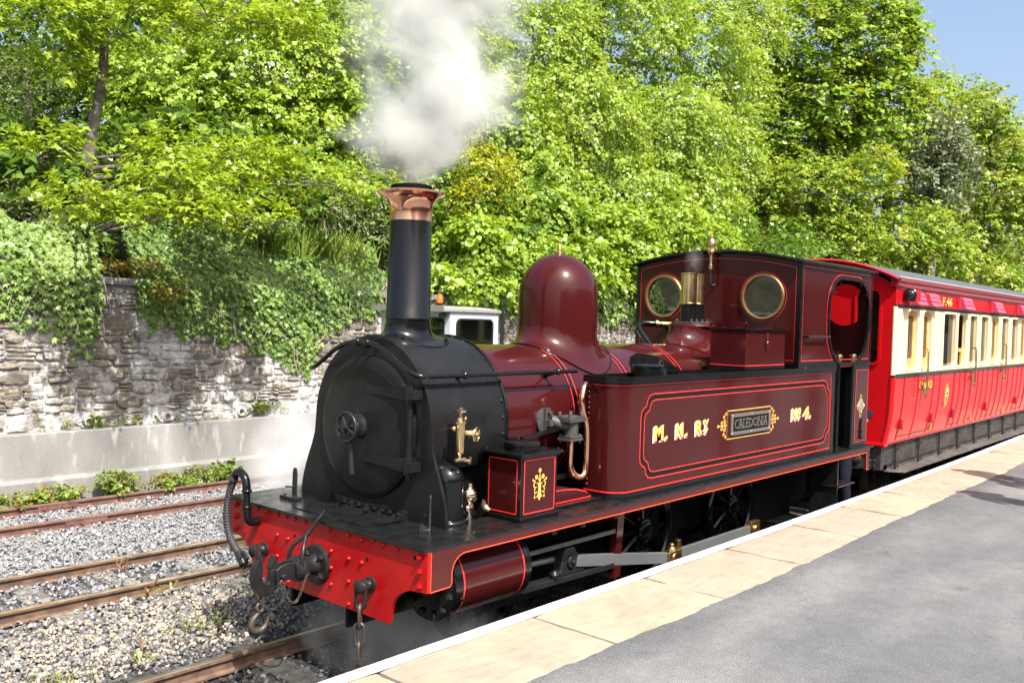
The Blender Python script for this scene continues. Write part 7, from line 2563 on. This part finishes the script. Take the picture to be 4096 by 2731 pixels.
# small weeds in the ballast, on the ledge, and dried grass
def weeds(name, label, spots, ll, mt, seed, n=14):
    g = np.random.default_rng(seed)
    P, D, Nn, S = [], [], [], []
    for (x, y, z, s) in spots:
        m_ = int(n * g.uniform(.6, 1.4))
        a = g.uniform(0, 6.28, m_)
        up = g.uniform(.2, 1.6, m_)
        P.append(np.stack([x + .03 * s * np.cos(a), y + .03 * s * np.sin(a), z + g.uniform(0, .10, m_) * s], 1))
        D.append(np.stack([np.cos(a), np.sin(a), up], 1)); Nn.append(np.stack([-np.cos(a), -np.sin(a), 1 / up], 1)); S.append(ll * s * g.uniform(.6, 1.3, m_))
    o = bpy.data.objects.new(name, leaf_mesh(name, np.concatenate(P), np.concatenate(D), np.concatenate(Nn), np.concatenate(S), .6, 'long', mt))
    reg(o)
    return tag(o, label, kind='stuff')
r_ = random.Random(77)
sp = [(r_.uniform(1.8, 8), r_.choice([r_.uniform(6.1, 7.5), r_.uniform(7.75, 8.5), r_.uniform(5.75, 7.5)]), -.11, r_.uniform(.6, 1.5)) for _ in range(26)]
weeds('small_weeds', 'small green and reddish weeds sprouting through the ballast', sp, .055, L_weed, 71)
sp = [(r_.gauss(3.75, .22), r_.gauss(6.55, .1), -.10, r_.uniform(.3, .7)) for _ in range(40)] + [(r_.gauss(2.6, .12), r_.gauss(6.2, .08), -.1, .5) for _ in range(16)]
weeds('pale_weeds', 'pale straggly weeds ahead of the coupling hook', sp, .04, L_bram, 72)
sp = [(r_.uniform(4.4, 10.5), 12.17, .80, r_.uniform(.4, 1.0)) for _ in range(22)] + [(7.95 + r_.gauss(0, .1), 12.2, .82, 1.5) for _ in range(8)] + [(5.45 + r_.gauss(0, .06), 12.18, .8, 1.2) for _ in range(5)]
weeds('ledge_weeds', 'small weeds growing along the ledge above the plinth', sp, .07, L_bram, 73)


# white rendered house glimpsed through the leaves
rend = mat('white_render', (.80, .79, .76), .8)
hs_ = thing('white_house', 'white rendered house on the hill glimpsed through the lime leaves', 'house', (17.6, 24.5, hill_z(17.6, 24.5)))
mb = MB(); mb.box(14.6, 20.6, 24.6, 30, 7, 12.6)
obj('wall', mb, rend, hs_, smooth=0)
mb = MB(); mb.plate([[(24.2, 12.4), (30.4, 12.4), (27.3, 15.2)]], (14.3, 0, 0), Y, Z, 6.6)
obj('roof', mb, mat('slate_roof', (.12, .12, .14), .6), hs_, smooth=0)
for x in (15.6, 17.7, 19.6):
    mb = MB(); mb.plate([[(x - .5, 10.7), (x + .5, 10.7), (x + .5, 12.0), (x - .5, 12.0)], [(x - .42, 10.78), (x + .42, 10.78), (x + .42, 11.92), (x - .42, 11.92)]], (0, 24.62, 0), X, Z, .08)
    wf = obj('window', mb, mat('dark_window_frame', (.06, .06, .07), .5), hs_, smooth=0)
    mb = MB(); mb.box(x - .42, x + .42, 24.56, 24.59, 10.78, 11.92)
    obj('pane', mb, mat('window_glass_blue', (.12, .17, .24), .05, spec=.8), wf, smooth=0)
# ================================================================ SMOKE AND STEAM
def vol_mat(name, build, colr=(.97, .97, .965), an=.1):
    mt = bpy.data.materials.new(name)
    mt.use_nodes = True
    n, l = mt.node_tree.nodes, mt.node_tree.links
    n.remove(n['Principled BSDF'])
    pv = n.new('ShaderNodeVolumePrincipled')
    pv.inputs['Color'].default_value = (*colr, 1)
    pv.inputs['Anisotropy'].default_value = an
    l.new(pv.outputs[0], n['Material Output'].inputs['Volume'])
    def M(op, *a, clamp=False):
        q = n.new('ShaderNodeMath'); q.operation = op; q.use_clamp = clamp
        for i, v in enumerate(a):
            if isinstance(v, (int, float)):
                q.inputs[i].default_value = v
            else:
                l.new(v, q.inputs[i])
        return q.outputs[0]
    l.new(build(n, l, M), pv.inputs['Density'])
    return mt

def plume(n, l, M):
    g = n.new('ShaderNodeNewGeometry')
    pos = g.outputs['Position']
    wob = n.new('ShaderNodeTexNoise'); wob.inputs['Scale'].default_value = 1.9; wob.inputs['Detail'].default_value = 3
    l.new(pos, wob.inputs['Vector'])
    sb_ = n.new('ShaderNodeVectorMath'); sb_.operation = 'SUBTRACT'; sb_.inputs[1].default_value = (.5, .5, .5)
    l.new(wob.outputs['Color'], sb_.inputs[0])
    sx = n.new('ShaderNodeSeparateXYZ'); l.new(pos, sx.inputs[0])
    h = M('SUBTRACT', sx.outputs[2], 3.40)
    amp = M('MINIMUM', M('MULTIPLY', M('MAXIMUM', h, 0.0), 1.1), .75)
    sc_ = n.new('ShaderNodeVectorMath'); sc_.operation = 'SCALE'
    l.new(sb_.outputs[0], sc_.inputs[0]); l.new(amp, sc_.inputs['Scale'])
    ad = n.new('ShaderNodeVectorMath'); ad.operation = 'ADD'
    l.new(pos, ad.inputs[0]); l.new(sc_.outputs[0], ad.inputs[1])
    s2 = n.new('ShaderNodeSeparateXYZ'); l.new(ad.outputs[0], s2.inputs[0])
    hc = M('MAXIMUM', h, 0.0)
    dx = M('SUBTRACT', s2.outputs[0], M('ADD', 4.665, M('MULTIPLY', hc, .13)))
    dy = M('SUBTRACT', s2.outputs[1], M('SUBTRACT', 5.17, M('MULTIPLY', hc, .05)))
    r = M('SQRT', M('ADD', M('MULTIPLY', dx, dx), M('MULTIPLY', dy, dy)))
    fc = n.new('ShaderNodeFloatCurve')
    cv = fc.mapping.curves[0]
    pts = [(0, .20), (.02, .27), (.06, .43), (.11, .60), (.17, .64), (.22, .60), (.30, .64), (.38, .70), (.5, .76), (.75, .85), (1, .95)]
    cv.points[0].location = pts[0]; cv.points[1].location = pts[-1]
    for p in pts[1:-1]:
        cv.points.new(*p)
    fc.mapping.update()
    l.new(M('DIVIDE', hc, 4.0), fc.inputs['Value'])
    R_ = fc.outputs[0]
    nz = n.new('ShaderNodeTexNoise'); nz.inputs['Scale'].default_value = 2.6; nz.inputs['Detail'].default_value = 6; nz.inputs['Roughness'].default_value = .58
    l.new(ad.outputs[0], nz.inputs['Vector'])
    q = M('SUBTRACT', 1.05, M('DIVIDE', r, R_))                        # 1 at the axis, 0 at the edge
    q = M('ADD', q, M('MULTIPLY', M('SUBTRACT', nz.outputs['Fac'], .50), 2.7))
    d = M('SMOOTH_MIN', M('MAXIMUM', M('MULTIPLY', q, 1.35), 0.0), 1.0, .2)
    d = M('MULTIPLY', d, d)
    # thicker near the first billow, thinner above
    th = n.new('ShaderNodeFloatCurve'); cv = th.mapping.curves[0]
    pts = [(0, 1.0), (.03, .85), (.08, .55), (.14, .48), (.20, .34), (.27, .36), (.36, .55), (.5, .55), (1, .25)]
    cv.points[0].location = pts[0]; cv.points[1].location = pts[-1]
    for p in pts[1:-1]:
        cv.points.new(*p)
    th.mapping.update()
    l.new(M('DIVIDE', hc, 4.0), th.inputs['Value'])
    d = M('MULTIPLY', M('MULTIPLY', d, th.outputs[0]), PLUME_D)
    return M('MULTIPLY', d, M('GREATER_THAN', h, 0.0))
PLUME_D = 13.0
mb = MB()
prof = [(.01, 0), (.17, .0), (.3, .06), (.75, .22), (1.0, .45), (1.1, .8), (1.1, 1.4), (1.15, 2.0), (1.25, 3.0), (1.35, 3.9), (.01, 3.9)]
mb.lathe((4.665, 5.17, 3.405), (.13, -.05, 1), prof, 28)
sm = obj('smoke_plume', mb, vol_mat('white_smoke', plume, (.84, .85, .82)), smooth=0)
tag(sm, 'pale smoke billowing up from the locomotive chimney', kind='stuff')

def puff(c, r3, dens, scale, seed):
    def f(n, l, M):
        g = n.new('ShaderNodeNewGeometry')
        v = n.new('ShaderNodeVectorMath'); v.operation = 'SUBTRACT'; v.inputs[1].default_value = c
        l.new(g.outputs['Position'], v.inputs[0])
        w = n.new('ShaderNodeVectorMath'); w.operation = 'DIVIDE'; w.inputs[1].default_value = r3
        l.new(v.outputs[0], w.inputs[0])
        ln = n.new('ShaderNodeVectorMath'); ln.operation = 'LENGTH'
        l.new(w.outputs[0], ln.inputs[0])
        nz = n.new('ShaderNodeTexNoise'); nz.inputs['Scale'].default_value = scale; nz.inputs['Detail'].default_value = 5
        l.new(g.outputs['Position'], nz.inputs['Vector'])
        q = M('MAXIMUM', M('SUBTRACT', 1.0, ln.outputs['Value']), 0.0)
        k = M('MAXIMUM', M('MULTIPLY', M('SUBTRACT', nz.outputs['Fac'], .33), 3.2), 0.0)
        return M('MULTIPLY', M('MULTIPLY', q, k), dens)
    return f
def steam(label, c, r3, dens, scale, seed):
    mb = MB(); mb.ball(c, 1.0, 20, sc3=(1, 1, 1))
    mb.v = [(c[0] + (a - c[0]) * r3[0], c[1] + (b - c[1]) * r3[1], c[2] + (d - c[2]) * r3[2]) for a, b, d in mb.v]
    o = obj('steam_wisp', mb, vol_mat('steam', puff(c, r3, dens, scale, seed)), smooth=0)
    return tag(o, label, kind='stuff')
steam('thin white steam drifting behind the smokebox by the left lamp iron', (4.72, 6.42, 1.12), (.65, .45, .68), 8.0, 2.5, 1)
steam('grey steam from the cylinder cocks under the buffer beam', (4.5, 5.0, .16), (.72, .85, .46), 4.0, 3.0, 2)
steam('faint puff above the brass safety valves', (8.86, 5.17, 3.12), (.12, .12, .2), 1.6, 9.0, 3)
